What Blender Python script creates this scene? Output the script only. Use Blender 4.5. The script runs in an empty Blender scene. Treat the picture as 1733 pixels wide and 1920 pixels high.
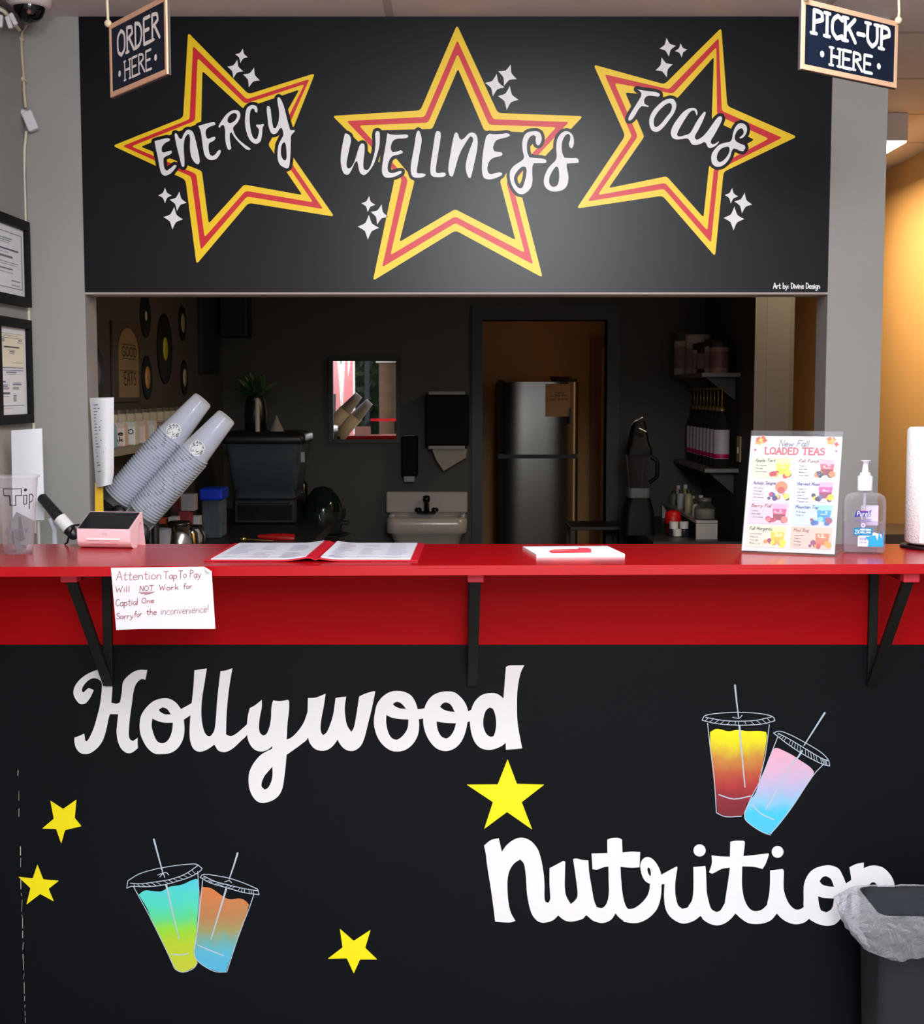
import bpy, bmesh, math, random
from mathutils import Vector, Matrix, Quaternion
from mathutils.geometry import tessellate_polygon
random.seed(7)
S = bpy.context.scene
COL = S.collection
PI = math.pi

# ------------------------------------------------------------------ camera, light, exposure
EYE = 1.55                      # lens height above the floor
FPX, CX, CY = 2600.0, 866.5, 960.0
PITCH = math.atan(225 / 2600)
S.view_settings.view_transform = 'Standard'
S.view_settings.look = 'None'
S.view_settings.gamma = 1.0
S.view_settings.use_curve_mapping = False
S.view_settings.exposure = 0.50
S.cycles.max_bounces = 10
S.cycles.diffuse_bounces = 4
S.cycles.glossy_bounces = 5
S.cycles.transmission_bounces = 8
S.cycles.transparent_max_bounces = 40
S.cycles.caustics_reflective = False
S.cycles.caustics_refractive = False
S.cycles.sample_clamp_indirect = 6.0

cam = bpy.data.cameras.new('camera')
cam.sensor_fit = 'AUTO'; cam.sensor_width = 36.0
cam.lens = FPX / 1920 * 36.0
cam.clip_start = 0.05; cam.clip_end = 60
camo = bpy.data.objects.new('camera', cam); COL.objects.link(camo)
camo.location = (0, 0, EYE); camo.rotation_euler = (PI / 2 - PITCH, 0, 0)
S.camera = camo

W = bpy.data.worlds.new('sky'); S.world = W; W.use_nodes = True
bgn = W.node_tree.nodes['Background']
bgn.inputs[0].default_value = (0.80, 0.90, 1.0, 1); bgn.inputs[1].default_value = 0.45

def area(name, loc, rot, sx, sy, power, col=(1, 1, 1), spread=PI):
    l = bpy.data.lights.new(name, 'AREA'); l.shape = 'RECTANGLE'
    l.size = sx; l.size_y = sy; l.energy = power; l.color = col; l.spread = spread
    o = bpy.data.objects.new(name, l); COL.objects.link(o)
    o.location = loc; o.rotation_euler = rot
    return o
# daylight entering through the shop window behind the camera
area('daylight', (1.15, -3.50, 1.45), (PI / 2, 0, 0), 3.3, 1.9, 34, (0.90, 0.96, 1.0))
# fluorescent troffers in the shop ceiling
area('troffer_lamp', (0.36, 1.95, 2.585), (0, 0, 0), 0.55, 1.15, 34, (0.93, 0.97, 1.0))
area('troffer_lamp', (0.45, -1.3, 2.585), (0, 0, 0), 0.55, 1.15, 40, (0.93, 0.97, 1.0))
def point_light(name, loc, power, col, r=0.14):
    l = bpy.data.lights.new(name, 'POINT'); l.energy = power; l.color = col; l.shadow_soft_size = r
    o = bpy.data.objects.new(name, l); COL.objects.link(o); o.location = loc
point_light('added_shop_fill', (0.30, 0.75, 2.32), 60, (0.93, 0.97, 1.0), 0.24)  # bare fill lights added under the troffers to brighten the upper wall
point_light('added_shop_fill', (0.25, -1.6, 2.32), 105, (0.93, 0.97, 1.0), 0.24)
# warm hallway lamp, then an added warm light for the fridge edge
area('hallway_lamp', (1.52, 5.95, 2.488), (0, 0, 0), 0.24, 1.1, 24, (1.0, 0.74, 0.44))
area('added_fridge_light', (1.235, 8.42, 1.25), (0, -PI / 2, 0), 1.7, 0.20, 2.4, (1.0, 0.70, 0.38))  # made-up tall source, shaped to put a bright streak on the fridge

# ------------------------------------------------------------------ pixel of the photo -> point of the place
_c, _s = math.cos(PITCH), math.sin(PITCH)
def ray(px, py):
    u = (px - CX) / FPX; v = (CY - py) / FPX
    y = _c + v * _s; z = -_s + v * _c
    return u / y, z / y
def P(px, py, Y):
    rx, rz = ray(px, py)
    return Vector((rx * Y, Y, EYE + rz * Y))
def PX(px, py, X):
    rx, rz = ray(px, py); Y = X / rx
    return Vector((X, Y, EYE + rz * Y))
def PZ(px, py, z):
    rx, rz = ray(px, py); Y = (z - EYE) / rz
    return Vector((rx * Y, Y, z))

# ------------------------------------------------------------------ materials
def lin(c):
    return tuple(((x / 255) / 12.92 if x <= 10 else (((x / 255) + 0.055) / 1.055) ** 2.4) for x in c[:3])
_M = {}
def mat(name, col, rough=0.5, metal=0.0, spec=0.5, var=0.05, bump=0.0, scale=9.0, emit=0.0, coat=0.0):
    if name in _M: return _M[name]
    m = bpy.data.materials.new(name); m.use_nodes = True; nt = m.node_tree
    b = nt.nodes['Principled BSDF']; c = lin(col)
    b.inputs['Roughness'].default_value = rough; b.inputs['Metallic'].default_value = metal
    b.inputs['Specular IOR Level'].default_value = spec; b.inputs['Coat Weight'].default_value = coat
    tc = nt.nodes.new('ShaderNodeTexCoord'); nz = nt.nodes.new('ShaderNodeTexNoise')
    nz.inputs['Scale'].default_value = scale; nz.inputs['Detail'].default_value = 4
    nt.links.new(tc.outputs['Object'], nz.inputs['Vector'])
    mx = nt.nodes.new('ShaderNodeMix'); mx.data_type = 'RGBA'
    mx.inputs[6].default_value = tuple(x * (1 - var) for x in c) + (1,)
    mx.inputs[7].default_value = tuple(min(1, x * (1 + var)) for x in c) + (1,)
    nt.links.new(nz.outputs['Fac'], mx.inputs[0]); nt.links.new(mx.outputs[2], b.inputs['Base Color'])
    if emit:
        nt.links.new(mx.outputs[2], b.inputs['Emission Color']); b.inputs['Emission Strength'].default_value = emit
    if bump:
        n2 = nt.nodes.new('ShaderNodeTexNoise'); n2.inputs['Scale'].default_value = scale * 14; n2.inputs['Detail'].default_value = 3
        nt.links.new(tc.outputs['Object'], n2.inputs['Vector'])
        bp = nt.nodes.new('ShaderNodeBump'); bp.inputs['Strength'].default_value = bump; bp.inputs['Distance'].default_value = 0.002
        nt.links.new(n2.outputs['Fac'], bp.inputs['Height']); nt.links.new(bp.outputs['Normal'], b.inputs['Normal'])
    _M[name] = m
    return m
def clear(name, tint=(235, 240, 248), opacity=0.25, rough=0.08, body=(225, 228, 238), edge=0.5, crinkle=0.0, scale=30):
    """thin clear plastic: straight-through light mixed with a whitish glossy film, denser at grazing angles"""
    if name in _M: return _M[name]
    m = bpy.data.materials.new(name); m.use_nodes = True; nt = m.node_tree
    b = nt.nodes['Principled BSDF']; out = nt.nodes['Material Output']
    b.inputs['Base Color'].default_value = lin(body) + (1,); b.inputs['Roughness'].default_value = rough
    t = nt.nodes.new('ShaderNodeBsdfTransparent'); t.inputs[0].default_value = lin(tint) + (1,)
    lw = nt.nodes.new('ShaderNodeLayerWeight'); lw.inputs[0].default_value = 0.35
    mr = nt.nodes.new('ShaderNodeMapRange'); mr.inputs[3].default_value = opacity; mr.inputs[4].default_value = min(1, opacity + edge)
    nt.links.new(lw.outputs['Facing'], mr.inputs[0])
    if crinkle:
        tc = nt.nodes.new('ShaderNodeTexCoord'); vo = nt.nodes.new('ShaderNodeTexNoise'); vo.inputs['Scale'].default_value = scale; vo.inputs['Detail'].default_value = 3; vo.inputs['Distortion'].default_value = 1.6
        bp = nt.nodes.new('ShaderNodeBump'); bp.inputs['Strength'].default_value = crinkle; bp.inputs['Distance'].default_value = 0.02
        nt.links.new(tc.outputs['Object'], vo.inputs['Vector']); nt.links.new(vo.outputs['Fac'], bp.inputs['Height'])
        nt.links.new(bp.outputs['Normal'], b.inputs['Normal']); nt.links.new(bp.outputs['Normal'], lw.inputs['Normal'])
    mx = nt.nodes.new('ShaderNodeMixShader')
    nt.links.new(mr.outputs[0], mx.inputs[0]); nt.links.new(t.outputs[0], mx.inputs[1]); nt.links.new(b.outputs[0], mx.inputs[2])
    nt.links.new(mx.outputs[0], out.inputs['Surface'])
    _M[name] = m
    return m
def inks(name='printed_ink', rough=0.5, spec=0.4):
    """printed or painted colour stored per face"""
    if name in _M: return _M[name]
    m = bpy.data.materials.new(name); m.use_nodes = True; nt = m.node_tree
    b = nt.nodes['Principled BSDF']; b.inputs['Roughness'].default_value = rough; b.inputs['Specular IOR Level'].default_value = spec
    a = nt.nodes.new('ShaderNodeVertexColor'); a.layer_name = 'Col'
    nt.links.new(a.outputs['Color'], b.inputs['Base Color'])
    _M[name] = m
    return m
def ramp(name, stops, rough=0.45, noise=0.10, axis=2):
    """pigment that blends through several colours from bottom (0) to top (1)"""
    m = bpy.data.materials.new(name); m.use_nodes = True; nt = m.node_tree
    b = nt.nodes['Principled BSDF']; b.inputs['Roughness'].default_value = rough
    tc = nt.nodes.new('ShaderNodeTexCoord'); sp = nt.nodes.new('ShaderNodeSeparateXYZ')
    nt.links.new(tc.outputs['Generated'], sp.inputs[0])
    nz = nt.nodes.new('ShaderNodeTexNoise'); nz.inputs['Scale'].default_value = 5; nz.inputs['Detail'].default_value = 5
    nt.links.new(tc.outputs['Generated'], nz.inputs['Vector'])
    ma = nt.nodes.new('ShaderNodeMath'); ma.operation = 'MULTIPLY_ADD'; ma.inputs[1].default_value = noise * 2
    nt.links.new(nz.outputs['Fac'], ma.inputs[0])
    su = nt.nodes.new('ShaderNodeMath'); su.operation = 'SUBTRACT'; su.inputs[1].default_value = noise
    nt.links.new(sp.outputs[axis], su.inputs[0]); nt.links.new(su.outputs[0], ma.inputs[2])
    r = nt.nodes.new('ShaderNodeValToRGB'); e = r.color_ramp.elements
    e[0].position = stops[0][0]; e[0].color = lin(stops[0][1]) + (1,)
    e[1].position = stops[-1][0]; e[1].color = lin(stops[-1][1]) + (1,)
    for p, c in stops[1:-1]:
        k = e.new(p); k.color = lin(c) + (1,)
    nt.links.new(ma.outputs[0], r.inputs[0]); nt.links.new(r.outputs[0], b.inputs['Base Color'])
    return m

# ------------------------------------------------------------------ mesh builder
WORLD = {}
class MB:
    def __init__(s): s.v = []; s.f = []; s.m = []; s.c = []; s.sm = []
    def add(s, vs, fs, mi=0, col=None, smooth=False):
        o = len(s.v); s.v += [Vector(v) for v in vs]
        for f in fs:
            s.f.append(tuple(i + o for i in f)); s.m.append(mi); s.c.append(col); s.sm.append(smooth)
        return s
    def from_bm(s, bm, mi=0, col=None, smooth=False, mx=None):
        bm.verts.index_update()
        s.add([(mx @ v.co if mx else v.co.copy()) for v in bm.verts], [[v.index for v in f.verts] for f in bm.faces], mi, col, smooth)
        bm.free(); return s
    def box(s, c, d, mi=0, bev=0.0, rot=None, col=None, seg=2):
        bm = bmesh.new(); bmesh.ops.create_cube(bm, size=1)
        bmesh.ops.scale(bm, vec=d, verts=bm.verts)
        if bev: bmesh.ops.bevel(bm, geom=bm.edges[:], offset=bev, segments=seg, affect='EDGES', profile=0.5)
        mx = Matrix.Translation(c)
        if rot is not None: mx = mx @ rot.to_4x4()
        return s.from_bm(bm, mi, col, False, mx)
    def bb(s, a, b, mi=0, bev=0.0, col=None):
        a = Vector(a); b = Vector(b)
        return s.box((a + b) / 2, [abs(x) for x in (b - a)], mi, bev, None, col)
    def lathe(s, prof, c=(0, 0, 0), n=28, mi=0, axis=None, smooth=True, cap0=True, cap1=True, sx=1.0, sy=1.0):
        q = Quaternion() if axis is None else Vector((0, 0, 1)).rotation_difference(Vector(axis))
        c = Vector(c); vs = []; fs = []
        for r, z in prof:
            for k in range(n):
                a = 2 * PI * k / n
                vs.append(c + q @ Vector((r * math.cos(a) * sx, r * math.sin(a) * sy, z)))
        for i in range(len(prof) - 1):
            for k in range(n):
                k2 = (k + 1) % n
                fs.append((i * n + k, i * n + k2, (i + 1) * n + k2, (i + 1) * n + k))
        s.add(vs, fs, mi, None, smooth)
        if cap0 and prof[0][0] > 1e-6: s.add(vs[:n], [tuple(reversed(range(n)))], mi)
        if cap1 and prof[-1][0] > 1e-6: s.add(vs[-n:], [tuple(range(n))], mi)
        return s
    def tube(s, pts, r, n=8, mi=0, caps=True):
        pts = [Vector(p) for p in pts]; N = len(pts)
        rr = r if isinstance(r, (list, tuple)) else [r] * N
        vs = []; fs = []; up = None
        for i, p in enumerate(pts):
            t = (pts[min(i + 1, N - 1)] - pts[max(i - 1, 0)]).normalized()
            if up is None: up = t.orthogonal().normalized()
            up = (up - t * up.dot(t)).normalized(); w = t.cross(up)
            for k in range(n):
                a = 2 * PI * k / n
                vs.append(p + (up * math.cos(a) + w * math.sin(a)) * rr[i])
        for i in range(N - 1):
            for k in range(n):
                k2 = (k + 1) % n
                fs.append((i * n + k, i * n + k2, (i + 1) * n + k2, (i + 1) * n + k))
        s.add(vs, fs, mi, None, True)
        if caps:
            s.add(vs[:n], [tuple(reversed(range(n)))], mi); s.add(vs[-n:], [tuple(range(n))], mi)
        return s
    def prism(s, poly, fn, a, b, mi=0, smooth=False):
        """poly: 2D outline; fn(u, v, t) -> 3D; extruded from t=a to t=b"""
        n = len(poly)
        A = [fn(u, v, a) for u, v in poly]; B = [fn(u, v, b) for u, v in poly]
        s.add(A + B, [(i, (i + 1) % n, n + (i + 1) % n, n + i) for i in range(n)], mi, None, smooth)
        tr = tessellate_polygon([[Vector((u, v, 0)) for u, v in poly]])
        s.add(A, [tuple(reversed(t)) for t in tr], mi); s.add(B, [tuple(t) for t in tr], mi)
        return s
    def ball(s, c, r, mi=0, u=16, v=10, sc=(1, 1, 1)):
        bm = bmesh.new(); bmesh.ops.create_uvsphere(bm, u_segments=u, v_segments=v, radius=r)
        bmesh.ops.scale(bm, vec=sc, verts=bm.verts)
        return s.from_bm(bm, mi, None, True, Matrix.Translation(c))
    def flat(s, poly, fn, off=0.0, holes=(), mi=0, col=None):
        """flat filled outline laid on a surface: fn(x, y, off) -> 3D"""
        loops = [[Vector((x, y, 0)) for x, y in poly]] + [[Vector((x, y, 0)) for x, y in h] for h in holes]
        allp = [p for l in loops for p in l]
        tr = tessellate_polygon(loops)
        s.add([fn(p.x, p.y, off) for p in allp], [tuple(t) for t in tr], mi, col)
        return s
    def build(s, name, mats, parent=None, origin=None, cols=False):
        if not isinstance(mats, (list, tuple)): mats = [mats]
        lo = Vector([min(v[i] for v in s.v) for i in range(3)]); hi = Vector([max(v[i] for v in s.v) for i in range(3)])
        org = Vector(origin) if origin is not None else Vector(((lo.x + hi.x) / 2, (lo.y + hi.y) / 2, lo.z))
        me = bpy.data.meshes.new(name)
        me.from_pydata([v - org for v in s.v], [], s.f)
        for m in mats: me.materials.append(m)
        for p, mi, sm in zip(me.polygons, s.m, s.sm):
            p.material_index = mi; p.use_smooth = sm
        if cols:
            at = me.color_attributes.new('Col', 'FLOAT_COLOR', 'CORNER')
            for p, c in zip(me.polygons, s.c):
                cc = lin(c or (255, 255, 255)) + (1,)
                for li in p.loop_indices: at.data[li].color = cc
        me.update()
        bm = bmesh.new(); bm.from_mesh(me)
        if not cols and not getattr(s, 'paint', False):
            bmesh.ops.recalc_face_normals(bm, faces=bm.faces)
        bm.to_mesh(me); bm.free()
        o = bpy.data.objects.new(name, me); COL.objects.link(o)
        base = Vector((0, 0, 0))
        if parent is not None:
            o.parent = parent; base = WORLD[parent.name]
        o.location = org - base; WORLD[o.name] = org
        return o

def tag(o, label, cat, group=None, kind=None):
    o['label'] = label; o['category'] = cat
    if group: o['group'] = group
    if kind: o['kind'] = kind
    return o
def thing(name, loc, label, cat, group=None):
    o = bpy.data.objects.new(name, None); o.empty_display_size = 0.05; COL.objects.link(o)
    o.location = loc; WORLD[o.name] = Vector(loc)
    return tag(o, label, cat, group)
def struct(o, label=None):
    o['kind'] = 'structure'
    if label: o['label'] = label
    return o
def dup(o, parent=None):
    c = o.copy(); COL.objects.link(c); WORLD[c.name] = WORLD.get(o.name, Vector((0, 0, 0)))
    if parent is not None: c.parent = parent
    for ch in list(o.children): dup(ch, c)
    return c

# ------------------------------------------------------------------ outlines, ribbons and lettering
def smooth_loop(pts, n=4, corner=48, closed=True):
    """Catmull-Rom through the points; sharp turns stay sharp"""
    N = len(pts); out = []
    def ang(i):
        if not closed and (i == 0 or i == N - 1): return 180
        a = Vector(pts[i - 1]); b = Vector(pts[i]); c = Vector(pts[(i + 1) % N])
        d1 = b - a; d2 = c - b
        if d1.length < 1e-9 or d2.length < 1e-9: return 180
        return math.degrees(d1.angle(d2))
    sharp = [ang(i) > corner for i in range(N)]
    for i in range(N if closed else N - 1):
        p1 = Vector(pts[i]); p2 = Vector(pts[(i + 1) % N])
        p0 = Vector(pts[i - 1]) if not sharp[i] else p1 - (p2 - p1)
        p3 = Vector(pts[(i + 2) % N]) if not sharp[(i + 1) % N] else p2 + (p2 - p1)
        for k in range(n):
            t = k / n
            q = 0.5 * ((2 * p1) + (p2 - p0) * t + (2 * p0 - 5 * p1 + 4 * p2 - p3) * t * t + (3 * p1 - p0 - 3 * p2 + p3) * t ** 3)
            out.append((q.x, q.y))
    if not closed: out.append(tuple(pts[-1]))
    return out
def disc(x, y, r, n=14):
    return [(x + r * math.cos(2 * PI * k / n), y + r * math.sin(2 * PI * k / n)) for k in range(n)]
def ribbon(pts, w, closed=False, caps=True, jn=8):
    """list of small outlines that together draw a stroke of width w"""
    out = []; N = len(pts)
    ws = w if isinstance(w, (list, tuple)) else [w] * N
    seg = range(N if closed else N - 1)
    for i in seg:
        a = Vector(pts[i]); b = Vector(pts[(i + 1) % N]); d = b - a
        if d.length < 1e-9: continue
        n = Vector((-d.y, d.x)).normalized(); wa = ws[i] / 2; wb = ws[(i + 1) % N] / 2
        out.append([tuple(a + n * wa), tuple(a - n * wa), tuple(b - n * wb), tuple(b + n * wb)])
    for i in range(N):
        if (i == 0 or i == N - 1) and not closed and not caps: continue
        out.append(disc(pts[i][0], pts[i][1], ws[i] / 2, jn))
    return out
def draw(mb, polys, fn, off, mi=0, col=None):
    k = off
    for p in polys:
        mb.paint = True
        mb.add([fn(x, y, k) for x, y in p], [tuple(range(len(p)))], mi, col)
        k += 1e-6
    return k
def fillp(mb, poly, fn, off, holes=(), mi=0, col=None):
    mb.paint = True
    mb.flat(poly, fn, off, holes, mi, col)
HAND = {
 'a': (50, "45,45 25,52 8,35 8,15 22,0 38,8 45,40;45,50 46,10 52,0"), 'b': (52, "10,100 10,0;10,35 28,50 45,35 45,12 28,0 10,12"),
 'c': (48, "44,42 28,52 10,38 8,15 25,0 44,8"), 'd': (52, "45,100 45,0;45,38 28,50 10,35 8,12 25,0 45,14"),
 'e': (50, "10,28 45,30 40,48 24,52 9,36 10,12 25,0 45,8"), 'f': (46, "46,90 35,100 24,88 22,0;8,52 42,52"),
 'g': (50, "45,45 28,52 10,38 10,15 26,4 44,14;45,50 45,-20 30,-32 12,-24"), 'h': (50, "10,100 10,0;10,32 28,50 42,38 43,0"),
 'i': (22, "10,50 10,0;10,68 11,71"), 'k': (48, "10,100 10,0;42,50 10,22;20,30 44,0"), 'l': (22, "10,100 10,0"),
 'm': (66, "8,50 8,0;8,35 22,50 32,38 32,0;32,35 48,50 58,38 58,0"), 'n': (50, "8,50 8,0;8,35 26,50 42,36 43,0"),
 'o': (50, "26,52 10,40 8,14 26,0 44,14 44,38 26,52"), 'p': (50, "10,50 10,-35;10,38 28,52 45,36 44,14 28,0 10,10"),
 'r': (42, "10,50 10,0;10,30 22,48 38,48"), 's': (46, "40,44 24,52 10,42 20,28 38,22 40,8 24,0 8,6"),
 't': (44, "22,85 22,8 32,0 42,4;6,55 40,55"), 'u': (50, "10,50 10,12 24,0 40,10;42,50 43,0"), 'v': (50, "8,50 25,0 44,50"),
 'w': (62, "6,50 18,0 32,40 44,0 58,50"), 'y': (50, "8,50 26,10;46,50 24,-10 8,-32"), 'x': (48, "8,50 44,0;44,50 8,0"),
 'A': (62, "4,0 32,100 58,0;14,36 50,36"), 'B': (56, "10,0 10,100 38,95 42,72 14,54 44,48 48,14 10,0"),
 'C': (58, "54,84 34,100 12,76 10,28 30,0 54,14"), 'D': (60, "10,0 10,100 40,88 54,50 40,10 10,0"),
 'E': (58, "52,100 10,100 10,0 54,0;10,52 44,52"), 'F': (54, "52,100 10,100 10,0;10,52 42,52"),
 'G': (62, "54,84 34,100 12,76 10,28 30,0 56,14 56,46 36,46"),
 'H': (64, "10,100 10,0;54,100 54,0;10,52 54,52"), 'I': (30, "15,100 15,0"), 'K': (62, "10,100 10,0;54,100 10,42;26,58 58,0"),
 'L': (54, "10,100 10,0 50,0"), 'M': (76, "8,0 12,100 36,30 60,100 66,0"), 'N': (66, "10,0 12,100 54,0 56,100"),
 'O': (68, "34,100 12,82 8,50 12,18 34,0 56,18 60,50 56,82 34,100"), 'P': (54, "10,0 10,100 42,94 48,66 10,48"),
 'R': (60, "10,0 10,100 42,94 48,70 10,50;26,52 58,0"), 'S': (56, "50,86 30,100 12,82 24,56 46,44 50,16 28,0 8,12"),
 'T': (64, "32,100 32,0;4,100 60,100"), 'U': (66, "10,100 10,28 32,0 54,28 54,100"), 'W': (76, "4,100 18,0 36,70 52,0 68,100"),
 'Y': (60, "6,100 30,48 54,100;30,48 30,0"), 'X': (60, "8,100 54,0;54,100 8,0"),
 'Z': (58, "8,100 52,100 8,0 54,0"), 'z': (46, "8,50 40,50 8,0 42,0"), 'j': (24, "14,50 14,-20 4,-30"), 'q': (50, "45,45 28,52 10,38 10,15 26,4 44,14;45,50 45,-35"),
 '2': (56, "10,80 28,100 48,80 10,0 52,0"), '1': (30, "6,82 18,100 18,0"), '9': (52, "44,60 26,50 10,70 26,100 44,80 42,40 28,0"),
 '3': (52, "10,90 30,100 44,76 22,54 46,28 28,0 8,12"), '!': (24, "12,100 12,28;11,4 12,6"), ':': (22, "10,40 11,42;10,6 11,8"),
 '-': (44, "6,42 38,42"), '.': (26, "13,40 14,42"), "'": (20, "10,100 9,80"), ' ': (36, ""),
}
def hand(text, x, y, h, width=None, slant=0.0, rise=0.0, jitter=0.0, gap=1.0, sm=True):
    """strokes of a text, baseline at (x, y), y up; optional total width, slant and rising baseline"""
    tot = sum(HAND[c][0] * gap for c in text) / 100 * h
    kx = 1.0 if width is None else width / tot
    out = []; cx = 0.0
    for c in text:
        wd, st = HAND[c]; jy = random.uniform(-jitter, jitter) * h
        for piece in st.split(';'):
            if not piece: continue
            pts = [tuple(float(q) / 100 * h for q in p.split(',')) for p in piece.split()]
            if sm and len(pts) > 2: pts = smooth_loop(pts, 3, 75, False)
            out.append([(x + (cx + a) * kx + b * slant, y + b + jy + rise * (cx + a) * kx) for a, b in pts])
        cx += wd * gap / 100 * h
    return out
def write(mb, strokes, w, fn, off, mi=0, col=None, serif=0.0, jn=6):
    k = off
    for st in strokes:
        k = draw(mb, ribbon(st, w, jn=jn), fn, k, mi, col)
        if serif:
            for a, b in ((st[0], st[1]), (st[-1], st[-2])):
                d = Vector(a) - Vector(b)
                if d.length > 0 and abs(d.y) > 0.8 * d.length:
                    k = draw(mb, ribbon([(a[0] - serif / 2, a[1]), (a[0] + serif / 2, a[1])], w * 0.75, jn=jn), fn, k, mi, col)
    return k
_BF = {}
def bfont(text):
    if text in _BF: return _BF[text]
    cu = bpy.data.curves.new('lettering', 'FONT'); cu.body = text; cu.resolution_u = 3; cu.fill_mode = 'FRONT'
    ob = bpy.data.objects.new('lettering', cu); COL.objects.link(ob)
    dg = bpy.context.evaluated_depsgraph_get(); dg.update()
    ev = ob.evaluated_get(dg); me = ev.to_mesh()
    vs = [(v.co.x, v.co.y) for v in me.vertices]; fs = [tuple(p.vertices) for p in me.polygons]
    ev.to_mesh_clear(); bpy.data.objects.remove(ob); bpy.data.curves.remove(cu)
    x0 = min(v[0] for v in vs); x1 = max(v[0] for v in vs)
    y0 = min(v[1] for v in vs); y1 = max(v[1] for v in vs)
    _BF[text] = ([((a - x0) / (x1 - x0), (b - y0) / (y1 - y0)) for a, b in vs], fs)
    return _BF[text]
def print_text(mb, text, x, y, w, h, fn, off, mi=0, col=None, slant=0.0):
    vs, fs = bfont(text); mb.paint = True
    mb.add([fn(x + a * w + b * h * slant, y + b * h, off) for a, b in vs], fs, mi, col)

# ------------------------------------------------------------------ the setting
ZC = 2.60                                    # ceiling height
YF = 4.0                                     # face of the wall with the serving hatch
YK = 7.5                                     # back wall of the kitchen
XL, XK, XR, XH = -1.235, -1.29, 1.30, 2.02   # shop left wall, kitchen left / right walls, hallway wall
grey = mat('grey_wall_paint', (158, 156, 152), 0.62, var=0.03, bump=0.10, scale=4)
dim = mat('darkened_wall_grey', (66, 65, 60), 0.65, var=0.04, bump=0.08, scale=3)  # wall grey darkened, kitchen shade put into the colour
tan = mat('tan_wall_paint', (198, 154, 96), 0.6, var=0.03, bump=0.06, scale=3)
ceilm = mat('ceiling_tile', (190, 178, 176), 0.85, var=0.05, bump=0.25, scale=6)
floorm = mat('floor_vinyl', (150, 144, 138), 0.45, var=0.10, bump=0.05, scale=5)
navy = mat('navy_trim_paint', (26, 29, 38), 0.5, var=0.05)
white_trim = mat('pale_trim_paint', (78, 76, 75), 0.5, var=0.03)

def grid_ceiling():
    """tile ceiling: pale panels with thin bars every 0.6 m, drawn by the material"""
    m = bpy.data.materials.new('tile_grid'); m.use_nodes = True; nt = m.node_tree
    b = nt.nodes['Principled BSDF']; b.inputs['Roughness'].default_value = 0.85
    g = nt.nodes.new('ShaderNodeNewGeometry'); sp = nt.nodes.new('ShaderNodeSeparateXYZ')
    nt.links.new(g.outputs['Position'], sp.inputs[0])
    def bars(axis, period, shift):
        a = nt.nodes.new('ShaderNodeMath'); a.operation = 'ADD'; a.inputs[1].default_value = 60 * period - shift
        nt.links.new(sp.outputs[axis], a.inputs[0])
        q = nt.nodes.new('ShaderNodeMath'); q.operation = 'MODULO'; q.inputs[1].default_value = period
        nt.links.new(a.outputs[0], q.inputs[0])
        l = nt.nodes.new('ShaderNodeMath'); l.operation = 'LESS_THAN'; l.inputs[1].default_value = 0.024
        nt.links.new(q.outputs[0], l.inputs[0]); return l
    x = bars(0, 1.2, -0.215); y = bars(1, 0.6, 4.76)
    mx = nt.nodes.new('ShaderNodeMath'); mx.operation = 'MAXIMUM'
    nt.links.new(x.outputs[0], mx.inputs[0]); nt.links.new(y.outputs[0], mx.inputs[1])
    nz = nt.nodes.new('ShaderNodeTexNoise'); nz.inputs['Scale'].default_value = 40; nz.inputs['Detail'].default_value = 4
    nt.links.new(g.outputs['Position'], nz.inputs['Vector'])
    c1 = nt.nodes.new('ShaderNodeMix'); c1.data_type = 'RGBA'
    c1.inputs[6].default_value = lin((216, 206, 205)) + (1,); c1.inputs[7].default_value = lin((230, 221, 220)) + (1,)
    nt.links.new(nz.outputs['Fac'], c1.inputs[0])
    c2 = nt.nodes.new('ShaderNodeMix'); c2.data_type = 'RGBA'; c2.inputs[7].default_value = lin((186, 176, 175)) + (1,)
    nt.links.new(c1.outputs[2], c2.inputs[6]); nt.links.new(mx.outputs[0], c2.inputs[0])
    nt.links.new(c2.outputs[2], b.inputs['Base Color'])
    return m
gridm = grid_ceiling()

def wallbox(name, a, b, m, label=None):
    return struct(MB().bb(a, b).build(name, m), label)
wallbox('floor', (-1.5, -3.8, -0.10), (3.8, 12.0, 0.0), floorm)
wallbox('ceiling', (-1.5, -3.8, ZC), (3.8, 12.0, ZC + 0.1), gridm)
# shop
wallbox('wall_left', (XL - 0.12, -1.1, 0), (XL, YF + 0.12, ZC), grey)
wallbox('wall_right', (3.6, -3.6, 0), (3.72, 4.72, ZC), grey)
m = MB(); m.bb((-3.0, -3.72, 0), (3.6, -3.6, 0.42)); m.bb((-3.0, -3.72, 2.42), (3.6, -3.6, ZC))
m.bb((-0.62, -3.72, 0.42), (-0.50, -3.6, 2.42)); m.bb((2.9, -3.72, 0.42), (3.6, -3.6, 2.42))
struct(m.build('wall_rear', grey))
m = MB(); m.bb((XL - 0.12, -3.6, 0), (XL, -1.1, 0.30)); m.bb((XL - 0.12, -3.6, 2.45), (XL, -1.1, ZC))
struct(m.build('wall_left_return', grey))
wallbox('wall_right_return', (XH, 4.6, 0), (3.6, 4.72, ZC), grey)

# wall with the serving hatch: two grey piers, the opening runs from sill to header
zh = P(866, 548, YF).z                       # underside of the header
jl = P(163, 700, YF).x; jr = P(1549, 700, YF).x
pr = P(1652, 700, YF).x
m = MB(); m.bb((XL, YF, 0), (jl, YF + 0.12, ZC)); m.bb((jr, YF, 0), (pr, YF + 0.12, ZC))
m.bb((jl, YF, 0), (jr, YF + 0.12, 1.04))
struct(m.build('wall_front', grey), 'grey wall with a wide serving hatch')

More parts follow.
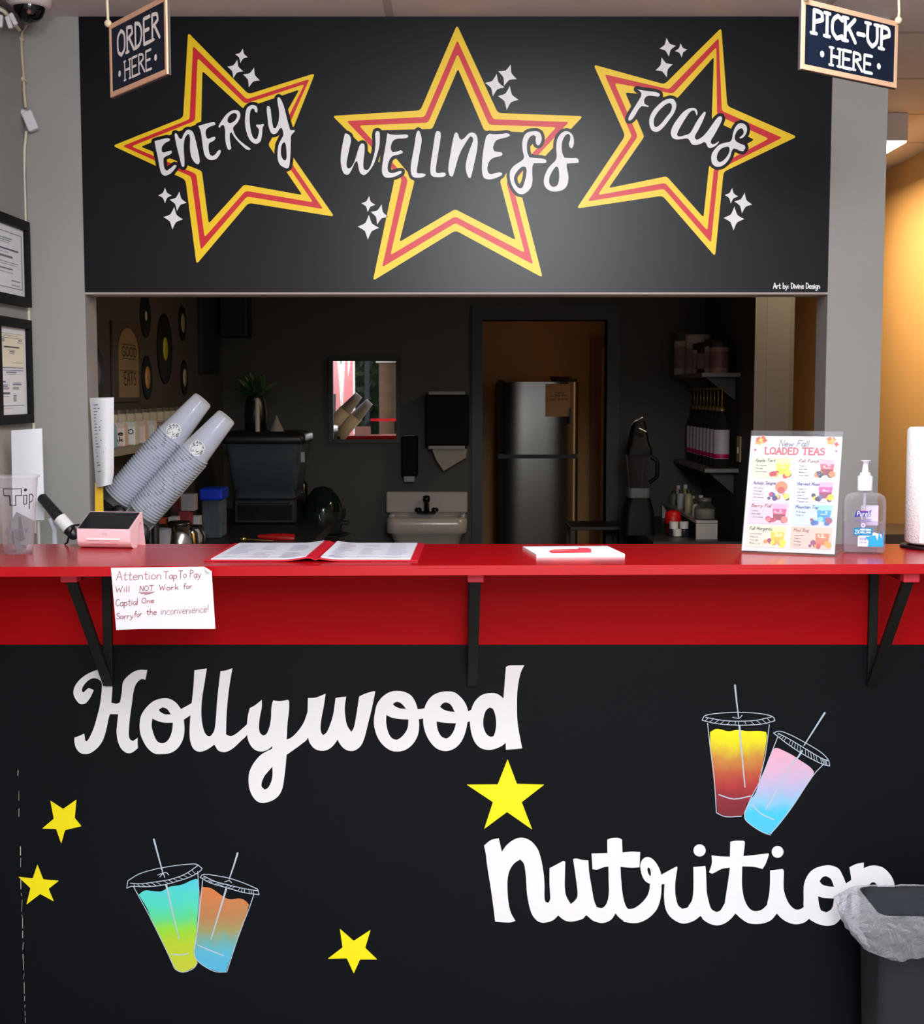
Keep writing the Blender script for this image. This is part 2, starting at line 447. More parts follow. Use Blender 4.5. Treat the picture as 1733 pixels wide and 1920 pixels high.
# kitchen behind the hatch
d0 = P(905, 700, YK).x; d1 = P(1138, 700, YK).x; dt = P(1000, 600, YK).z
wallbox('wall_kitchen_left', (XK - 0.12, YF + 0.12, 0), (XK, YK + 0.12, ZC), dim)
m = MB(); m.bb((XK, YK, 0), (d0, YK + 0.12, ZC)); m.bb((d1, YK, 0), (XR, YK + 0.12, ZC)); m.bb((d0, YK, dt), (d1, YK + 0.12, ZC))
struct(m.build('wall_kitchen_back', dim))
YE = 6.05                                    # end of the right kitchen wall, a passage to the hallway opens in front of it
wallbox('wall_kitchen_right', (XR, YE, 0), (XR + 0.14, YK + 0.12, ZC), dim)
m = MB(); w0 = P(1415, 700, YE - 0.02).x; w1 = P(1481, 700, YE - 0.02).x
m.bb((w0, YE - 0.02, 0), (w0 + 0.05, YE, ZC)); m.bb((w0 + 0.052, YE - 0.014, 0), (w1, YE, ZC))
struct(m.build('trim_1', white_trim), 'pale casing at the end of the right kitchen wall')
m = MB(); o0 = P(885, 700, YK).x; o1 = P(1161, 700, YK).x; ot = P(1000, 573, YK).z
m.bb((o0, YK - 0.025, 0), (d0, YK + 0.13, ot)); m.bb((d1, YK - 0.025, 0), (o1, YK + 0.13, ot)); m.bb((d0, YK - 0.025, dt), (d1, YK + 0.13, ot))
struct(m.build('trim_2', navy), 'dark navy casing of the back doorway')
# back room and hallway
YB = 9.7
wallbox('wall_back_room', (-0.9, YB, 0), (XR + 0.14, YB + 0.1, ZC), tan)
wallbox('wall_back_room_left', (-1.0, YK + 0.12, 0), (-0.9, YB, ZC), tan)
wallbox('wall_back_room_right', (XR + 0.0, 8.25, 0), (XR + 0.14, 11.0, ZC), tan)
m = MB(); q0 = P(1108, 700, YB - 0.02).x; q1 = P(1126, 700, YB - 0.02).x
m.bb((q0, YB - 0.03, 0), (q1, YB, 1.93)); m.bb((q1, YB - 0.03, 1.86), (q1 + 0.8, YB, 1.93))
struct(m.build('door_1', mat('brown_door_paint', (140, 96, 52), 0.5)), 'brown door frame on the back room wall')
m = MB(); m.bb((q1 + 0.005, YB - 0.02, 0), (XR - 0.01, YB - 0.002, 1.855))
struct(m.build('door_2', mat('tan_door_paint', (206, 160, 100), 0.5)), 'tan door in the back room')
wallbox('wall_hallway_right', (XH, 4.72, 0), (XH + 0.12, 11.0, ZC), tan)
wallbox('wall_hallway_end', (XR + 0.14, 11.0, 0), (XH + 0.12, 11.1, ZC), tan)
m = MB(); m.bb((XH - 0.012, 4.72, 0), (XH, 11, 0.10))
struct(m.build('baseboard_right', navy))

# rear shop front: glazing bars and panes behind the camera
m = MB()
for x in (-0.50, 1.2, 2.84): m.bb((x, -3.68, 0.42), (x + 0.06, -3.62, 2.42))
m.bb((-0.5, -3.68, 0.42), (2.9, -3.62, 0.48)); m.bb((-0.5, -3.68, 2.36), (2.9, -3.62, 2.42))
struct(m.build('window_1', navy), 'wide shop window')
m = MB()
for x in (-3.0, -1.3, -0.68): m.bb((x, -3.68, 0.42), (x + 0.06, -3.62, 2.42))
m.bb((-3.0, -3.68, 2.36), (-0.62, -3.62, 2.42)); m.bb((-3.0, -3.68, 0.42), (-0.62, -3.62, 0.48))
struct(m.build('window_2', navy), 'narrow shop window with trees outside')
struct(MB().bb((XL - 0.09, -1.16, 0.30), (XL - 0.03, -1.1, 2.45)).bb((XL - 0.09, -3.6, 0.30), (XL - 0.03, -1.1, 0.36)).bb((XL - 0.09, -3.6, 2.39), (XL - 0.03, -1.1, 2.45)).build('window_3', navy), 'side shop window')
glass = clear('window_glass', (240, 245, 245), 0.04, 0.03, (200, 210, 210), 0.2)
struct(MB().bb((-0.44, -3.655, 0.48), (2.84, -3.648, 2.36)).build('window_4', glass), 'pane of the wide shop window')

# ------------------------------------------------------------------ painted header board above the hatch
ht = P(866, 30, YF).z
blackp = mat('black_wall_paint', (3, 6, 14), 0.34, spec=0.25, var=0.08, bump=0.03, scale=6)
yel = mat('yellow_paint', (255, 214, 0), 0.40, var=0.02); red = mat('red_paint', (214, 12, 34), 0.40, var=0.03)
wht = mat('white_paint', (240, 240, 244), 0.45, var=0.015)
hb = (P(145, 31, YF).x + 0.004, P(1565, 31, YF).x - 0.004)
head = thing('header_board', ((hb[0] + hb[1]) / 2, YF, zh), 'black painted header above the serving hatch with three outlined stars', 'sign')
bd = MB().bb((hb[0], YF - 0.002, zh), (hb[1], YF + 0.12, ZC)).build('board', blackp, head)
MB().bb((jl, YF - 0.001, zh - 0.006), (jr, YF + 0.12, zh + 0.001)).build('edge_strip', mat('raw_edge', (172, 160, 150), 0.6), head)['label'] = 'pale bottom edge of the header'
def on_head(x, y, off):
    q = P(x, y, YF - 0.0025 - off); return q
def cr(ox, oy, sc):                          # points read in an enlarged view -> photo pixels
    return lambda pts: [(ox + a / sc, oy + b / sc) for a, b in pts]
def rounded(pts, r):
    out = []; N = len(pts)
    for i in range(N):
        a = Vector(pts[i - 1]); b = Vector(pts[i]); c = Vector(pts[(i + 1) % N])
        p = b + (a - b).normalized() * r; q = b + (c - b).normalized() * r
        for t in (0, .25, .5, .75, 1):
            z = p * (1 - t) ** 2 + b * 2 * t * (1 - t) + q * t * t; out.append((z.x, z.y))
    return out
def lerp(A, B, t): return [(a[0] * (1 - t) + b[0] * t, a[1] * (1 - t) + b[1] * t) for a, b in zip(A, B)]
def sparkle(x, y, r, a=0.0):
    pts = []
    for k in range(4):
        t = a + k * PI / 2
        for f, rr in ((0, 1.0), (0.30, 0.60), (PI / 4, 0.45), (PI / 2 - 0.30, 0.60)):
            pts.append((x + r * rr * math.cos(t + f) * 0.86, y + r * rr * math.sin(t + f)))
    return pts
c1 = cr(0, 0, 2.708); c2 = cr(600, 0, 3.3327); c3 = cr(1060, 0, 2.575)
STARS = [
 ('yellow and red star at the left of the header', c1,
  [(955, 165), (1262, 478), (1600, 372), (1452, 745), (1698, 1100), (1262, 1030), (998, 1342), (942, 912), (572, 740), (930, 597)],
  [(1028, 360), (1236, 552), (1520, 455), (1362, 735), (1535, 990), (1240, 937), (1060, 1135), (1025, 868), (715, 745), (1022, 622)]),
 ('yellow and red star in the middle of the header', c2,
  [(857, 155), (1112, 706), (1645, 726), (1243, 1150), (1392, 1735), (848, 1440), (331, 1755), (468, 1112), (78, 724), (628, 690)],
  [(863, 430), (1028, 817), (1392, 830), (1125, 1128), (1222, 1500), (845, 1307), (497, 1512), (592, 1128), (330, 815), (702, 806)]),
 ('yellow and red star at the right of the header', c3,
  [(754, 134), (783, 512), (1120, 660), (765, 830), (724, 1238), (470, 945), (55, 1007), (290, 655), (137, 312), (480, 407)],
  [(718, 275), (708, 578), (914, 674), (695, 800), (668, 1050), (490, 851), (210, 908), (382, 660), (290, 446), (541, 475)]),
]
for lab, c, O, I in STARS:
    O = c(O); I = c(I)
    r0 = lerp(O, I, 0.35); r1 = lerp(O, I, 0.66)
    m = MB(); fillp(m, rounded(O, 7), on_head, 0.0003, [rounded(I, 5)])
    st = m.build('painted_star', yel, head); st['label'] = lab
    m = MB(); fillp(m, rounded(r0, 5), on_head, 0.0006, [rounded(r1, 6)])
    m.build('stripe', red, st)['label'] = 'red middle stripe of the star'
for c, ls in ((c1, [(1227, 283, 36, .2), (1195, 350, 46, .25), (1277, 393, 50, .3), (838, 992, 38, .0), (905, 1022, 48, .15), (880, 1108, 55, .1)]),
              (c2, [(1172, 470, 68, .35), (1093, 532, 68, .2), (1177, 612, 72, .15), (303, 1275, 48, .1), (372, 1340, 62, .25), (303, 1420, 74, .05)]),
              (c3, [(495, 228, 44, -.15), (560, 243, 33, -.1), (478, 325, 48, -.3), (803, 945, 36, .1), (860, 980, 48, .15), (815, 1055, 55, .05)])):
    for x, y, r, a in ls:
        (x, y), = c([(x, y)]); rr = r / (2.708 if c is c1 else 3.3327 if c is c2 else 2.575)
        m = MB(); fillp(m, sparkle(x, y, rr * 1.05, a), on_head, 0.0003); m.build('sparkle', wht, head)

LET = {}
LET['energy'] = (cr(270, 160, 5.7767), [
 ([(115,605),(175,588),(250,572),(283,580),(278,600),(230,625),(195,668),(192,715),(215,728),(265,712),(300,708),(303,730),(280,750),(235,770),(212,790),(213,850),(225,905),(250,925),(290,895),(330,862),(352,868),(345,890),(300,945),(260,970),(225,978),(190,955),(170,890),(150,780),(130,690)], []),
 ([(335,520),(355,525),(385,575),(410,580),(430,530),(460,488),(490,482),(525,500),(550,560),(575,660),(600,780),(603,830),(590,855),(560,845),(525,800),(505,740),(498,660),(500,580),(490,530),(475,528),(445,570),(432,640),(432,720),(438,800),(437,870),(425,885),(408,870),(385,780),(355,660),(335,560)], []),
 ([(590,440),(640,425),(710,405),(760,398),(775,412),(765,430),(710,450),(675,480),(668,520),(680,570),(700,580),(740,562),(770,557),(775,575),(755,600),(710,625),(700,660),(705,720),(720,755),(745,765),(775,745),(800,710),(825,698),(832,715),(820,750),(785,795),(740,808),(695,800),(660,760),(642,690),(630,600),(615,500)], []),
 ([(808,445),(830,400),(880,330),(930,285),(980,268),(1020,275),(1042,305),(1040,350),(1015,400),(975,445),(965,470),(985,530),(1030,590),(1090,640),(1140,675),(1157,692),(1140,700),(1105,690),(1050,640),(990,575),(950,510),(930,520),(930,580),(938,640),(945,680),(930,700),(910,695),(890,640),(880,560),(880,490),(868,435),(845,430),(815,462)],
  [[(905,380),(915,345),(945,312),(980,300),(1005,312),(1008,340),(990,375),(960,400),(930,410),(910,400)]]),
 ([(1228,295),(1205,290),(1195,258),(1175,250),(1155,275),(1145,340),(1148,420),(1160,500),(1180,560),(1205,585),(1225,575),(1240,530),(1245,480),(1215,440),(1218,425),(1260,425),(1295,418),(1300,432),(1285,460),(1280,530),(1265,600),(1235,628),(1205,633),(1165,610),(1130,560),(1105,480),(1095,400),(1100,310),(1115,250),(1145,222),(1180,213),(1215,222),(1230,255)], []),
 ([(1335,225),(1350,222),(1370,250),(1380,330),(1390,410),(1405,465),(1425,465),(1445,430),(1460,380),(1465,300),(1452,210),(1445,145),(1460,128),(1480,145),(1510,210),(1535,300),(1560,400),(1585,485),(1630,485),(1632,500),(1595,545),(1590,620),(1588,720),(1580,830),(1570,885),(1550,900),(1520,890),(1475,860),(1450,800),(1448,720),(1460,640),(1490,580),(1510,540),(1505,490),(1490,460),(1470,470),(1440,515),(1405,530),(1375,510),(1350,440),(1338,340),(1330,260)],
  [[(1500,630),(1525,615),(1538,650),(1545,730),(1545,790),(1530,815),(1505,800),(1485,750),(1485,680)]]),
])
_w1 = cr(620, 220, 6.932); _w2 = cr(850, 220, 6.932)
LET['wellness'] = (None, [
 (_w1([(185,215),(205,210),(250,240),(265,300),(250,380),(220,520),(208,600),(212,650),(235,665),(265,650),(300,600),(330,520),(365,400),(395,345),(420,338),(440,360),(442,430),(432,530),(425,610),(430,670),(460,685),(490,680),(520,630),(550,540),(575,440),(585,330),(580,230),(590,185),(615,178),(638,200),(640,280),(632,380),(600,500),(560,610),(500,700),(450,745),(420,748),(385,720),(365,660),(350,580),(335,570),(310,600),(270,690),(235,740),(205,748),(170,725),(145,660),(132,580),(135,480),(150,380),(170,280)]), []),
 (_w1([(740,205),(780,222),(870,228),(960,222),(1000,225),(1010,245),(995,265),(940,275),(860,280),(810,310),(785,370),(785,420),(810,455),(860,445),(910,430),(940,445),(935,465),(880,485),(815,500),(780,530),(755,580),(742,650),(750,700),(780,722),(830,720),(890,700),(925,700),(920,725),(860,760),(790,782),(720,782),(685,755),(668,700),(675,600),(695,480),(720,340),(730,260)]), []),
 (_w1([(1140,170),(1160,190),(1182,260),(1180,340),(1160,450),(1140,570),(1125,660),(1120,715),(1140,728),(1190,728),(1235,738),(1232,760),(1190,780),(1110,785),(1065,765),(1045,710),(1045,620),(1065,500),(1090,370),(1105,260),(1120,195)]), []),
 (_w1([(1400,178),(1430,195),(1432,250),(1420,340),(1400,460),(1380,580),(1368,670),(1370,715),(1400,725),(1450,718),(1490,722),(1500,748),(1470,772),(1400,778),(1335,770),(1302,735),(1298,650),(1310,540),(1330,420),(1345,310),(1360,220),(1375,185)]), []),
 (_w2([(42,195),(62,215),(80,270),(110,293),(150,265),(190,220),(230,198),(280,205),(310,250),(318,340),(305,450),(280,570),(255,680),(230,775),(215,788),(195,775),(170,710),(162,630),(180,530),(215,420),(250,330),(260,280),(240,250),(215,255),(170,320),(110,420),(70,510),(35,630),(0,750),(-20,770),(-45,755),(-62,700),(-60,620),(-40,500),(-20,380),(5,260),(20,210)]), []),
 (_w2([(470,212),(530,220),(620,215),(700,208),(732,220),(735,240),(700,258),(630,275),(560,300),(530,350),(518,400),(535,440),(580,450),(625,455),(642,475),(625,500),(560,515),(500,540),(460,590),(445,660),(455,715),(490,738),(550,725),(610,715),(638,728),(625,755),(550,790),(480,806),(420,798),(390,770),(375,700),(375,600),(385,480),(405,350),(430,250)]), []),
 (_w2([(1105,365),(1080,350),(1072,300),(1075,250),(1050,232),(1015,240),(980,280),(962,330),(958,400),(965,460),(990,520),(1060,528),(1150,535),(1200,550),(1213,575),(1195,595),(1120,597),(1050,597),(1030,640),(1028,740),(1030,830),(1010,910),(960,970),(900,1000),(840,985),(790,930),(750,850),(735,760),(745,690),(790,630),(850,590),(905,550),(920,510),(905,440),(898,360),(905,290),(930,230),(970,195),(1030,182),(1090,182),(1130,205),(1150,260),(1145,310),(1125,350)]),
  [_w2([(920,640),(945,650),(955,690),(945,770),(925,850),(900,910),(870,925),(835,905),(805,860),(790,800),(805,740),(850,680),(890,645)])]),
 (_w2([(1540,405),(1515,385),(1505,340),(1520,290),(1520,240),(1500,215),(1470,225),(1435,270),(1415,330),(1410,400),(1420,470),(1445,525),(1520,530),(1600,530),(1630,550),(1632,585),(1600,595),(1540,597),(1480,600),(1475,640),(1490,720),(1498,790),(1485,870),(1450,925),(1390,955),(1310,965),(1240,945),(1195,900),(1178,840),(1190,760),(1230,670),(1280,610),(1330,560),(1345,500),(1340,420),(1345,320),(1370,250),(1420,195),(1480,180),(1530,205),(1560,250),(1570,320),(1560,375)]),
  [_w2([(1350,640),(1370,670),(1378,760),(1370,840),(1345,890),(1300,903),(1265,885),(1248,840),(1255,770),(1290,700),(1325,650)])]),
])
LET['focus'] = (cr(1160, 150, 6.665), [
 ([(230,115),(290,128),(380,140),(460,150),(510,170),(518,190),(500,208),(440,200),(380,195),(340,215),(320,255),(325,295),(350,312),(380,325),(370,338),(330,330),(290,325),(255,360),(220,420),(180,480),(150,505),(125,505),(125,475),(150,420),(200,340),(250,260),(280,205),(285,165),(265,138)], []),
 ([(645,232),(690,240),(720,290),(718,350),(690,420),(640,490),(580,570),(520,630),(470,648),(420,630),(390,570),(385,500),(405,430),(450,360),(510,300),(570,255)], [[(640,288),(662,300),(668,340),(650,400),(600,460),(550,525),(500,575),(465,588),(445,570),(440,510),(460,450),(510,380),(560,330),(605,298)]]),
 ([(975,445),(968,420),(955,388),(930,380),(895,400),(850,460),(800,540),(750,630),(732,680),(745,705),(780,705),(830,690),(885,670),(920,625),(960,550),(1010,470),(1050,420),(1070,397),(1092,402),(1085,430),(1050,520),(1000,620),(960,690),(955,730),(980,748),(1020,730),(1070,690),(1120,630),(1170,560),(1220,490),(1255,458),(1285,455),(1295,480),(1285,520),(1240,610),(1190,700),(1158,750),(1155,790),(1180,805),(1220,790),(1250,765),(1250,785),(1210,825),(1150,850),(1115,835),(1095,790),(1070,775),(1030,795),(980,810),(930,808),(905,785),(880,745),(850,730),(790,738),(720,742),(675,720),(655,670),(665,610),(700,540),(750,470),(810,400),(870,360),(920,348),(960,355),(985,390),(985,430)], []),
 ([(1510,720),(1535,700),(1562,670),(1560,625),(1535,602),(1500,620),(1470,660),(1452,715),(1470,765),(1520,795),(1575,815),(1587,850),(1560,890),(1520,885),(1480,865),(1440,855),(1415,890),(1395,960),(1350,1030),(1290,1075),(1230,1085),(1180,1055),(1160,1000),(1165,930),(1200,870),(1260,810),(1330,785),(1395,770),(1420,730),(1430,670),(1455,600),(1495,550),(1545,540),(1590,565),(1607,610),(1595,670),(1560,715),(1525,732)],
  [[(1360,832),(1385,845),(1388,890),(1360,950),(1310,1005),(1270,1028),(1240,1015),(1228,970),(1245,905),(1290,855)]]),
])
def letters(mb, key, fn, off, outline=None, mi_out=1):
    c, ls = LET[key]; c = c or (lambda p: p); k = off
    if outline:
        for o, hs in ls:
            ko = off - 0.0006
            for l in [o] + list(hs):
                ko = draw(mb, ribbon(c(l), outline, True), fn, ko, mi_out)
            ko += 2e-6; fillp(mb, smooth_loop(c(o), 2), fn, ko, [smooth_loop(c(h), 2) for h in hs], mi_out)
    for o, hs in ls:
        fillp(mb, smooth_loop(c(o), 4), fn, k, [smooth_loop(c(h), 4) for h in hs], 0); k += 3e-6
for key, lab in (('energy', 'white brush lettered word on the left star'), ('wellness', 'white brush lettered word on the middle star'), ('focus', 'white brush lettered word on the right star')):
    m = MB(); letters(m, key, on_head, 0.0014, 12.5)
    m.build('painted_word', [wht, blackp], head)['label'] = lab
m = MB(); on_sig = lambda x, y, off: on_head(x, -y, off)
write(m, hand('Art by: Divine Design', 1450, -541, 10.5, 88), 1.7, on_sig, 0.0004)
m.build('signature', wht, head)['label'] = 'small white painted signature'

# ------------------------------------------------------------------ service counter: black half wall, red band, red counter on brackets
YW = 3.262                                   # face of the half wall
ctop = PZ(866, 1020, P(866, 1060, 2.925).z)  # point on the back edge
zt = P(866, 1060, 2.925).z                   # counter top
yb = ctop.y
cnt = thing('service_counter', (0, YW, 0), 'long red service counter on a black painted half wall with white script lettering', 'counter')
redc = mat('red_counter_paint', (170, 0, 15), 0.24, spec=0.55, var=0.06, bump=0.10, scale=5)
redb = mat('red_band_paint', (176, 0, 8), 0.5, spec=0.1, var=0.05, bump=0.08, scale=4)
blk = mat('black_panel_paint', (8, 12, 17), 0.5, spec=0.14, var=0.18, bump=0.12, scale=2.2)
x0, x1 = XL + 0.002, 1.62
zu = zt - 0.021
m = MB()                                      # counter top: front edge runs very slightly askew
pl = [(x0, 2.893), (x1, 2.962), (x1, yb), (x0, yb)]
m.prism(pl, lambda u, v, t: Vector((u, v, t)), zu, zt)
top = m.build('counter_top', redc, cnt)
bm = bmesh.new(); bm.from_mesh(top.data); bmesh.ops.bevel(bm, geom=bm.edges[:], offset=0.0025, segments=2, affect='EDGES'); bm.to_mesh(top.data); bm.free()
zr = P(866, 1209, YW).z
MB().bb((x0, YW, 0), (x1, yb - 0.012, zr)).build('front_panel', blk, cnt)
MB().bb((x0, YW + 0.001, zr), (x1, yb - 0.012, zu)).build('red_band', redb, cnt)
brk = mat('bracket_black', (26, 28, 26), 0.5, spec=0.2, var=0.1)
redk = mat('bracket_red', (214, 44, 66), 0.55, var=0.10, bump=0.2, scale=20)
def bracket(px_wall, px_front, lab):
    xw = P(px_wall, 1285, YW).x
    zf = P(px_wall, 1285, YW).z
    yf = 2.99
    xf = P(px_front, 1095, yf).x
    b = MB().box((xw, YW - 0.007, (zu + zf) / 2), (0.021, 0.014, zu - zf), 0, 0.002).build('bracket', brk, cnt); b['label'] = lab
    dx = xf - xw
    # cleat runs along the underside of the counter to a red painted front block
    mm = MB(); mm.prism([(-0.018, 0), (0.018, 0), (0.018, 0.022), (-0.018, 0.022)], lambda u, v, t: Vector((xw + dx * t + u, YW - 0.002 - (YW - 0.002 - yf) * t, zu - 0.022 + v)), 0.0, 0.93, 0)
    mm.build('rail', mat('rail_red', (120, 4, 12), 0.5), b)
    MB().box((xf, yf, zu - 0.0125), (0.036, 0.028, 0.021), 0, 0.003).build('end_block', redk, b)['label'] = 'red painted wooden end block'
    a = Vector((xf + (0.008 if dx < -0.02 else -0.006 if dx > 0.02 else 0), yf + 0.012, zu - 0.022)); c = Vector((xw, YW - 0.012, zf + 0.006))
    d = c - a; side = Vector((1, 0, 0)); up = side.cross(d).normalized()
    mm = MB(); w = 0.0115; h = 0.006
    vs = [p + side * sx * w + up * sz * h for p in (a, c) for sx, sz in ((-1, -1), (1, -1), (1, 1), (-1, 1))]
    mm.add(vs, [(0, 1, 2, 3), (7, 6, 5, 4), (0, 4, 5, 1), (1, 5, 6, 2), (2, 6, 7, 3), (3, 7, 4, 0)])
    mm.build('brace', brk, b)
bracket(206, 132, 'left shelf bracket'); bracket(886, 892, 'middle shelf bracket'); bracket(1632, 1706, 'right shelf bracket')

def on_wall(x, y, off): return P(x, y, YW - 0.0004 - off)
A = cr(130, 1230, 5.7767); B = cr(400, 1230, 5.7767); C = cr(690, 1230, 5.7767)
D = cr(900, 1550, 5.7767); E = cr(1180, 1550, 5.7767); Fv = cr(1440, 1550, 5.915)
LET['word_one'] = (None, [
 (A([(340,145),(260,165),(170,210),(100,270),(55,340),(45,410),(70,470),(110,515),(150,520),(185,505),(230,445),(265,370),(235,355),(205,348),(180,370),(155,395),(138,385),(140,350),(170,300),(220,255),(270,240),(320,255),(350,290),(352,350),(345,430),(330,540),(300,660),(265,780),(220,880),(190,925),(172,915),(162,840),(120,860),(55,885),(55,930),(75,1000),(120,1050),(180,1063),(240,1045),(310,990),(365,910),(400,800),(425,680),(440,630),(530,630),(520,720),(512,820),(525,920),(560,1000),(610,1045),(660,1052),(705,1030),(745,995),(740,945),(742,885),(715,905),(690,920),(660,905),(645,860),(648,760),(660,640),(680,500),(695,390),(720,310),(760,262),(790,250),(825,257),(845,152),(760,150),(690,175),(620,230),(580,290),(568,400),(550,500),(510,517),(455,505),(462,420),(465,320),(440,220),(400,160)]), []),
 (A([(1010,458),(1090,465),(1160,510),(1210,575),(1310,520),(1345,490),(1345,620),(1240,690),(1248,790),(1235,890),(1190,980),(1110,1045),(1000,1063),(920,1055),(850,1000),(800,920),(765,820),(765,700),(790,620),(850,540),(920,485)]),
  [A([(970,580),(1010,555),(1060,575),(1100,632),(1040,632),(985,605)]), A([(900,678),(960,705),(1030,722),(1122,722),(1115,800),(1090,880),(1050,930),(1000,945),(950,920),(915,850),(892,760)])]),
 (A([(1355,155),(1490,135),(1465,290),(1440,450),(1430,600),(1440,730),(1465,825),(1500,868),(1540,860),(1600,760),(1640,900),(1570,960),(1490,1015),(1410,1037),(1350,1010),(1315,940),(1303,850),(1308,700),(1325,520),(1345,330)]), []),
 (B([(78,165),(140,155),(208,132),(185,260),(165,400),(150,550),(142,680),(138,850),(190,868),(250,840),(310,790),(370,735),(400,760),(365,855),(300,920),(220,995),(150,1035),(100,1040),(50,1020),(10,960),(-60,900),(0,830),(20,760),(30,650),(45,450),(65,270)]), []),
 (B([(395,565),(450,535),(525,475),(525,560),(505,660),(495,760),(505,830),(540,862),(575,845),(605,780),(625,680),(630,560),(648,480),(720,488),(810,475),(822,500),(820,600),(805,720),(795,905),(850,880),(920,810),(980,720),(1020,610),(1060,700),(1025,885),(960,950),(880,1010),(795,1070),(785,1180),(770,1310),(750,1430),(710,1510),(640,1565),(540,1592),(470,1570),(415,1500),(385,1400),(385,1290),(410,1210),(460,1130),(530,1060),(635,1005),(640,975),(590,1015),(520,1035),(450,1015),(400,960),(370,880),(365,760),(375,650)]),
  [B([(640,1200),(642,1290),(625,1370),(590,1430),(555,1447),(525,1415),(525,1370),(555,1300),(600,1245)])]),
 (B([(1025,455),(1110,450),(1217,408),(1200,530),(1175,660),(1162,770),(1170,830),(1190,857),(1225,830),(1260,760),(1300,630),(1325,455),(1380,445),(1440,440),(1425,550),(1430,650),(1450,750),(1495,822),(1525,770),(1550,640),(1580,440),(1640,410),(1733,382),(1755,385),(1720,560),(1680,720),(1640,880),(1600,970),(1540,1020),(1480,1028),(1420,1005),(1370,950),(1348,905),(1300,970),(1240,1015),(1170,1027),(1100,1005),(1050,950),(1027,885),(1000,780),(1020,620)]), []),
 (C([(320,378),(400,390),(470,430),(515,500),(540,578),(610,568),(640,640),(600,675),(552,685),(555,770),(540,860),(490,950),(410,1015),(320,1035),(240,1020),(160,960),(100,870),(65,740),(75,620),(100,520),(160,440),(240,390)]),
  [C([(270,520),(310,497),(360,512),(415,572),(350,568),(295,545)]), C([(200,638),(260,668),(340,682),(440,688),(430,780),(390,850),(340,895),(300,907),(250,880),(215,810),(198,720)])]),
 (C([(860,383),(940,395),(1010,450),(1060,520),(1088,600),(1140,570),(1150,660),(1108,703),(1080,715),(1055,830),(1010,930),(940,1000),(850,1030),(760,1010),(690,950),(630,850),(600,730),(605,600),(640,500),(700,430),(780,393)]),
  [C([(780,550),(810,515),(850,503),(900,530),(940,605),(880,600),(820,580)]), C([(745,708),(820,722),(955,730),(930,810),(890,870),(850,895),(800,875),(765,820),(748,760)])]),
 (C([(1495,120),(1530,103),(1600,100),(1695,100),(1660,170),(1635,270),(1618,400),(1615,560),(1620,700),(1640,840),(1672,1000),(1600,1008),(1495,1015),(1493,940),(1440,980),(1340,1015),(1240,1005),(1170,950),(1125,850),(1105,720),(1115,600),(1160,490),(1240,420),(1340,400),(1410,415),(1468,458),(1475,380),(1485,250)]),
  [C([(1320,557),(1355,575),(1380,640),(1390,730),(1380,820),(1360,870),(1320,872),(1275,830),(1250,750),(1255,660),(1280,590)])]),
])
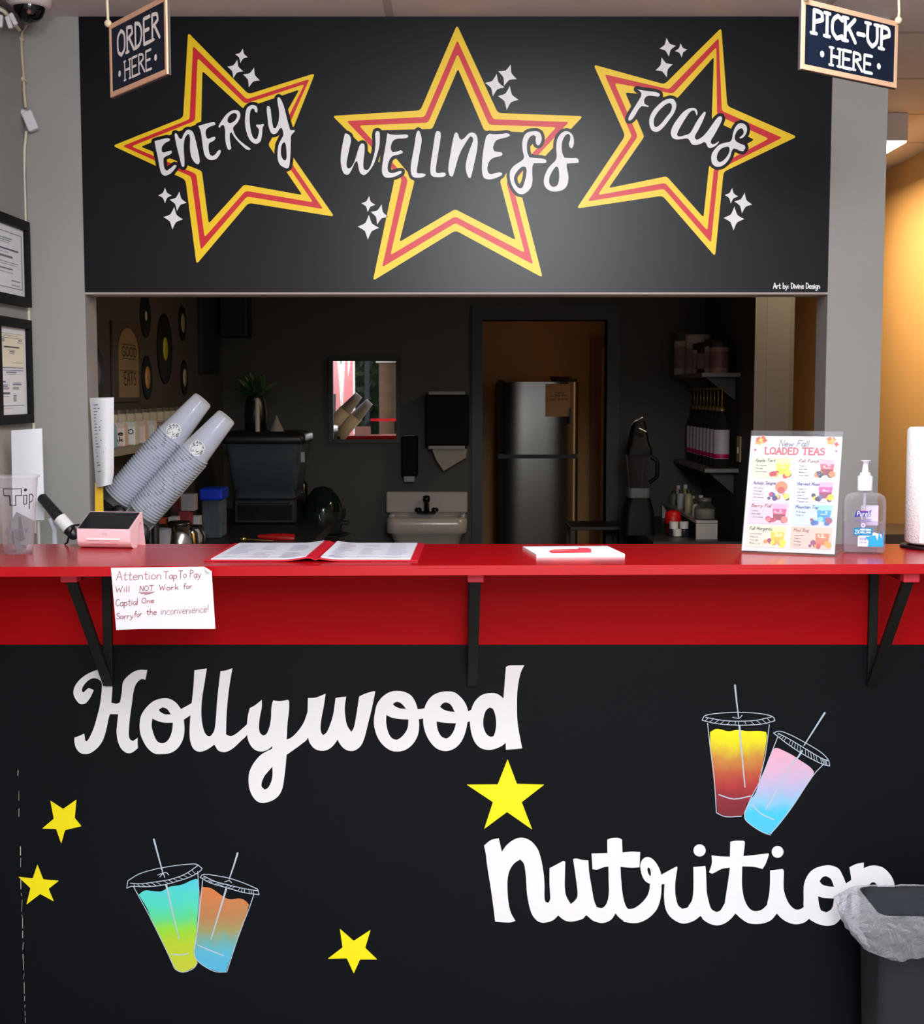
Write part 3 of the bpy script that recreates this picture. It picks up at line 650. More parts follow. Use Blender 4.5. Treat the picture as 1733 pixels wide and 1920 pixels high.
LET['word_two'] = (None, [
 (D([(45,205),(120,145),(205,125),(220,190),(238,272),(290,200),(360,145),(430,120),(500,128),(570,170),(630,250),(665,360),(690,500),(700,620),(700,770),(712,815),(740,825),(765,800),(770,760),(850,960),(790,1015),(700,1040),(630,1025),(570,960),(535,860),(510,720),(500,560),(480,410),(437,355),(370,400),(320,480),(300,580),(300,700),(310,820),(335,930),(385,1020),(330,1037),(240,1035),(165,1028),(150,900),(120,680),(80,430),(65,300)]), []),
 (D([(755,450),(830,410),(905,370),(925,380),(922,520),(920,650),(935,750),(985,838),(1030,800),(1058,740),(1045,590),(1010,350),(1050,345),(1110,360),(1175,365),(1185,500),(1210,650),(1235,790),(1265,870),(1310,882),(1160,955),(1110,1000),(1000,1028),(920,1015),(850,962),(770,880),(740,825),(762,780),(755,620)]), []),
 (D([(1380,140),(1430,123),(1500,122),(1540,140),(1545,280),(1640,270),(1737,274),(1730,440),(1640,445),(1523,435),(1530,560),(1545,720),(1570,830),(1600,885),(1640,895),(1690,880),(1740,850),(1760,960),(1700,1045),(1620,1040),(1550,1015),(1500,975),(1470,938),(1430,1000),(1370,1035),(1310,1043),(1230,1020),(1180,980),(1150,955),(1200,850),(1235,800),(1265,870),(1305,882),(1350,865),(1385,800),(1398,700),(1395,560),(1393,432),(1340,440),(1270,465),(1220,460),(1210,290),(1300,288),(1382,285)]), []),
 (E([(120,430),(135,370),(170,335),(215,330),(265,360),(315,430),(345,510),(350,620),(348,720),(330,820),(290,910),(210,990),(120,1035),(40,1045),(-60,1030),(-60,890),(0,893),(60,880),(130,830),(190,760),(218,690),(225,620),(175,590),(140,530)]), [E([(205,440),(225,455),(235,500),(232,540),(210,510),(197,465)])]),
 (E([(340,525),(430,475),(515,430),(522,450),(505,560),(498,660),(505,760),(530,850),(575,890),(640,870),(680,810),(700,900),(770,968),(700,1020),(600,1050),(520,1030),(440,970),(395,890),(378,770),(382,620),(345,630)]), []),
 (E([(695,435),(760,432),(825,425),(832,480),(838,620),(840,700),(860,800),(890,890),(945,925),(990,905),(1035,830),(1100,880),(1147,945),(1100,1000),(1030,1050),(950,1070),(870,1050),(800,1005),(770,968),(650,960),(640,870),(680,800),(695,700),(697,560)]), []),
 (E(disc(763, 257, 66, 20)), []),
 (E([(1095,165),(1150,152),(1235,152),(1253,175),(1238,318),(1350,308),(1510,288),(1512,310),(1480,400),(1445,458),(1350,435),(1225,430),(1222,600),(1230,700),(1250,790),(1290,870),(1340,910),(1400,912),(1450,890),(1500,840),(1600,940),(1540,1010),(1460,1045),(1370,1055),(1280,1040),(1200,985),(1147,940),(1030,900),(1040,800),(1055,700),(1075,570),(1092,445),(1010,455),(940,490),(900,510),(865,495),(895,400),(893,310),(990,322),(1092,325)]), []),
 (E(disc(1608, 273, 64, 20)), []),
 (Fv([(25,485),(90,478),(165,468),(178,500),(175,620),(178,700),(200,780),(240,860),(300,915),(360,915),(405,885),(460,1020),(400,1065),(310,1083),(220,1060),(150,1015),(97,962),(0,900),(-5,850),(15,750),(25,620)]), []),
 (Fv([(640,430),(720,435),(790,470),(835,550),(868,630),(935,585),(960,680),(930,725),(885,750),(870,850),(840,960),(800,1030),(740,1085),(650,1100),(560,1080),(500,1050),(455,1015),(400,890),(398,800),(397,700),(410,610),(455,520),(530,460)]),
  [Fv([(575,605),(605,562),(645,548),(700,580),(735,667),(670,662),(605,642)]), Fv([(558,772),(620,790),(733,797),(725,870),(700,920),(650,950),(590,930),(568,860)])]),
 (Fv([(905,450),(980,415),(1065,397),(1065,460),(1130,435),(1200,432),(1280,455),(1350,520),(1395,600),(1410,700),(1415,1000),(1225,1000),(1228,720),(1215,655),(1190,620),(1155,617),(1125,650),(1112,720),(1110,1000),(930,1000),(930,720),(925,580)]), []),
])
for key, lab in (('word_one', 'white script word at the upper left of the black panel'), ('word_two', 'white script word at the lower right of the black panel')):
    m = MB(); letters(m, key, on_wall, 0.0004); m.build('painted_word', wht, cnt)['label'] = lab
yel2 = mat('bright_yellow_paint', (255, 236, 0), 0.45, var=0.02)
G5 = cr(0, 1400, 2.2803); G0 = cr(100, 1220, 1.8837)
for c, pts, lab in ((G5, [(215,230),(270,266),(327,226),(320,305),(349,340),(278,357),(262,415),(240,352),(180,350),(230,308)], 'upper of the two small yellow stars at the left'),
               (G5, [(160,503),(185,567),(252,573),(208,608),(231,662),(172,630),(113,675),(130,605),(78,556),(140,563)], 'lower of the two small yellow stars at the left'),
               (G5, [(1453,778),(1513,830),(1585,783),(1562,860),(1614,910),(1540,910),(1513,970),(1483,905),(1401,907),(1465,858)], 'small yellow star at the bottom'),
               (G0, [(1605,383),(1638,470),(1735,473),(1655,535),(1692,632),(1603,570),(1522,630),(1553,535),(1460,473),(1570,472)], 'large yellow star between the two words')):
    m = MB(); fillp(m, rounded(c(pts), 1.5), on_wall, 0.0004); m.build('painted_star', yel2, cnt)['label'] = lab

line = mat('pale_blue_line_paint', (188, 204, 220), 0.45, var=0.05)
def drink(c, liquid, stops, lines, wide, dark, ticks, lab):
    sc = 5.4156
    m = MB(); k = 0.0008
    for l in lines: k = draw(m, ribbon(smooth_loop(c(l), 3, 60, False), 1.5, jn=6), on_wall, k)
    for l in wide: k = draw(m, ribbon(smooth_loop(c(l), 2, 60, False), [3.6 - 1.6 * t / max(1, (len(l) - 1) * 2) for t in range((len(l) - 1) * 2 + 1)], jn=6), on_wall, k)
    (up, lo, n) = ticks
    U = smooth_loop(c(up), 6, 60, False); L = smooth_loop(c(lo), 6, 60, False)
    for i in range(1, n):
        a = U[int(i / n * (len(U) - 1))]; b = L[int(i / n * (len(L) - 1))]
        k = draw(m, ribbon([a, b], 1.0, jn=6), on_wall, k)
    root = m.build('painted_cup', line, cnt); root['label'] = lab
    m = MB(); fillp(m, smooth_loop(c(liquid), 4, 55), on_wall, 0.0004)
    m.build('liquid', ramp('drink_' + lab.replace(' ', '_'), stops), root)
    m = MB(); k = 0.0006
    for l in dark: k = draw(m, ribbon(smooth_loop(c(l), 3, 60, False), 2.2, jn=6), on_wall, k)
    m.build('highlight', line, root)
GA = cr(200, 1550, 5.4156); HB = cr(1280, 1260, 5.4156)
drink(GA, [(325,690),(390,648),(480,655),(560,655),(640,610),(760,590),(850,550),(905,530),(930,560),(930,800),(915,1000),(895,1200),(895,1280),(920,1380),(880,1430),(780,1475),(720,1465),(680,1430),(640,1320),(560,1150),(470,980),(420,850),(370,760)],
      [(0.0, (205, 215, 60)), (0.30, (190, 216, 45)), (0.47, (150, 228, 62)), (0.60, (96, 226, 150)), (0.74, (82, 226, 200)), (1.0, (84, 214, 232))],
      [[(215,550),(330,480),(500,430),(700,395),(880,378),(930,390)], [(215,550),(205,625),(260,605),(400,610),(560,595),(700,560),(850,510),(945,455),(970,425),(930,390)], [(240,575),(350,580),(500,560),(650,535),(800,480),(925,395)], [(270,605),(420,880),(560,1160),(690,1430)], [(925,455),(940,750),(920,1050),(892,1250)], [(640,1330),(700,1445),(780,1478),(880,1440),(920,1385)], [(520,490),(600,465),(630,490)], [(540,510),(575,470),(590,515)]],
      [[(480,130),(525,300),(572,470)], [(605,590),(660,830),(735,1140)]], [[(660,1295),(760,1302),(830,1285)]],
      ([(240,575),(350,580),(500,560),(650,535),(800,480),(925,395)], [(230,615),(400,610),(560,595),(700,560),(850,510),(945,450)], 14), 'painted cup of turquoise and yellow drink')
drink(GA, [(960,640),(1000,615),(1060,625),(1110,655),(1170,700),(1250,738),(1340,728),(1400,745),(1445,790),(1400,960),(1330,1150),(1260,1330),(1210,1475),(1130,1470),(1020,1430),(930,1370),(890,1290),(905,1100),(930,900)],
      [(0.0, (86, 188, 230)), (0.22, (92, 190, 220)), (0.36, (118, 180, 170)), (0.5, (166, 160, 104)), (0.68, (192, 134, 84)), (1.0, (222, 128, 72))],
      [[(950,515),(985,485),(1100,495),(1250,525),(1400,575),(1535,635)], [(950,515),(1050,570),(1200,615),(1400,670),(1548,690),(1535,635)], [(985,500),(1100,555),(1250,595),(1400,630),(1530,650)], [(975,545),(955,750),(930,1000),(890,1230)], [(890,1230),(895,1310),(930,1370),(1030,1440),(1120,1475),(1220,1475)], [(1495,690),(1440,850),(1350,1080),(1220,1475)], [(1200,560),(1245,545),(1270,570)]],
      [[(1330,270),(1290,400),(1245,530)], [(1215,630),(1150,850),(1060,1145)]], [[(930,1205),(1060,1260),(1190,1310)]],
      ([(985,500),(1100,555),(1250,595),(1400,630),(1530,650)], [(955,515),(1050,570),(1200,615),(1400,670),(1540,690)], 18), 'painted cup of orange and blue drink')
drink(HB, [(280,610),(340,578),(400,585),(470,602),(560,588),(660,600),(780,598),(850,610),(855,680),(820,900),(790,1080),(740,1230),(690,1290),(650,1340),(640,1400),(600,1460),(450,1465),(360,1430),(340,1280),(310,1050),(285,800)],
      [(0.0, (120, 30, 45)), (0.2, (138, 34, 48)), (0.36, (178, 52, 54)), (0.52, (192, 92, 56)), (0.68, (208, 146, 60)), (0.84, (238, 226, 20)), (1.0, (252, 246, 0))],
      [[(200,490),(235,440),(380,418),(570,410),(770,420),(910,450),(938,495)], [(200,490),(350,525),(570,540),(800,530),(938,495)], [(235,460),(400,490),(570,500),(750,490),(910,455)], [(255,520),(285,800),(320,1050),(345,1430)], [(345,1430),(440,1470),(600,1465)], [(882,535),(840,850),(780,1100)], [(510,460),(575,470),(605,440)]],
      [[(533,135),(550,300),(570,460)], [(578,545),(600,800),(635,1170)]], [[(370,1245),(520,1290),(690,1260)]],
      ([(235,460),(400,490),(570,500),(750,490),(910,455)], [(205,492),(350,525),(570,540),(800,530),(936,495)], 13), 'painted cup of yellow and red drink')
drink(HB, [(920,790),(960,772),(1030,800),(1110,840),(1200,900),(1290,960),(1335,1010),(1320,1060),(1230,1200),(1120,1370),(1000,1530),(900,1645),(820,1630),(700,1560),(630,1480),(640,1400),(690,1300),(760,1150),(830,1000),(880,880)],
      [(0.0, (78, 200, 246)), (0.25, (72, 204, 245)), (0.36, (140, 204, 240)), (0.52, (184, 192, 232)), (0.75, (224, 186, 216)), (1.0, (246, 178, 204))],
      [[(925,620),(985,600),(1100,640),(1250,720),(1400,810),(1480,890),(1495,955)], [(925,620),(1080,740),(1250,850),(1420,935),(1495,955)], [(970,620),(1100,690),(1250,780),(1400,870),(1480,900)], [(970,655),(880,880),(800,1080),(690,1290),(630,1430)], [(630,1430),(640,1500),(720,1570),(820,1630),(895,1655)], [(1435,935),(1320,1060),(1100,1390),(900,1640)]],
      [[(1445,415),(1340,580),(1235,745)], [(1215,800),(1170,870),(1130,900),(1000,1130),(850,1390)]], [[(715,1355),(800,1440),(930,1500)]],
      ([(970,620),(1100,690),(1250,780),(1400,870),(1480,900)], [(930,625),(1080,740),(1250,850),(1420,935),(1490,950)], 20), 'painted cup of pink and blue drink')
# worn seam where two boards of the panel meet
m = MB(); k = 0.0003; random.seed(3)
y = 1325
while y < 1915:
    ln = random.uniform(4, 22); x = 30 + (y - 1330) * 0.03
    if random.random() < (0.85 if y > 1440 else 0.2):
        k = draw(m, ribbon([(x + random.uniform(-.8, .8), y), (x + random.uniform(-.8, .8), y + ln)], random.uniform(0.5, 1.6), jn=5), on_wall, k)
    y += ln + random.uniform(1, 9)
m.build('worn_seam', mat('bare_wood', (196, 190, 172), 0.7), cnt)['label'] = 'chipped vertical seam showing pale wood'

# ------------------------------------------------------------------ hanging signs
tanw = mat('sign_wood', (214, 170, 138), 0.6, var=0.10, bump=0.15, scale=20)
signn = mat('sign_navy', (13, 24, 44), 0.6, spec=0.2, var=0.06)
signb = mat('sign_edge', (46, 34, 34), 0.6)
cream = mat('sign_lettering', (232, 228, 226), 0.55, var=0.02)
rope = mat('jute_rope', (206, 190, 160), 0.85, var=0.15, bump=0.4, scale=60)
def hang_sign(tl, Y, ang, w, h, rows, label):
    o = P(tl[0], tl[1], Y); d = Vector((math.cos(ang), math.sin(ang), 0)); up = Vector((0, 0, 1))
    n = Vector((math.sin(ang), -math.cos(ang), 0))
    if n.dot(Vector((0, 0, EYE)) - o) < 0: n = -n
    t = thing('hanging_sign', (o + d * (w / 2) - up * h), label, 'sign', 'wooden signs on ropes')
    def fn(u, v, off): return o + d * u - up * v + n * off
    def slab(u0, v0, u1, v1, a, b, mm): mm.prism([(u0, v0), (u1, v0), (u1, v1), (u0, v1)], lambda u, v, s: fn(u, v, s), a, b)
    mm = MB(); slab(0, 0, w, h, -0.005, -0.001, mm); mm.build('back_board', signb, t)
    e = 0.0018; f = 0.0095
    mm = MB()
    slab(e, e, w - e, f + e, -0.001, 0.003, mm); slab(e, h - f - e, w - e, h - e, -0.001, 0.003, mm)
    slab(e, f + e, f, h - f - e, -0.001, 0.003, mm); slab(w - f, f + e, w - e, h - f - e, -0.001, 0.003, mm)
    mm.build('frame', tanw, t)
    mm = MB(); slab(f, f + e, w - f, h - f - e, -0.001, 0.0012, mm); mm.build('face', signn, t)
    fl = lambda x, y, off: fn(x, -y, 0.0014 + off)
    mm = MB(); k = 0
    for text, u0, u1, v0, v1, sw in rows:
        hh = (v1 - v0) * h
        k = write(mm, hand(text, u0 * w, -v1 * h, hh, (u1 - u0) * w), sw, fl, k, serif=sw * 2.0)
    for u, v in ((rows[1][1] - 0.075, 0.72), (rows[1][2] + 0.065, 0.72)):
        fillp(mm, disc(u * w, -v * h, 0.0062), fl, k)
    mm.build('lettering', cream, t)
    for u in (0.02, 0.98):
        a = fn(u * w, 0.006, 0.006); b = a + Vector((random.uniform(-.004, .004), -0.005, 0)) + up * (ZC - a.z - 0.0)
        b.z = ZC
        pts = [a + (b - a) * q + Vector((0.0012 * math.sin(q * 40), 0.0012 * math.cos(q * 40), 0)) for q in [i / 14 for i in range(15)]]
        mm = MB(); mm.tube(pts, 0.0028, 7); mm.ball(a + up * 0.006, 0.0075, 0, 10, 8); mm.build('rope', rope, t)
    return t
hang_sign((206, 46), 2.85, -math.radians(53), 0.266, 0.1455, [('ORDER', 0.13, 0.88, 0.165, 0.485, 0.0072), ('HERE', 0.25, 0.74, 0.59, 0.835, 0.0048)],
          'navy and tan wooden sign reading ORDER HERE, hung on rope')
hang_sign((1503, -5), 2.7, math.radians(36), 0.292, 0.134, [('PICK-UP', 0.10, 0.92, 0.135, 0.455, 0.0086), ('HERE', 0.285, 0.735, 0.60, 0.845, 0.0062)],
          'navy and tan wooden sign reading PICK-UP HERE, hung on rope')

# ------------------------------------------------------------------ things on the counter
paper = mat('white_paper', (240, 241, 246), 0.6, var=0.01)
ink = inks()
def on_counter(px, py): return PZ(px, py, zt)
e = 0.0006
# menu in a clear slanted stand
a = on_counter(1390, 1036); b = on_counter(1566, 1043.5)
dd = (b - a); ww = dd.length; dd.normalize(); nb = Vector((-dd.y, dd.x, 0))
lean = math.radians(21); upv = Vector((0, 0, 1)) * math.cos(lean) + nb * math.sin(lean); nf = upv.cross(dd); nf = nf if nf.y < 0 else -nf
a = a + Vector((0, 0, 0.004))
H = 0.279; HT = 0.292
t = thing('menu_stand', (a + b) / 2 - Vector((0, 0, 0.004)), 'clear slanted stand holding a white printed drinks menu', 'menu stand')
acr = clear('acrylic', (250, 251, 253), 0.02, 0.03, (225, 228, 232), 0.22)
mm = MB()
def sf(u, v, off): return a + dd * u + upv * v + nf * off
mm.prism([(0, 0), (ww, 0), (ww, HT), (0, HT)], lambda u, v, s: sf(u, v, s), 0.0010, 0.0030)
mm.build('front_sheet', acr, t)
mm = MB(); mm.prism([(0, 0), (ww, 0), (ww, HT), (0, HT)], lambda u, v, s: sf(u, v, s), -0.0040, -0.0020); mm.build('back_sheet', acr, t)
mm = MB(); q = a - Vector((0, 0, 0.0035))
mm.prism([(0, 0), (ww, 0), (ww, 0.09), (0, 0.09)], lambda u, v, s: q + dd * u + nb * v + Vector((0, 0, s)), 0, 0.003); mm.build('foot', acr, t)
mm = MB(); mm.prism([(0.001, 0.001), (ww - 0.001, 0.001), (ww - 0.001, H), (0.001, H)], lambda u, v, s: sf(u, v, s), -0.0008, 0.0)
card = mm.build('menu_card', mat('menu_card_paper', (202, 202, 206), 0.6, var=0.01), t)
# printing: (s, r) run 0..1 over the card, r from the top
mm = MB(); mm.paint = True
def pr_(s, r, off=0): return sf(s * ww, H * (1 - r), 0.0004 + off)
PF = lambda x, y, off: sf(x, y, 0.0004 + off)
K = [0.0]
def quad(s0, r0, s1, r1, col, lv=0):
    fillp(mm, [(s0 * ww, H * (1 - r0)), (s1 * ww, H * (1 - r0)), (s1 * ww, H * (1 - r1)), (s0 * ww, H * (1 - r1))], PF, lv * 0.00008 + K[0], (), 0, col); K[0] += 1e-6
def circ(s, r, rad, col, lv=3):
    fillp(mm, disc(s * ww, H * (1 - r), rad * ww, 12), PF, lv * 0.00008 + K[0], (), 0, col); K[0] += 1e-6
def say(text, s, r, hgt, wid, col, sw, slant=0.25):
    write(mm, hand(text, s * ww, H * (1 - r), hgt * H, wid * ww, slant), sw, PF, 0.0006, 0, col)
say('New Fall', 0.31, 0.088, 0.052, 0.33, (96, 84, 100), 0.0012)
write(mm, hand('LOADED TEAS', 0.165 * ww, H * (1 - 0.158), 0.056 * H, 0.655 * ww), 0.0029, PF, 0.0003, 0, (200, 72, 78), 0.0046)
for sx in (0, 1):
    for i in range(15):
        s = 0.05 + random.uniform(0, 0.11); r = 0.018 + random.uniform(0, 0.075) * (1 - (s - 0.05) / 0.16)
        s = 1 - s - 0.0 if sx else s
        fillp(mm, sparkle(s * ww, H * (1 - r), 0.0085, random.uniform(0, 1.5)), PF, 0.0002 + K[0], (), 0, random.choice([(250, 150, 60), (244, 116, 60), (252, 190, 80), (200, 70, 60)])); K[0] += 1e-6
    circ(0.16 if not sx else 0.84, 0.062, 0.008, (252, 200, 160))
    circ(0.062 if not sx else 0.938, 0.125, 0.012, (170, 70, 80))
menu = [('Apple Tart', (248, 250, 226), (140, 160, 100), (250, 206, 60), [(196, 60, 60), (240, 160, 90), (170, 60, 70), (196, 214, 70)], 3),
        ('Fall Punch', (255, 248, 240), (224, 130, 130), (226, 96, 110), [(244, 150, 80), (54, 54, 74), (80, 80, 100), (250, 130, 80)], 4),
        ('Autumn Sangria', (253, 242, 246), (120, 110, 180), (240, 140, 96), [(74, 60, 110), (90, 74, 130), (206, 60, 90), (190, 204, 90)], 4),
        ('Harvest Moon', (245, 243, 251), (100, 110, 190), (226, 92, 150), [(90, 74, 110), (110, 90, 130), (66, 60, 84), (250, 190, 50)], 5),
        ('Berry Fall', (253, 232, 238), (220, 120, 130), (232, 84, 122), [(180, 50, 80), (200, 70, 100), (160, 50, 70), (210, 120, 110)], 3),
        ('Mountain Top', (234, 240, 252), (96, 130, 200), (54, 146, 226), [(70, 110, 170), (60, 90, 150), (130, 190, 240), (150, 80, 100)], 2),
        ('Fall Margarita', (254, 243, 228), (120, 170, 110), (250, 186, 60), [(250, 206, 40), (240, 140, 70), (150, 60, 90), (250, 220, 60)], 4),
        ('Mud Bug', (253, 228, 216), (220, 140, 120), (244, 120, 80), [(120, 60, 90), (140, 70, 100), (180, 70, 70), (250, 150, 70)], 4)]
for i, (nm, bg, tc_, dr, fr, nl) in enumerate(menu):
    cx = i % 2; ry = i // 2
    s0 = 0.045 + cx * 0.475; s1 = s0 + 0.435; r0 = 0.185 + ry * 0.197; r1 = r0 + 0.185
    quad(s0, r0, s1, r1, tuple(int(c * .84 - (255 - c) * .5) for c in bg), 1)
    say(nm, s0 + 0.025, r0 + 0.042, 0.026, min(0.245, 0.02 + 0.020 * len(nm)), tuple(int(c * .6) for c in tc_), 0.00115)
    for l in range(nl):
        wl = random.uniform(0.07, 0.13)
        say(random.choice(['Teas in', 'Berry', 'Lemonade', 'Grape', 'Peach', 'Green Apple', 'Mango', 'Cranberry']), s0 + 0.035, r0 + 0.078 + l * 0.027, 0.011, wl, (116, 110, 118), 0.0006, 0.0)
    # glass with fruit heaped around its foot
    gx = s0 + 0.335; gr0 = r0 + 0.012; gr1 = r0 + 0.15
    if i == 2:
        circ(gx, r0 + 0.062, 0.068, (238, 128, 84), 2); circ(gx, r0 + 0.09, 0.04, (180, 80, 70), 3)
        fillp(mm, [((gx - .004) * ww, H * (1 - r0 - .1)), ((gx + .004) * ww, H * (1 - r0 - .1)), ((gx + .004) * ww, H * (1 - r0 - .165)), ((gx - .004) * ww, H * (1 - r0 - .165))], PF, 0.0002, (), 0, (230, 200, 190))
    else:
        def trap(t0, t1, col, lv):
            w0 = 0.082 - 0.022 * t0; w1 = 0.082 - 0.022 * t1
            fillp(mm, [((gx - w0) * ww, H * (1 - gr0 - (gr1 - gr0) * t0)), ((gx + w0) * ww, H * (1 - gr0 - (gr1 - gr0) * t0)), ((gx + w1) * ww, H * (1 - gr0 - (gr1 - gr0) * t1)), ((gx - w1) * ww, H * (1 - gr0 - (gr1 - gr0) * t1))], PF, lv * 0.00008 + K[0], (), 0, col); K[0] += 1e-6
        lt = tuple(min(255, int(c * 0.55 + 115)) for c in dr); dk = tuple(int(c * 0.62) for c in dr) if i in (1, 3, 4) else tuple(int(c * 0.93) for c in dr)
        trap(0, 0.3, lt, 2); trap(0.3, 0.62, dr, 2); trap(0.62, 1, dk, 2)
        for q in range(5): circ(gx + random.uniform(-.05, .05), r0 + 0.03 + random.uniform(0, .05), 0.014, lt, 3)
        say('loaded', gx - 0.035, r0 + 0.09, 0.010, 0.07, (250, 240, 236), 0.0004)
    for q in range(11):
        c_ = fr[q % 4]; sgn = -1 if q < 7 else 1
        circ(gx + sgn * random.uniform(0.03, 0.13 if sgn < 0 else 0.075), r0 + random.uniform(0.125, 0.165), random.choice([0.018, 0.024, 0.03]), c_, 4)
    circ(gx + 0.058, r0 + 0.14, 0.036, fr[3], 5)
mm.build('menu_print', ink, card, cols=True)['label'] = 'menu print with eight drinks'

# hand sanitizer pump bottle
c0 = on_counter(1619, 1037); r_ = 3.15 / 2600
t = thing('sanitizer_bottle', c0, 'clear pump bottle of hand sanitizer beside the menu stand', 'bottle')
def superloop(rx, ry, n=36, pw=0.42):
    out = []
    for k in range(n):
        q = 2 * PI * k / n; cq, sq = math.cos(q), math.sin(q)
        out.append((rx * math.copysign(abs(cq) ** pw, cq), ry * math.copysign(abs(sq) ** pw, sq)))
    return out
yaw = math.radians(9); Rz = Matrix.Rotation(-yaw, 3, 'Z')
def loft(mb, secs, c, cap0=True, cap1=True, rot=Rz, pw=0.42, n=36, mi=0):
    vs = []; fs = []
    for rx, ry, z in secs:
        vs += [c + rot @ Vector((u, v, z)) for u, v in superloop(rx, ry, n, pw)]
    for i in range(len(secs) - 1):
        for k in range(n):
            k2 = (k + 1) % n; fs.append((i * n + k, i * n + k2, (i + 1) * n + k2, (i + 1) * n + k))
    mb.add(vs, fs, mi, None, True)
    if cap0: mb.add(vs[:n], [tuple(reversed(range(n)))], mi)
    if cap1: mb.add(vs[-n:], [tuple(range(n))], mi)
bw = 38.5 * r_; bd_ = bw * 0.56
body = [(bw * .86, bd_ * .82, 0.0), (bw * .96, bd_ * .94, 0.004), (bw, bd_, 0.012), (bw, bd_, 0.112), (bw * .985, bd_ * .97, 0.122), (bw * .9, bd_ * .86, 0.132), (bw * .72, bd_ * .66, 0.137), (bw * .36, bd_ * .5, 0.140), (bw * .33, bd_ * .52, 0.146)]
pet = clear('clear_bottle', (248, 248, 250), 0.05, 0.04, (226, 226, 232), 0.45)
mm = MB(); loft(mm, body, c0, True, True); bo = mm.build('bottle_body', pet, t)
gel = clear('sanitizer_gel', (248, 242, 247), 0.06, 0.12, (224, 216, 232), 0.2)
mm = MB(); loft(mm, [(bw * .92, bd_ * .9, 0.006), (bw * .95, bd_ * .93, 0.014), (bw * .95, bd_ * .93, 0.068), (bw * .94, bd_ * .92, 0.072)], c0); mm.build('gel', gel, t)
pump = mat('white_pump_plastic', (232, 230, 242), 0.35, var=0.02)
mm = MB(); mm.lathe([(0.0165, 0.144), (0.0165, 0.176), (0.012, 0.178), (0.0115, 0.184), (0.0075, 0.185), (0.006, 0.200), (0.0078, 0.209), (0.0115, 0.2105), (0.0115, 0.2125)], c0, 24); mm.build('pump', pump, t)
mm = MB(); mm.tube([c0 + Vector((0, 0, z)) for z in (0.012, 0.144)], 0.0035, 8); mm.build('dip_tube', clear('dip_tube_plastic', opacity=0.4), t)
mm = MB(); mm.paint = True
fb = lambda x, y, off: c0 + Rz @ Vector((x, -bd_ * 0.985 - 0.0006 - off, y))
bk = lambda x, y, off: c0 + Rz @ Vector((x, bd_ * 0.80 - off, y))
fillp(mm, [(-0.004, 0.062), (0.034, 0.062), (0.034, 0.108), (-0.004, 0.108)], bk, 0.0, (), 0, (222, 214, 240))
fillp(mm, [(-0.016, 0.018), (0.036, 0.018), (0.036, 0.046), (0.02, 0.05), (-0.01, 0.044), (-0.016, 0.040)], fb, 0.0, (), 0, (222, 216, 240))
fillp(mm, smooth_loop([(0.006, 0.018), (0.040, 0.018), (0.0405, 0.055), (0.036, 0.035), (0.030, 0.052), (0.027, 0.032), (0.022, 0.044), (0.012, 0.042), (0.000, 0.040), (0.008, 0.030)], 3), fb, 0.0002, (), 0, (36, 158, 240))
fillp(mm, [(-0.026, 0.043), (0.016, 0.043), (0.016, 0.061), (-0.026, 0.061)], fb, 0.0003, (), 0, (14, 120, 172))
fillp(mm, smooth_loop([(-0.0245, 0.084), (-0.008, 0.0865), (0.010, 0.086), (0.0125, 0.101), (0.004, 0.0985), (-0.008, 0.0985), (-0.020, 0.1005)], 3), fb, 0.0003, (), 0, (34, 16, 150))
fillp(mm, smooth_loop([(-0.010, 0.0985), (0.002, 0.0985), (-0.002, 0.1005), (-0.006, 0.1005)], 2), fb, 0.0004, (), 0, (236, 96, 130))
print_text(mm, 'Purell', -0.0195, 0.0870, 0.028, 0.0115, fb, 0.0006, 0, (246, 246, 252), 0.12)
print_text(mm, '2X', -0.0235, 0.0465, 0.011, 0.010, fb, 0.0006, 0, (240, 248, 252), 0.1)
K2 = write(mm, hand('MORE GERMS', -0.011, 0.0545, 0.0034, 0.023), 0.0011, fb, 0.0005, 0, (210, 235, 245))
K2 = write(mm, hand('KILLING', -0.011, 0.0485, 0.0036, 0.023), 0.0012, fb, K2, 0, (210, 235, 245))
K2 = write(mm, hand('HAND SANITIZER', -0.024, 0.0755, 0.0042, 0.036), 0.0008, fb, K2, 0, (120, 100, 170))
for i, yy in enumerate((0.0365, 0.0335, 0.027)):
    K2 = write(mm, hand('hand gel', -0.013, yy, 0.0022, 0.016), 0.0005, fb, K2, 0, (90, 110, 180))
for rr, cc in ((0.0062, (140, 100, 180)), (0.0050, (214, 206, 236)), (0.0022, (140, 100, 180))):
    fillp(mm, disc(-0.005, 0.0665, rr, 18), fb, 0.0006 + rr * -0.02 + 0.0002, (), 0, cc)
mm.build('bottle_label', ink, bo, cols=True)['label'] = 'blue and white printed label'

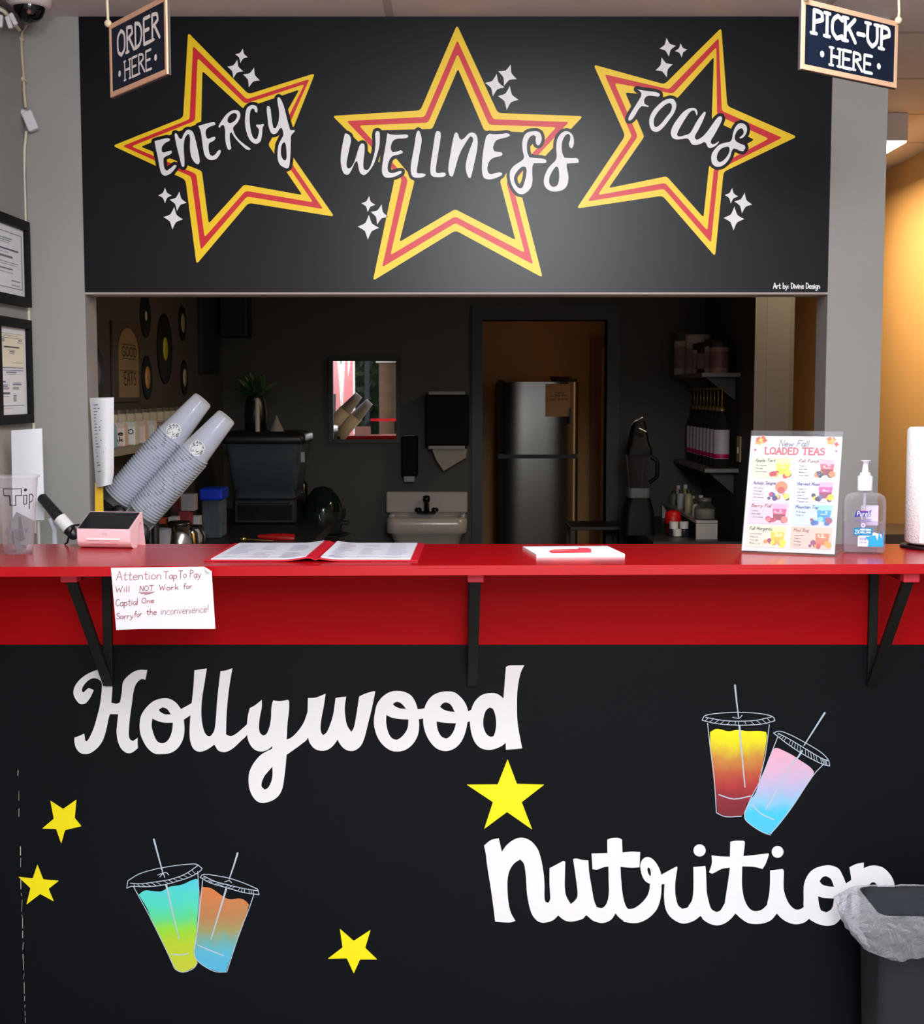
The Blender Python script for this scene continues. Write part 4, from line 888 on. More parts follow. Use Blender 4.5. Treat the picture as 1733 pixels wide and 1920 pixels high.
# paper towel roll on its stand
c0 = on_counter(1752, 1027)
t = thing('paper_towel_stand', c0, 'white paper towel roll on a dark metal stand at the right end of the counter', 'paper towel roll')
mm = MB(); mm.lathe([(0.077, 0.0), (0.079, 0.003), (0.076, 0.007), (0.02, 0.010)], c0, 40); mm.lathe([(0.006, 0.010), (0.006, 0.305)], c0, 12); mm.ball(c0 + Vector((0, 0, 0.309)), 0.011)
mm.build('stand', mat('dark_metal', (58, 40, 44), 0.3, 0.8), t)
tow = mat('paper_towel', (244, 242, 242), 0.85, var=0.03, bump=0.9, scale=16)
mm = MB(); rr = 0.068
mm.lathe([(0.02, 0.012), (rr - 0.004, 0.0115), (rr, 0.016), (rr, 0.278), (rr - 0.006, 0.285), (0.02, 0.285), (0.02, 0.012)], c0, 48, cap0=False, cap1=False)
mm.prism([(rr * math.cos(x), rr * math.sin(x)) for x in (3.9, 4.0)] + [((rr + .003) * math.cos(4.0), (rr + .003) * math.sin(4.0)), ((rr + .003) * math.cos(3.9), (rr + .003) * math.sin(3.9))], lambda u, v, s: c0 + Vector((u, v, s)), 0.016, 0.28)
mm.build('roll', tow, t)

# open red folder with printed pages
mm = MB()
fb_, bb_ = 2.985, 3.325
def fold(u, v):            # u 0..1 left to right over both covers, v 0..1 front to back
    L0 = P(384, 1053, 3.0).x; L1 = P(441, 1020, 3.33).x; R0 = P(784, 1050, 3.0).x; R1 = P(796, 1020, 3.33).x
    x = (L0 * (1 - v) + L1 * v) * (1 - u) + (R0 * (1 - v) + R1 * v) * u
    y = fb_ + (bb_ - fb_) * v
    h = 0.004 + 0.007 * math.exp(-((u - 0.5) / 0.07) ** 2) - 0.006 * math.exp(-((u - 0.515) / 0.010) ** 2)
    return x, y, h
ctr = fold(0.5, 0.5)
t = thing('open_folder', (ctr[0], ctr[1], zt), 'open red folder with white printed pages lying on the counter', 'folder')
N = 48
def sheet(u0, u1, v0, v1, lift, th, n=24):
    mb = MB(); vs = []; fs = []
    for k in range(2):
        for i in range(n + 1):
            for j in (0, 1, 2):
                u = u0 + (u1 - u0) * i / n; v = v0 + (v1 - v0) * j / 2
                x, y, h = fold(u, v); vs.append(Vector((x, y, zt + h + lift + (th if k else 0))))
    o = 3 * (n + 1)
    for i in range(n):
        for j in (0, 1):
            q = (i * 3 + j, (i + 1) * 3 + j, (i + 1) * 3 + j + 1, i * 3 + j + 1)
            fs += [tuple(reversed(q)), tuple(x + o for x in q)]
    rim = [i * 3 for i in range(n + 1)] + [n * 3 + 1, n * 3 + 2] + [i * 3 + 2 for i in range(n - 1, -1, -1)] + [1]
    for p, q in zip(rim, rim[1:] + rim[:1]): fs.append((p, q, q + o, p + o))
    mb.add(vs, fs); return mb
redf = mat('red_folder', (188, 12, 38), 0.4, var=0.08)
sheet(0.0, 1.0, 0.0, 1.0, -0.003, 0.0025, N).build('cover', redf, t)
sleeve = mat('page_in_sleeve', (226, 228, 240), 0.30, var=0.02)
for u0, u1, nm in ((0.03, 0.475, 'left'), (0.545, 0.965, 'right')):
    pg = sheet(u0, u1, 0.03, 0.97, 0.0, 0.0018).build('page', sleeve, t)
    mb = MB(); mb.paint = True; kk = 0
    fo = lambda u, v, off: Vector((fold(u, v)[0], fold(u, v)[1], zt + fold(u, v)[2] + 0.0022 + off))
    for cidx in range(3):
        for r in range(13):
            if random.random() < 0.15: continue
            ua = u0 + (u1 - u0) * (0.07 + 0.31 * cidx); ub = ua + (u1 - u0) * random.uniform(0.10, 0.25); va = 0.09 + r * 0.065
            fillp(mb, [(ua, va), (ub, va), (ub, va + 0.018), (ua, va + 0.018)], fo, kk, (), 0, random.choice([(176, 188, 216), (190, 196, 214), (206, 190, 200)])); kk += 1e-6
    mb.build('page_print', ink, pg, cols=True)
x, y, h = fold(0.5, 0.5)

# note pad with a red pen
p = [on_counter(*q) for q in ((1006, 1045.5), (1172, 1044.5), (1139, 1029), (980, 1030))]
ce = sum(p, Vector()) / 4
t = thing('notepad', ce, 'white note pad lying on the red counter right of the folder', 'notepad')
mm = MB(); mm.add([q for q in p] + [q + Vector((0, 0, 0.007)) for q in p], [(3, 2, 1, 0), (4, 5, 6, 7), (0, 1, 5, 4), (1, 2, 6, 5), (2, 3, 7, 6), (3, 0, 4, 7)]); mm.build('pages', paper, t)
mm = MB(); q = [x + (ce - x) * 0.03 + Vector((0, 0, 0.0072)) for x in (p[2], p[3])]
mm.add([p[3] + Vector((0, 0, .0071)), p[2] + Vector((0, 0, .0071)), p[2] + (p[1] - p[2]) * .12 + Vector((0, 0, .0071)), p[3] + (p[0] - p[3]) * .12 + Vector((0, 0, .0071))], [(0, 1, 2, 3)]); mm.build('binding', mat('pad_binding', (214, 214, 222), 0.5), t)
a_ = PZ(1030, 1034, zt + 0.011); b_ = PZ(1108, 1032.5, zt + 0.011); d_ = (b_ - a_).normalized(); L_ = (b_ - a_).length
t = thing('red_pen', (a_ + b_) / 2 - Vector((0, 0, 0.0045)), 'red pen lying on the white note pad', 'pen')
MB().tube([a_ + d_ * x for x in (0.0, 0.006, 0.012, L_ * .7)], [0.0008, 0.003, 0.0042, 0.0042], 10).build('barrel', mat('pen_red', (206, 16, 40), 0.3), t)
MB().tube([a_ + d_ * L_ * .68, b_], 0.0048, 10).bb(a_ + d_ * L_ * .7 + Vector((0, -.001, .004)), a_ + d_ * L_ * .95 + Vector((0, .001, .0065))).build('cap', mat('pen_cap_red', (230, 40, 60), 0.3), t)

# tip cup
c0 = on_counter(35, 1037)
t = thing('tip_cup', c0, 'clear plastic cup hand lettered Tip at the left end of the counter', 'cup')
tipm = clear('tip_cup_plastic', (247, 246, 248), 0.10, 0.06, (232, 231, 236), 0.42)
tr = lambda z: 0.0315 + (0.0465 - 0.0315) * z / 0.176
mm = MB(); mm.lathe([(0.0, 0.004), (0.029, 0.004), (0.0315, 0.0), (tr(0.02), 0.02), (tr(0.021) + .001, 0.022), (tr(0.15), 0.15), (tr(0.151) + 0.001, 0.152), (tr(0.172), 0.172), (0.0505, 0.174), (0.0505, 0.178), (tr(.176), 0.178)], c0, 44, cap0=False, cap1=False)
cup = mm.build('cup_body', tipm, t)
mm = MB()
for zq, ra_, rb_, sz in ((0.045, .5, .15, .044), (0.055, -.7, -.25, .038), (0.062, .2, .5, .040), (0.03, 1.2, -.2, .036)):
    mm.box(c0 + Vector((0.002, 0.002, zq)), (sz, 0.004, 0.052), 0, 0.001, Matrix.Rotation(ra_, 3, 'Z') @ Matrix.Rotation(rb_, 3, 'Y'))
mm.build('banknotes', mat('folded_notes', (112, 116, 116), 0.7, var=0.25, scale=40), t)
cf = lambda x, y, off: c0 + Vector(((tr(y) + 0.0008 + off) * math.sin(x / 0.04), -(tr(y) + 0.0008 + off) * math.cos(x / 0.04), y))
mm = MB(); mm.paint = True
pen = (44, 30, 48); gold = (200, 176, 140)
ax = math.asin((c0.x) / math.hypot(c0.x, c0.y))        # side of the cup that faces the room
X0 = -0.040 * ax * 0.9
Ts = [(-0.027, 0.150), (0.010, 0.150), (0.010, 0.135), (-0.002, 0.135), (-0.002, 0.112), (-0.013, 0.112), (-0.013, 0.135), (-0.027, 0.135)]
def dens(pl, n=5): return [tuple(Vector(pl[i]).lerp(Vector(pl[(i + 1) % len(pl)]), k / n)) for i in range(len(pl)) for k in range(n)]
Ts = [(x + X0, y) for x, y in Ts]; kk = draw(mm, ribbon(dens(Ts), 0.0018, True), cf, 0.0002, 0, pen)
kk = draw(mm, ribbon(dens([(X0 - .026, .1345), (X0 - .014, .1345), (X0 - .0135, .1125)], 4)[:9], 0.0024), cf, kk, 0, pen)
I_ = [(X0 + .0145, .135), (X0 + .021, .135), (X0 + .021, .115), (X0 + .0145, .115)]; kk = draw(mm, ribbon(I_, 0.0019, True), cf, kk, 0, pen)
kk = draw(mm, [[(x, y) for x, y in disc(X0 + .018, .147, .0036)]], cf, kk, 0, pen)
p_ = smooth_loop([(X0 + .028, .104), (X0 + .0275, .120), (X0 + .027, .136), (X0 + .033, .137), (X0 + .038, .130), (X0 + .035, .121), (X0 + .029, .119)], 3, 60, False); kk = draw(mm, ribbon(p_, 0.0022), cf, kk, 0, pen)
kk = write(mm, hand('THANK YOU', X0 - 0.019, 0.0505, 0.0085, 0.046), 0.0009, cf, kk, 0, (120, 96, 130))
mm.build('lettering', ink, cup, cols=True)['label'] = 'hand drawn black lettering'

# pink card reader with a slanted screen
pk = mat('pink_plastic', (250, 206, 212), 0.35, var=0.02)
yf = 3.237; xa, xb = -0.900, -0.770
c0 = Vector(((xa + xb) / 2, yf + 0.05, zt))
t = thing('card_reader', c0, 'pink card reader with a black slanted screen on the counter', 'card reader')
prof = smooth_loop([(0.024, 0.0), (0.011, 0.004), (0.002, 0.014), (0.0, 0.026), (0.0, 0.046), (0.076, 0.0785), (0.082, 0.076), (0.100, 0.0), (0.093, 0.0), (0.078, 0.050), (0.068, 0.058), (0.058, 0.050), (0.050, 0.016), (0.044, 0.0)], 4, 50)
mm = MB(); mm.prism(prof, lambda u, v, s: Vector((s, yf + u, zt + v)), xa, xb)
sh = mm.build('shell', pk, t)
bm = bmesh.new(); bm.from_mesh(sh.data); bmesh.ops.remove_doubles(bm, verts=bm.verts, dist=1e-5)
bmesh.ops.bevel(bm, geom=[e_ for e_ in bm.edges if len(e_.link_faces) == 2 and e_.calc_face_angle() > 1.2 and abs(e_.verts[0].co.x - e_.verts[1].co.x) < 1e-5], offset=0.008, segments=4, affect='EDGES', clamp_overlap=True); bm.to_mesh(sh.data); bm.free()
sl = Vector((0, 0.076, 0.0325)).normalized(); sn = Vector((0, -sl.z, sl.y))
mm = MB(); o_ = Vector((xa + 0.003, yf + 0.001, zt + 0.0475))
mm.prism([(0, 0), (xb - xa - 0.006, 0), (xb - xa - 0.006, 0.079), (0, 0.079)], lambda u, v, s: o_ + Vector((u, 0, 0)) + sl * v + sn * s, 0, 0.0016)
mm.build('screen', mat('black_screen', (14, 17, 26), 0.12, var=0.02), t)
fc = lambda x, y, off: Vector((xa + x, yf - 0.0007 - off, zt + y))
mm = MB(); mm.paint = True
fillp(mm, [(0.024, 0.0205), (0.105, 0.0205), (0.105, 0.0255), (0.024, 0.0255)], fc, 0, (), 0, (255, 240, 240))
fillp(mm, [(0.024, 0.0190), (0.105, 0.0190), (0.105, 0.0205), (0.024, 0.0205)], fc, 1e-5, (), 0, (220, 130, 142))
fillp(mm, [(0.034, 0.0115), (0.100, 0.0115), (0.100, 0.0130), (0.034, 0.0130)], fc, 0, (), 0, (216, 130, 142))
K3 = 0.0
for i in range(4):
    pts = [(0.060 + i * 0.0035 + 0.0022 * math.cos(q), 0.0345 + (0.0018 + i * 0.0009) * math.sin(q)) for q in (-0.9, -0.45, 0, 0.45, 0.9)]
    K3 = draw(mm, ribbon(pts, 0.0008), fc, K3, 0, (196, 120, 134))
mm.build('front_slots', ink, sh, cols=True); t.rotation_euler = (0, 0, -0.13)
tag(MB().tube([P(150, 984, 3.30), P(139, 985, 3.305), P(131, 1000, 3.31), P(126, 1018, 3.315), P(122, 1020, 3.32) * 1.0], 0.0026, 8).build('reader_cable', mat('black_cable', (14, 16, 22), 0.45), None), 'black cable running from the pink card reader over the counter edge', 'cable')

# handwritten note taped to the counter edge
ya = 2.868
def nt(x, y, off=0.0): return P(x, y, ya - off)
n0 = [(208, 1064.5), (383, 1062.5), (397, 1071), (404, 1179), (262, 1179.0), (218, 1181.5)]
mm = MB(); mm.prism(n0, lambda u, v, s: P(u, v, ya + s), 0.0, 0.0006)
t = tag(mm.build('paper_note', mat('note_paper', (214, 215, 220), 0.6, var=0.01)), 'white handwritten paper note taped to the front edge of the red counter', 'note')
mm = MB(); mm.paint = True
nf_ = lambda x, y, off: nt(x, -y, 0.0004 + off)
inkr = (140, 34, 56); k = 0
def say2(tx, x, y, h, w, rise, k, sw=1.0): return write(mm, hand(tx, x, -y, h, w, 0.05, rise, 0.03), sw, nf_, k, 0, random.choice([(150, 36, 56), (134, 30, 54)]))
k = say2('Attention', 217, 1088, 17, 86, 0.03, k); k = say2('Tap', 306, 1085.5, 14, 26, 0.02, k); k = say2('To', 334, 1084, 14, 16, 0.02, k); k = say2('Pay', 355, 1083, 14, 22, 0.0, k)
k = say2('Will', 216, 1110.5, 11, 28, 0.03, k); k = say2('NOT', 261, 1108, 9.5, 27, 0.02, k); k = say2('Work', 298, 1107, 10.5, 37, 0.05, k); k = say2('for', 343, 1104, 10, 17, 0.02, k)
for i, (a0, a1) in enumerate(((260, 290), (264, 286), (271, 281))): k = draw(mm, ribbon([(a0, -1111 - i * 1.8), (a1, -1110 - i * 1.8)], 0.9), nf_, k, 0, inkr)
k = say2('Captial', 216, 1137, 13, 43, 0.08, k); k = say2('One', 265, 1131, 9.5, 24, 0.03, k)
k = say2('Sorry', 217, 1161, 11, 33, 0.05, k); k = say2('for', 251, 1156, 10, 15, 0.03, k); k = say2('the', 274, 1152.5, 11, 20, 0.02, k); k = say2('inconvenience!', 301, 1152.5, 15, 91, 0.05, k, 0.7)
mm.build('handwriting', ink, t, cols=True)['label'] = 'red pen handwriting'
mm = MB(); mm.add([P(383, 1062.5, ya - .0005), P(397, 1071, ya - .0005), P(391, 1074, ya - .004), P(386, 1070, ya - .004)], [(0, 1, 2, 3)]); mm.build('folded_corner', mat('paper_back', (214, 214, 220), 0.6), t)

# ------------------------------------------------------------------ staff side of the counter, left end
lw = XL
ledge_z = 1.10
struct(MB().bb((XL, yb + 0.03, ledge_z - 0.03), (-0.72, YF - 0.001, ledge_z)).bb((XL, yb + 0.03, 0), (-0.74, yb + 0.05, ledge_z - 0.03)).build('trim_3', mat('staff_ledge_top', (88, 84, 80), 0.5)), 'grey staff ledge behind the counter')
# white upright panel (seen from behind) on thin legs
t = thing('upright_panel', (-1.165, 3.70, ledge_z), 'tall white upright panel behind the tip cup', 'panel')
mm = MB(); n = 14; vs = []
q = [P(21, 807, 3.70), P(81, 803, 3.70), P(86, 974, 3.70), P(24, 976, 3.70)]
for j in range(2):
    for i in range(n + 1):
        s = i / n; bow = -0.014 * math.sin(PI * s * 0.6)
        for tt in (0, 1):
            pnt = (q[0].lerp(q[1], s)).lerp(q[3].lerp(q[2], s), tt); vs.append(pnt + Vector((0, bow + j * 0.006, 0)))
o = 2 * (n + 1); fs = []
for i in range(n):
    a0 = i * 2; fs += [(a0, a0 + 1, a0 + 3, a0 + 2), (a0 + o + 2, a0 + o + 3, a0 + o + 1, a0 + o), (a0, a0 + 2, a0 + 2 + o, a0 + o), (a0 + 1, a0 + 1 + o, a0 + 3 + o, a0 + 3)]
fs += [(0, o, o + 1, 1), (n * 2, n * 2 + 1, o + n * 2 + 1, o + n * 2)]
mm.add(vs, fs, 0, None, False); mm.build('panel_face', mat('white_panel_plastic', (240, 241, 248), 0.4, var=0.01), t)
for px in (36, 72):
    b = P(px, 972, 3.702); MB().tube([b, Vector((b.x, b.y, ledge_z))], 0.0045, 8).build('leg', mat('white_leg', (216, 216, 218), 0.4), t)
# black wand with white band, leaning on a slim post
a0 = P(76, 930, 3.66); b0 = P(143, 1008, 3.62)
t = thing('handheld_wand', (b0.x, b0.y, ledge_z), 'black handheld wand with a white band tilted beside the upright panel', 'tool')
d_ = b0 - a0
w_b = mat('wand_black', (24, 26, 32), 0.35); w_w = mat('wand_white', (238, 238, 240), 0.45)
MB().tube([a0 + d_ * x for x in (0, 0.03, 0.58)], [0.008, 0.0135, 0.0155], 12).build('grip', w_b, t)
MB().tube([a0 + d_ * x for x in (0.54, 0.80)], [0.018, 0.0185], 12).build('band', w_w, t)
MB().tube([a0 + d_ * x for x in (0.79, 0.97, 1.0)], [0.0165, 0.014, 0.009], 12).build('tip', w_b, t)
c_ = P(102, 992, 3.645); MB().tube([P(93, 972, 3.64), c_, Vector((c_.x, c_.y, ledge_z))], [0.006, 0.007, 0.0075], 8).build('post', clear('clear_post', opacity=0.5), t)

# curled white price sheet and yellow note on the left pier
t = thing('price_sheet', P(192, 910, YF - 0.01), 'curled white sheet with a short list on the left edge of the hatch', 'paper sheet')
mm = MB(); vs = []; n = 10; mrow = 8
def sh_pt(s, r):
    L_ = (168 + (180 - 168) * r, 746 + (915 - 746) * r); R_ = (213.5 - (4 if r > .9 else 0) , 745 + (908 - 745) * r)
    x = L_[0] * (1 - s) + R_[0] * s; y = L_[1] * (1 - s) + R_[1] * s
    return P(x, y, YF - 0.004 - 0.030 * math.sin(PI * min(1, s * 1.0)) * (0.55 + 0.45 * r) - 0.02 * s)
for i in range(n + 1):
    for j in range(mrow + 1): vs.append(sh_pt(i / n, j / mrow))
vb = [v + Vector((0, 0.0006, 0)) for v in vs]; o = len(vs); fs = []
for i in range(n):
    for j in range(mrow):
        a0 = i * (mrow + 1) + j; q = (a0, a0 + 1, a0 + mrow + 2, a0 + mrow + 1); fs += [q, tuple(x + o for x in reversed(q))]
mm.add(vs + vb, fs, 0, None, True); pg = mm.build('sheet', paper, t)
mm = MB(); mm.paint = True; k = 0
pf = lambda s, r, off: sh_pt(s, r) + Vector((0, -0.0008 - off, 0))
for r, ln in ((.075, .2), (.115, .26), (.15, .16), (.185, .1), (.22, .08), (.255, .32), (.29, .1), (.325, .26), (.36, .26), (.40, .12), (.44, .06), (.475, .28), (.51, .12), (.545, .2), (.575, .48), (.61, .36), (.65, .08), (.72, .1), (.75, .16), (.82, .18)):
    fillp(mm, [(.14, r), (.14 + ln, r), (.14 + ln, r + .009), (.14, r + .009)], pf, k, (), 0, (110, 112, 122)); k += 1e-6
mm.build('list_print', ink, pg, cols=True)
ql = [P(178.5, 905, YF - 0.002), P(193, 905, YF - 0.002), P(194.5, 962, YF - 0.002), P(178.5, 962, YF - 0.002)]
mm = MB(); mm.add(ql + [v + Vector((0, -0.002, 0)) for v in ql], [(3, 2, 1, 0), (4, 5, 6, 7), (0, 1, 5, 4), (1, 2, 6, 5), (2, 3, 7, 6), (3, 0, 4, 7)])
tag(mm.build('sticky_note', mat('yellow_note', (246, 196, 40), 0.6, var=0.06, scale=40)), 'yellow paper note stuck below the curled white sheet', 'note')

# framed certificates on the left wall
def certificate(yr, yl, pt, pb, label, lines, cream_top=False, seal=False):
    """frame on the left wall; yr/yl: right/left ends along the wall, pt/pb: photo heights at the right end"""
    xw = XL; z1 = P(58, pt, yr).z; z0 = P(58, pb, yr).z
    t = thing('framed_certificate', (xw, (yr + yl) / 2, z0), label, 'framed certificate', 'certificates on the left wall')
    fr = mat('black_frame', (12, 12, 16), 0.6, spec=0.15)
    mm = MB(); f = 0.026; d = 0.022
    for a_, b_ in (((yl, z0), (yr, z0 + f)), ((yl, z1 - f), (yr, z1)), ((yl, z0 + f), (yl + f, z1 - f)), ((yr - f, z0 + f), (yr, z1 - f))):
        mm.bb((xw + 0.001, a_[0], a_[1]), (xw + d, b_[0], b_[1]), 0, 0.0015)
    mm.build('frame', fr, t)
    mm = MB(); mm.bb((xw + 0.001, yl + f - .002, z0 + f - .002), (xw + 0.010, yr - f + .002, z1 - f + .002)); pg = mm.build('document', paper, t)
    W_ = yr - yl - 2 * f; H_ = z1 - z0 - 2 * f
    fn = lambda x, y, off: Vector((xw + 0.0106 + off, yl + f + x * W_, z0 + f + y * H_))
    mm = MB(); mm.paint = True; k = 0
    if cream_top: fillp(mm, [(.06, .55), (.9, .55), (.9, .93), (.06, .93)], fn, 0, (), 0, (246, 238, 214))
    for x, y, w, h, c in lines:
        fillp(mm, [(x, y), (x + w, y), (x + w, y + h), (x, y + h)], fn, 0.0002 + k, (), 0, c); k += 2e-6
    if seal: fillp(mm, disc(.12, .42, .05), fn, 0.0003, (), 0, (206, 176, 90))
    mm.build('document_print', ink, pg, cols=True)
    return t
g1 = (120, 122, 132); g2 = (170, 172, 180); vi = (120, 124, 160)
bord = [(.1, .1, .84, .008, (110, 100, 120)), (.1, .895, .84, .008, (110, 100, 120)), (.932, .1, .01, .8, (110, 100, 120))]
certificate(3.948, 3.56, 417, 577, 'upper black framed certificate with a ruled border on the left wall', bord + [(.25, .80, .45, .012, g1), (.3, .77, .36, .010, g1), (.33, .74, .3, .01, g2), (.1, .64, .75, .022, (100, 98, 120)), (.3, .60, .3, .008, g2), (.2, .53, .5, .03, g1), (.15, .46, .7, .007, g1), (.3, .43, .5, .008, g2), (.25, .36, .45, .018, g1), (.2, .31, .5, .01, g2), (.66, .2, .22, .02, g2), (.66, .14, .22, .015, g2)], seal=True)
certificate(3.942, 3.655, 601, 793, 'lower black framed document with cream upper half on the left wall',
    [(.1, .925, .78, .004, g1), (.2, .90, .5, .008, g2), (.06, .875, .82, .006, g1), (.08, .83, .16, .035, g2), (.72, .85, .14, .012, g1), (.68, .825, .2, .01, g2), (.2, .765, .55, .018, (80, 80, 90)), (.34, .735, .28, .008, g2), (.4, .715, .18, .014, g1), (.4, .695, .17, .012, g2), (.5, .595, .38, .006, g2), (.08, .535, .8, .008, (90, 100, 130)), (.08, .505, .8, .008, vi), (.26, .48, .36, .012, vi), (.3, .46, .3, .006, g2), (.13, .37, .1, .014, (90, 80, 170)), (.08, .34, .25, .008, g2), (.08, .32, .22, .012, vi), (.08, .29, .27, .022, g2), (.5, .365, .3, .008, g2), (.48, .34, .32, .016, vi), (.48, .29, .22, .03, g2), (.08, .235, .3, .022, (90, 92, 100)), (.08, .205, .28, .008, g2), (.5, .215, .12, .01, vi), (.5, .15, .1, .06, g2), (.1, .10, .78, .008, (130, 130, 170)), (.1, .07, .4, .004, g2)], cream_top=True)

# dome camera on the ceiling, with the cables in the corner
c0 = P(55, 20, 3.82); c0.z = ZC
t = thing('dome_camera', c0, 'black dome security camera with white base in the ceiling corner', 'security camera')
wbase = mat('camera_white', (226, 212, 210), 0.5)
MB().lathe([(0.060, -0.0), (0.060, -0.012), (0.055, -0.022), (0.043, -0.024)], c0, 36).build('base', wbase, t)
MB().lathe([(0.042, -0.023), (0.0405, -0.034), (0.035, -0.047), (0.025, -0.057), (0.011, -0.063), (0.0, -0.065)], c0, 32, cap0=False, cap1=False).build('dome', mat('camera_dome', (8, 10, 18), 0.08, var=0.02), t)
MB().ball(c0 + Vector((0.010, -0.036, -0.044)), 0.006).build('lens', mat('lens_red', (150, 96, 90), 0.3), t)
cord = mat('white_cord', (218, 208, 190), 0.6, var=0.08)
plugw = mat('white_plug', (226, 220, 226), 0.45, var=0.02)
Yc = 3.978
path = [P(x, y, Yc) for x, y in ((50, 46), (41, 60), (40, 76), (41, 100), (43, 128), (45, 152), (45, 170), (48, 202))]
t = thing('corner_cord', P(61, 800, Yc), 'white knotted cord and extension lead running down the wall corner', 'cord')
mm = MB(); mm.tube(path, 0.004, 8)
for x, y in ((40, 74), (43, 148)): mm.ball(P(x, y, Yc), 0.0075)
mm.tube([P(41, 72, Yc), P(30, 70, Yc - .01), P(24, 74, Yc - .01), P(26, 80, Yc - .01)], 0.0045, 8)
mm.tube([P(44, 148, Yc), P(51, 153, Yc - .01)], [0.005, 0.002], 8)
mm.build('knotted_cord', rope, t)
mm = MB(); mm.tube([P(x, y, Yc) for x, y in ((49, 246), (46, 280), (45, 330), (47, 380), (48, 440), (51, 520), (54, 590), (57, 660), (60, 730), (63, 800), (66, 1000))], 0.0042, 8)
mm.build('lead', cord, t)
mm = MB(); mm.ball(P(43, 212, Yc - .004), 0.0115); pc = P(57, 227, Yc - 0.012)
mm.box(pc, (0.030, 0.022, 0.056), 0, 0.005, Matrix.Rotation(-0.38, 3, 'Y'))
mm.build('plug', plugw, t)
t = thing('adapter_cables', P(10, 40, 3.72), 'tangle of white plugs and cables beside the dome camera', 'cable')
MB().tube([P(-8, 12, 3.7), P(8, 22, 3.72), P(24, 40, 3.76), P(36, 56, 3.9)], 0.005, 8).build('cable', cord, t)
MB().tube([P(-4, 2, 3.7), P(14, 12, 3.74), P(32, 34, 3.8), P(40, 52, 3.93)], 0.008, 8).build('cable', mat('dark_conduit', (72, 62, 66), 0.6), t)
for x, y, r in ((17, 42, -.3), (25, 36, -.45), (1, 40, .1)):
    MB().box(P(x, y, 3.72), (0.012, 0.012, 0.032), 0, 0.003, Matrix.Rotation(r, 3, 'Y')).build('plug', plugw, t)
for x, y in ((14, 26), (21, 24)):
    MB().tube([P(x, y, 3.72), P(x + 6, y + 26, 3.74)], 0.0025, 6).build('cable', cord, t)

# ------------------------------------------------------------------ litter bin with clear liner in front of the panel
bx0, bx1, by0, by1, bz = 0.932, 1.245, 2.995, 3.185, 0.385
c0 = Vector(((bx0 + bx1) / 2, (by0 + by1) / 2, 0))
t = thing('waste_bin', c0, 'dark waste bin with a clear plastic liner at the lower right', 'bin')
def rr_loop(hx, hy, r, n=8):
    out = []
    for sx, sy, a0 in ((1, 1, 0), (-1, 1, PI / 2), (-1, -1, PI), (1, -1, 1.5 * PI)):
        for k in range(n + 1):
            a = a0 + PI / 2 * k / n; out.append((sx * (hx - r) + r * math.cos(a), sy * (hy - r) + r * math.sin(a)))
    return out
def rloft(mb, secs, c, r=0.03, cap0=False, cap1=False, mi=0):
    vs = []; fs = []
    for hx, hy, z in secs: vs += [c + Vector((u, v, z)) for u, v in rr_loop(hx, hy, min(r, hx * .9, hy * .9))]
    n = len(vs) // len(secs)
    for i in range(len(secs) - 1):
        for k in range(n):
            k2 = (k + 1) % n; fs.append((i * n + k, i * n + k2, (i + 1) * n + k2, (i + 1) * n + k))
    mb.add(vs, fs, mi, None, True)
    if cap0: mb.add(vs[:n], [tuple(reversed(range(n)))], mi)
    if cap1: mb.add(vs[-n:], [tuple(range(n))], mi)
    return mb
hx, hy = (bx1 - bx0) / 2, (by1 - by0) / 2
mm = MB(); rloft(mm, [(hx * .93, hy * .88, 0.0), (hx * .97, hy * .95, bz * .6), (hx, hy, bz - 0.012), (hx + .004, hy + .004, bz - 0.010), (hx + .004, hy + .004, bz), (hx - .004, hy - .004, bz), (hx * .96, hy * .94, bz * .6), (hx * .9, hy * .86, 0.006)], c0, 0.03, True, True)
mm.build('bin_body', mat('bin_plastic', (42, 45, 51), 0.6, spec=0.2, var=0.05, bump=0.1, scale=10), t)
bag = clear('bin_liner', (240, 242, 246), 0.18, 0.07, (226, 230, 238), 0.55, 1.0, 22)
bag_in = clear('bin_liner_inside', (240, 242, 246), 0.02, 0.10, (200, 204, 212), 0.10, 0.8, 26)
random.seed(11)
from mathutils import noise as mnoise
base = rr_loop(1, 1, 0.0)
NP = 150; ring = []
lp = rr_loop(hx, hy, 0.03, 8); per = []
for i in range(len(lp)):
    a = Vector(lp[i]); b = Vector(lp[(i + 1) % len(lp)])
    per.append((a, b, (b - a).length))
tot = sum(x[2] for x in per)
def along(s):
    d = s * tot
    for a, b, l in per:
        if d <= l: return a.lerp(b, d / l if l else 0)
        d -= l
    return per[0][0]
vs = []; fs = []
RS = [(-0.030, -0.16), (-0.022, -0.11), (-0.014, -0.06), (-0.007, -0.02), (0.0, 0.003), (0.008, 0.004), (0.012, -0.006), (0.018, -0.018), (0.022, -0.032), (0.020, -0.048), (0.016, -0.064), (0.010, -0.08), (0.008, -0.092)]
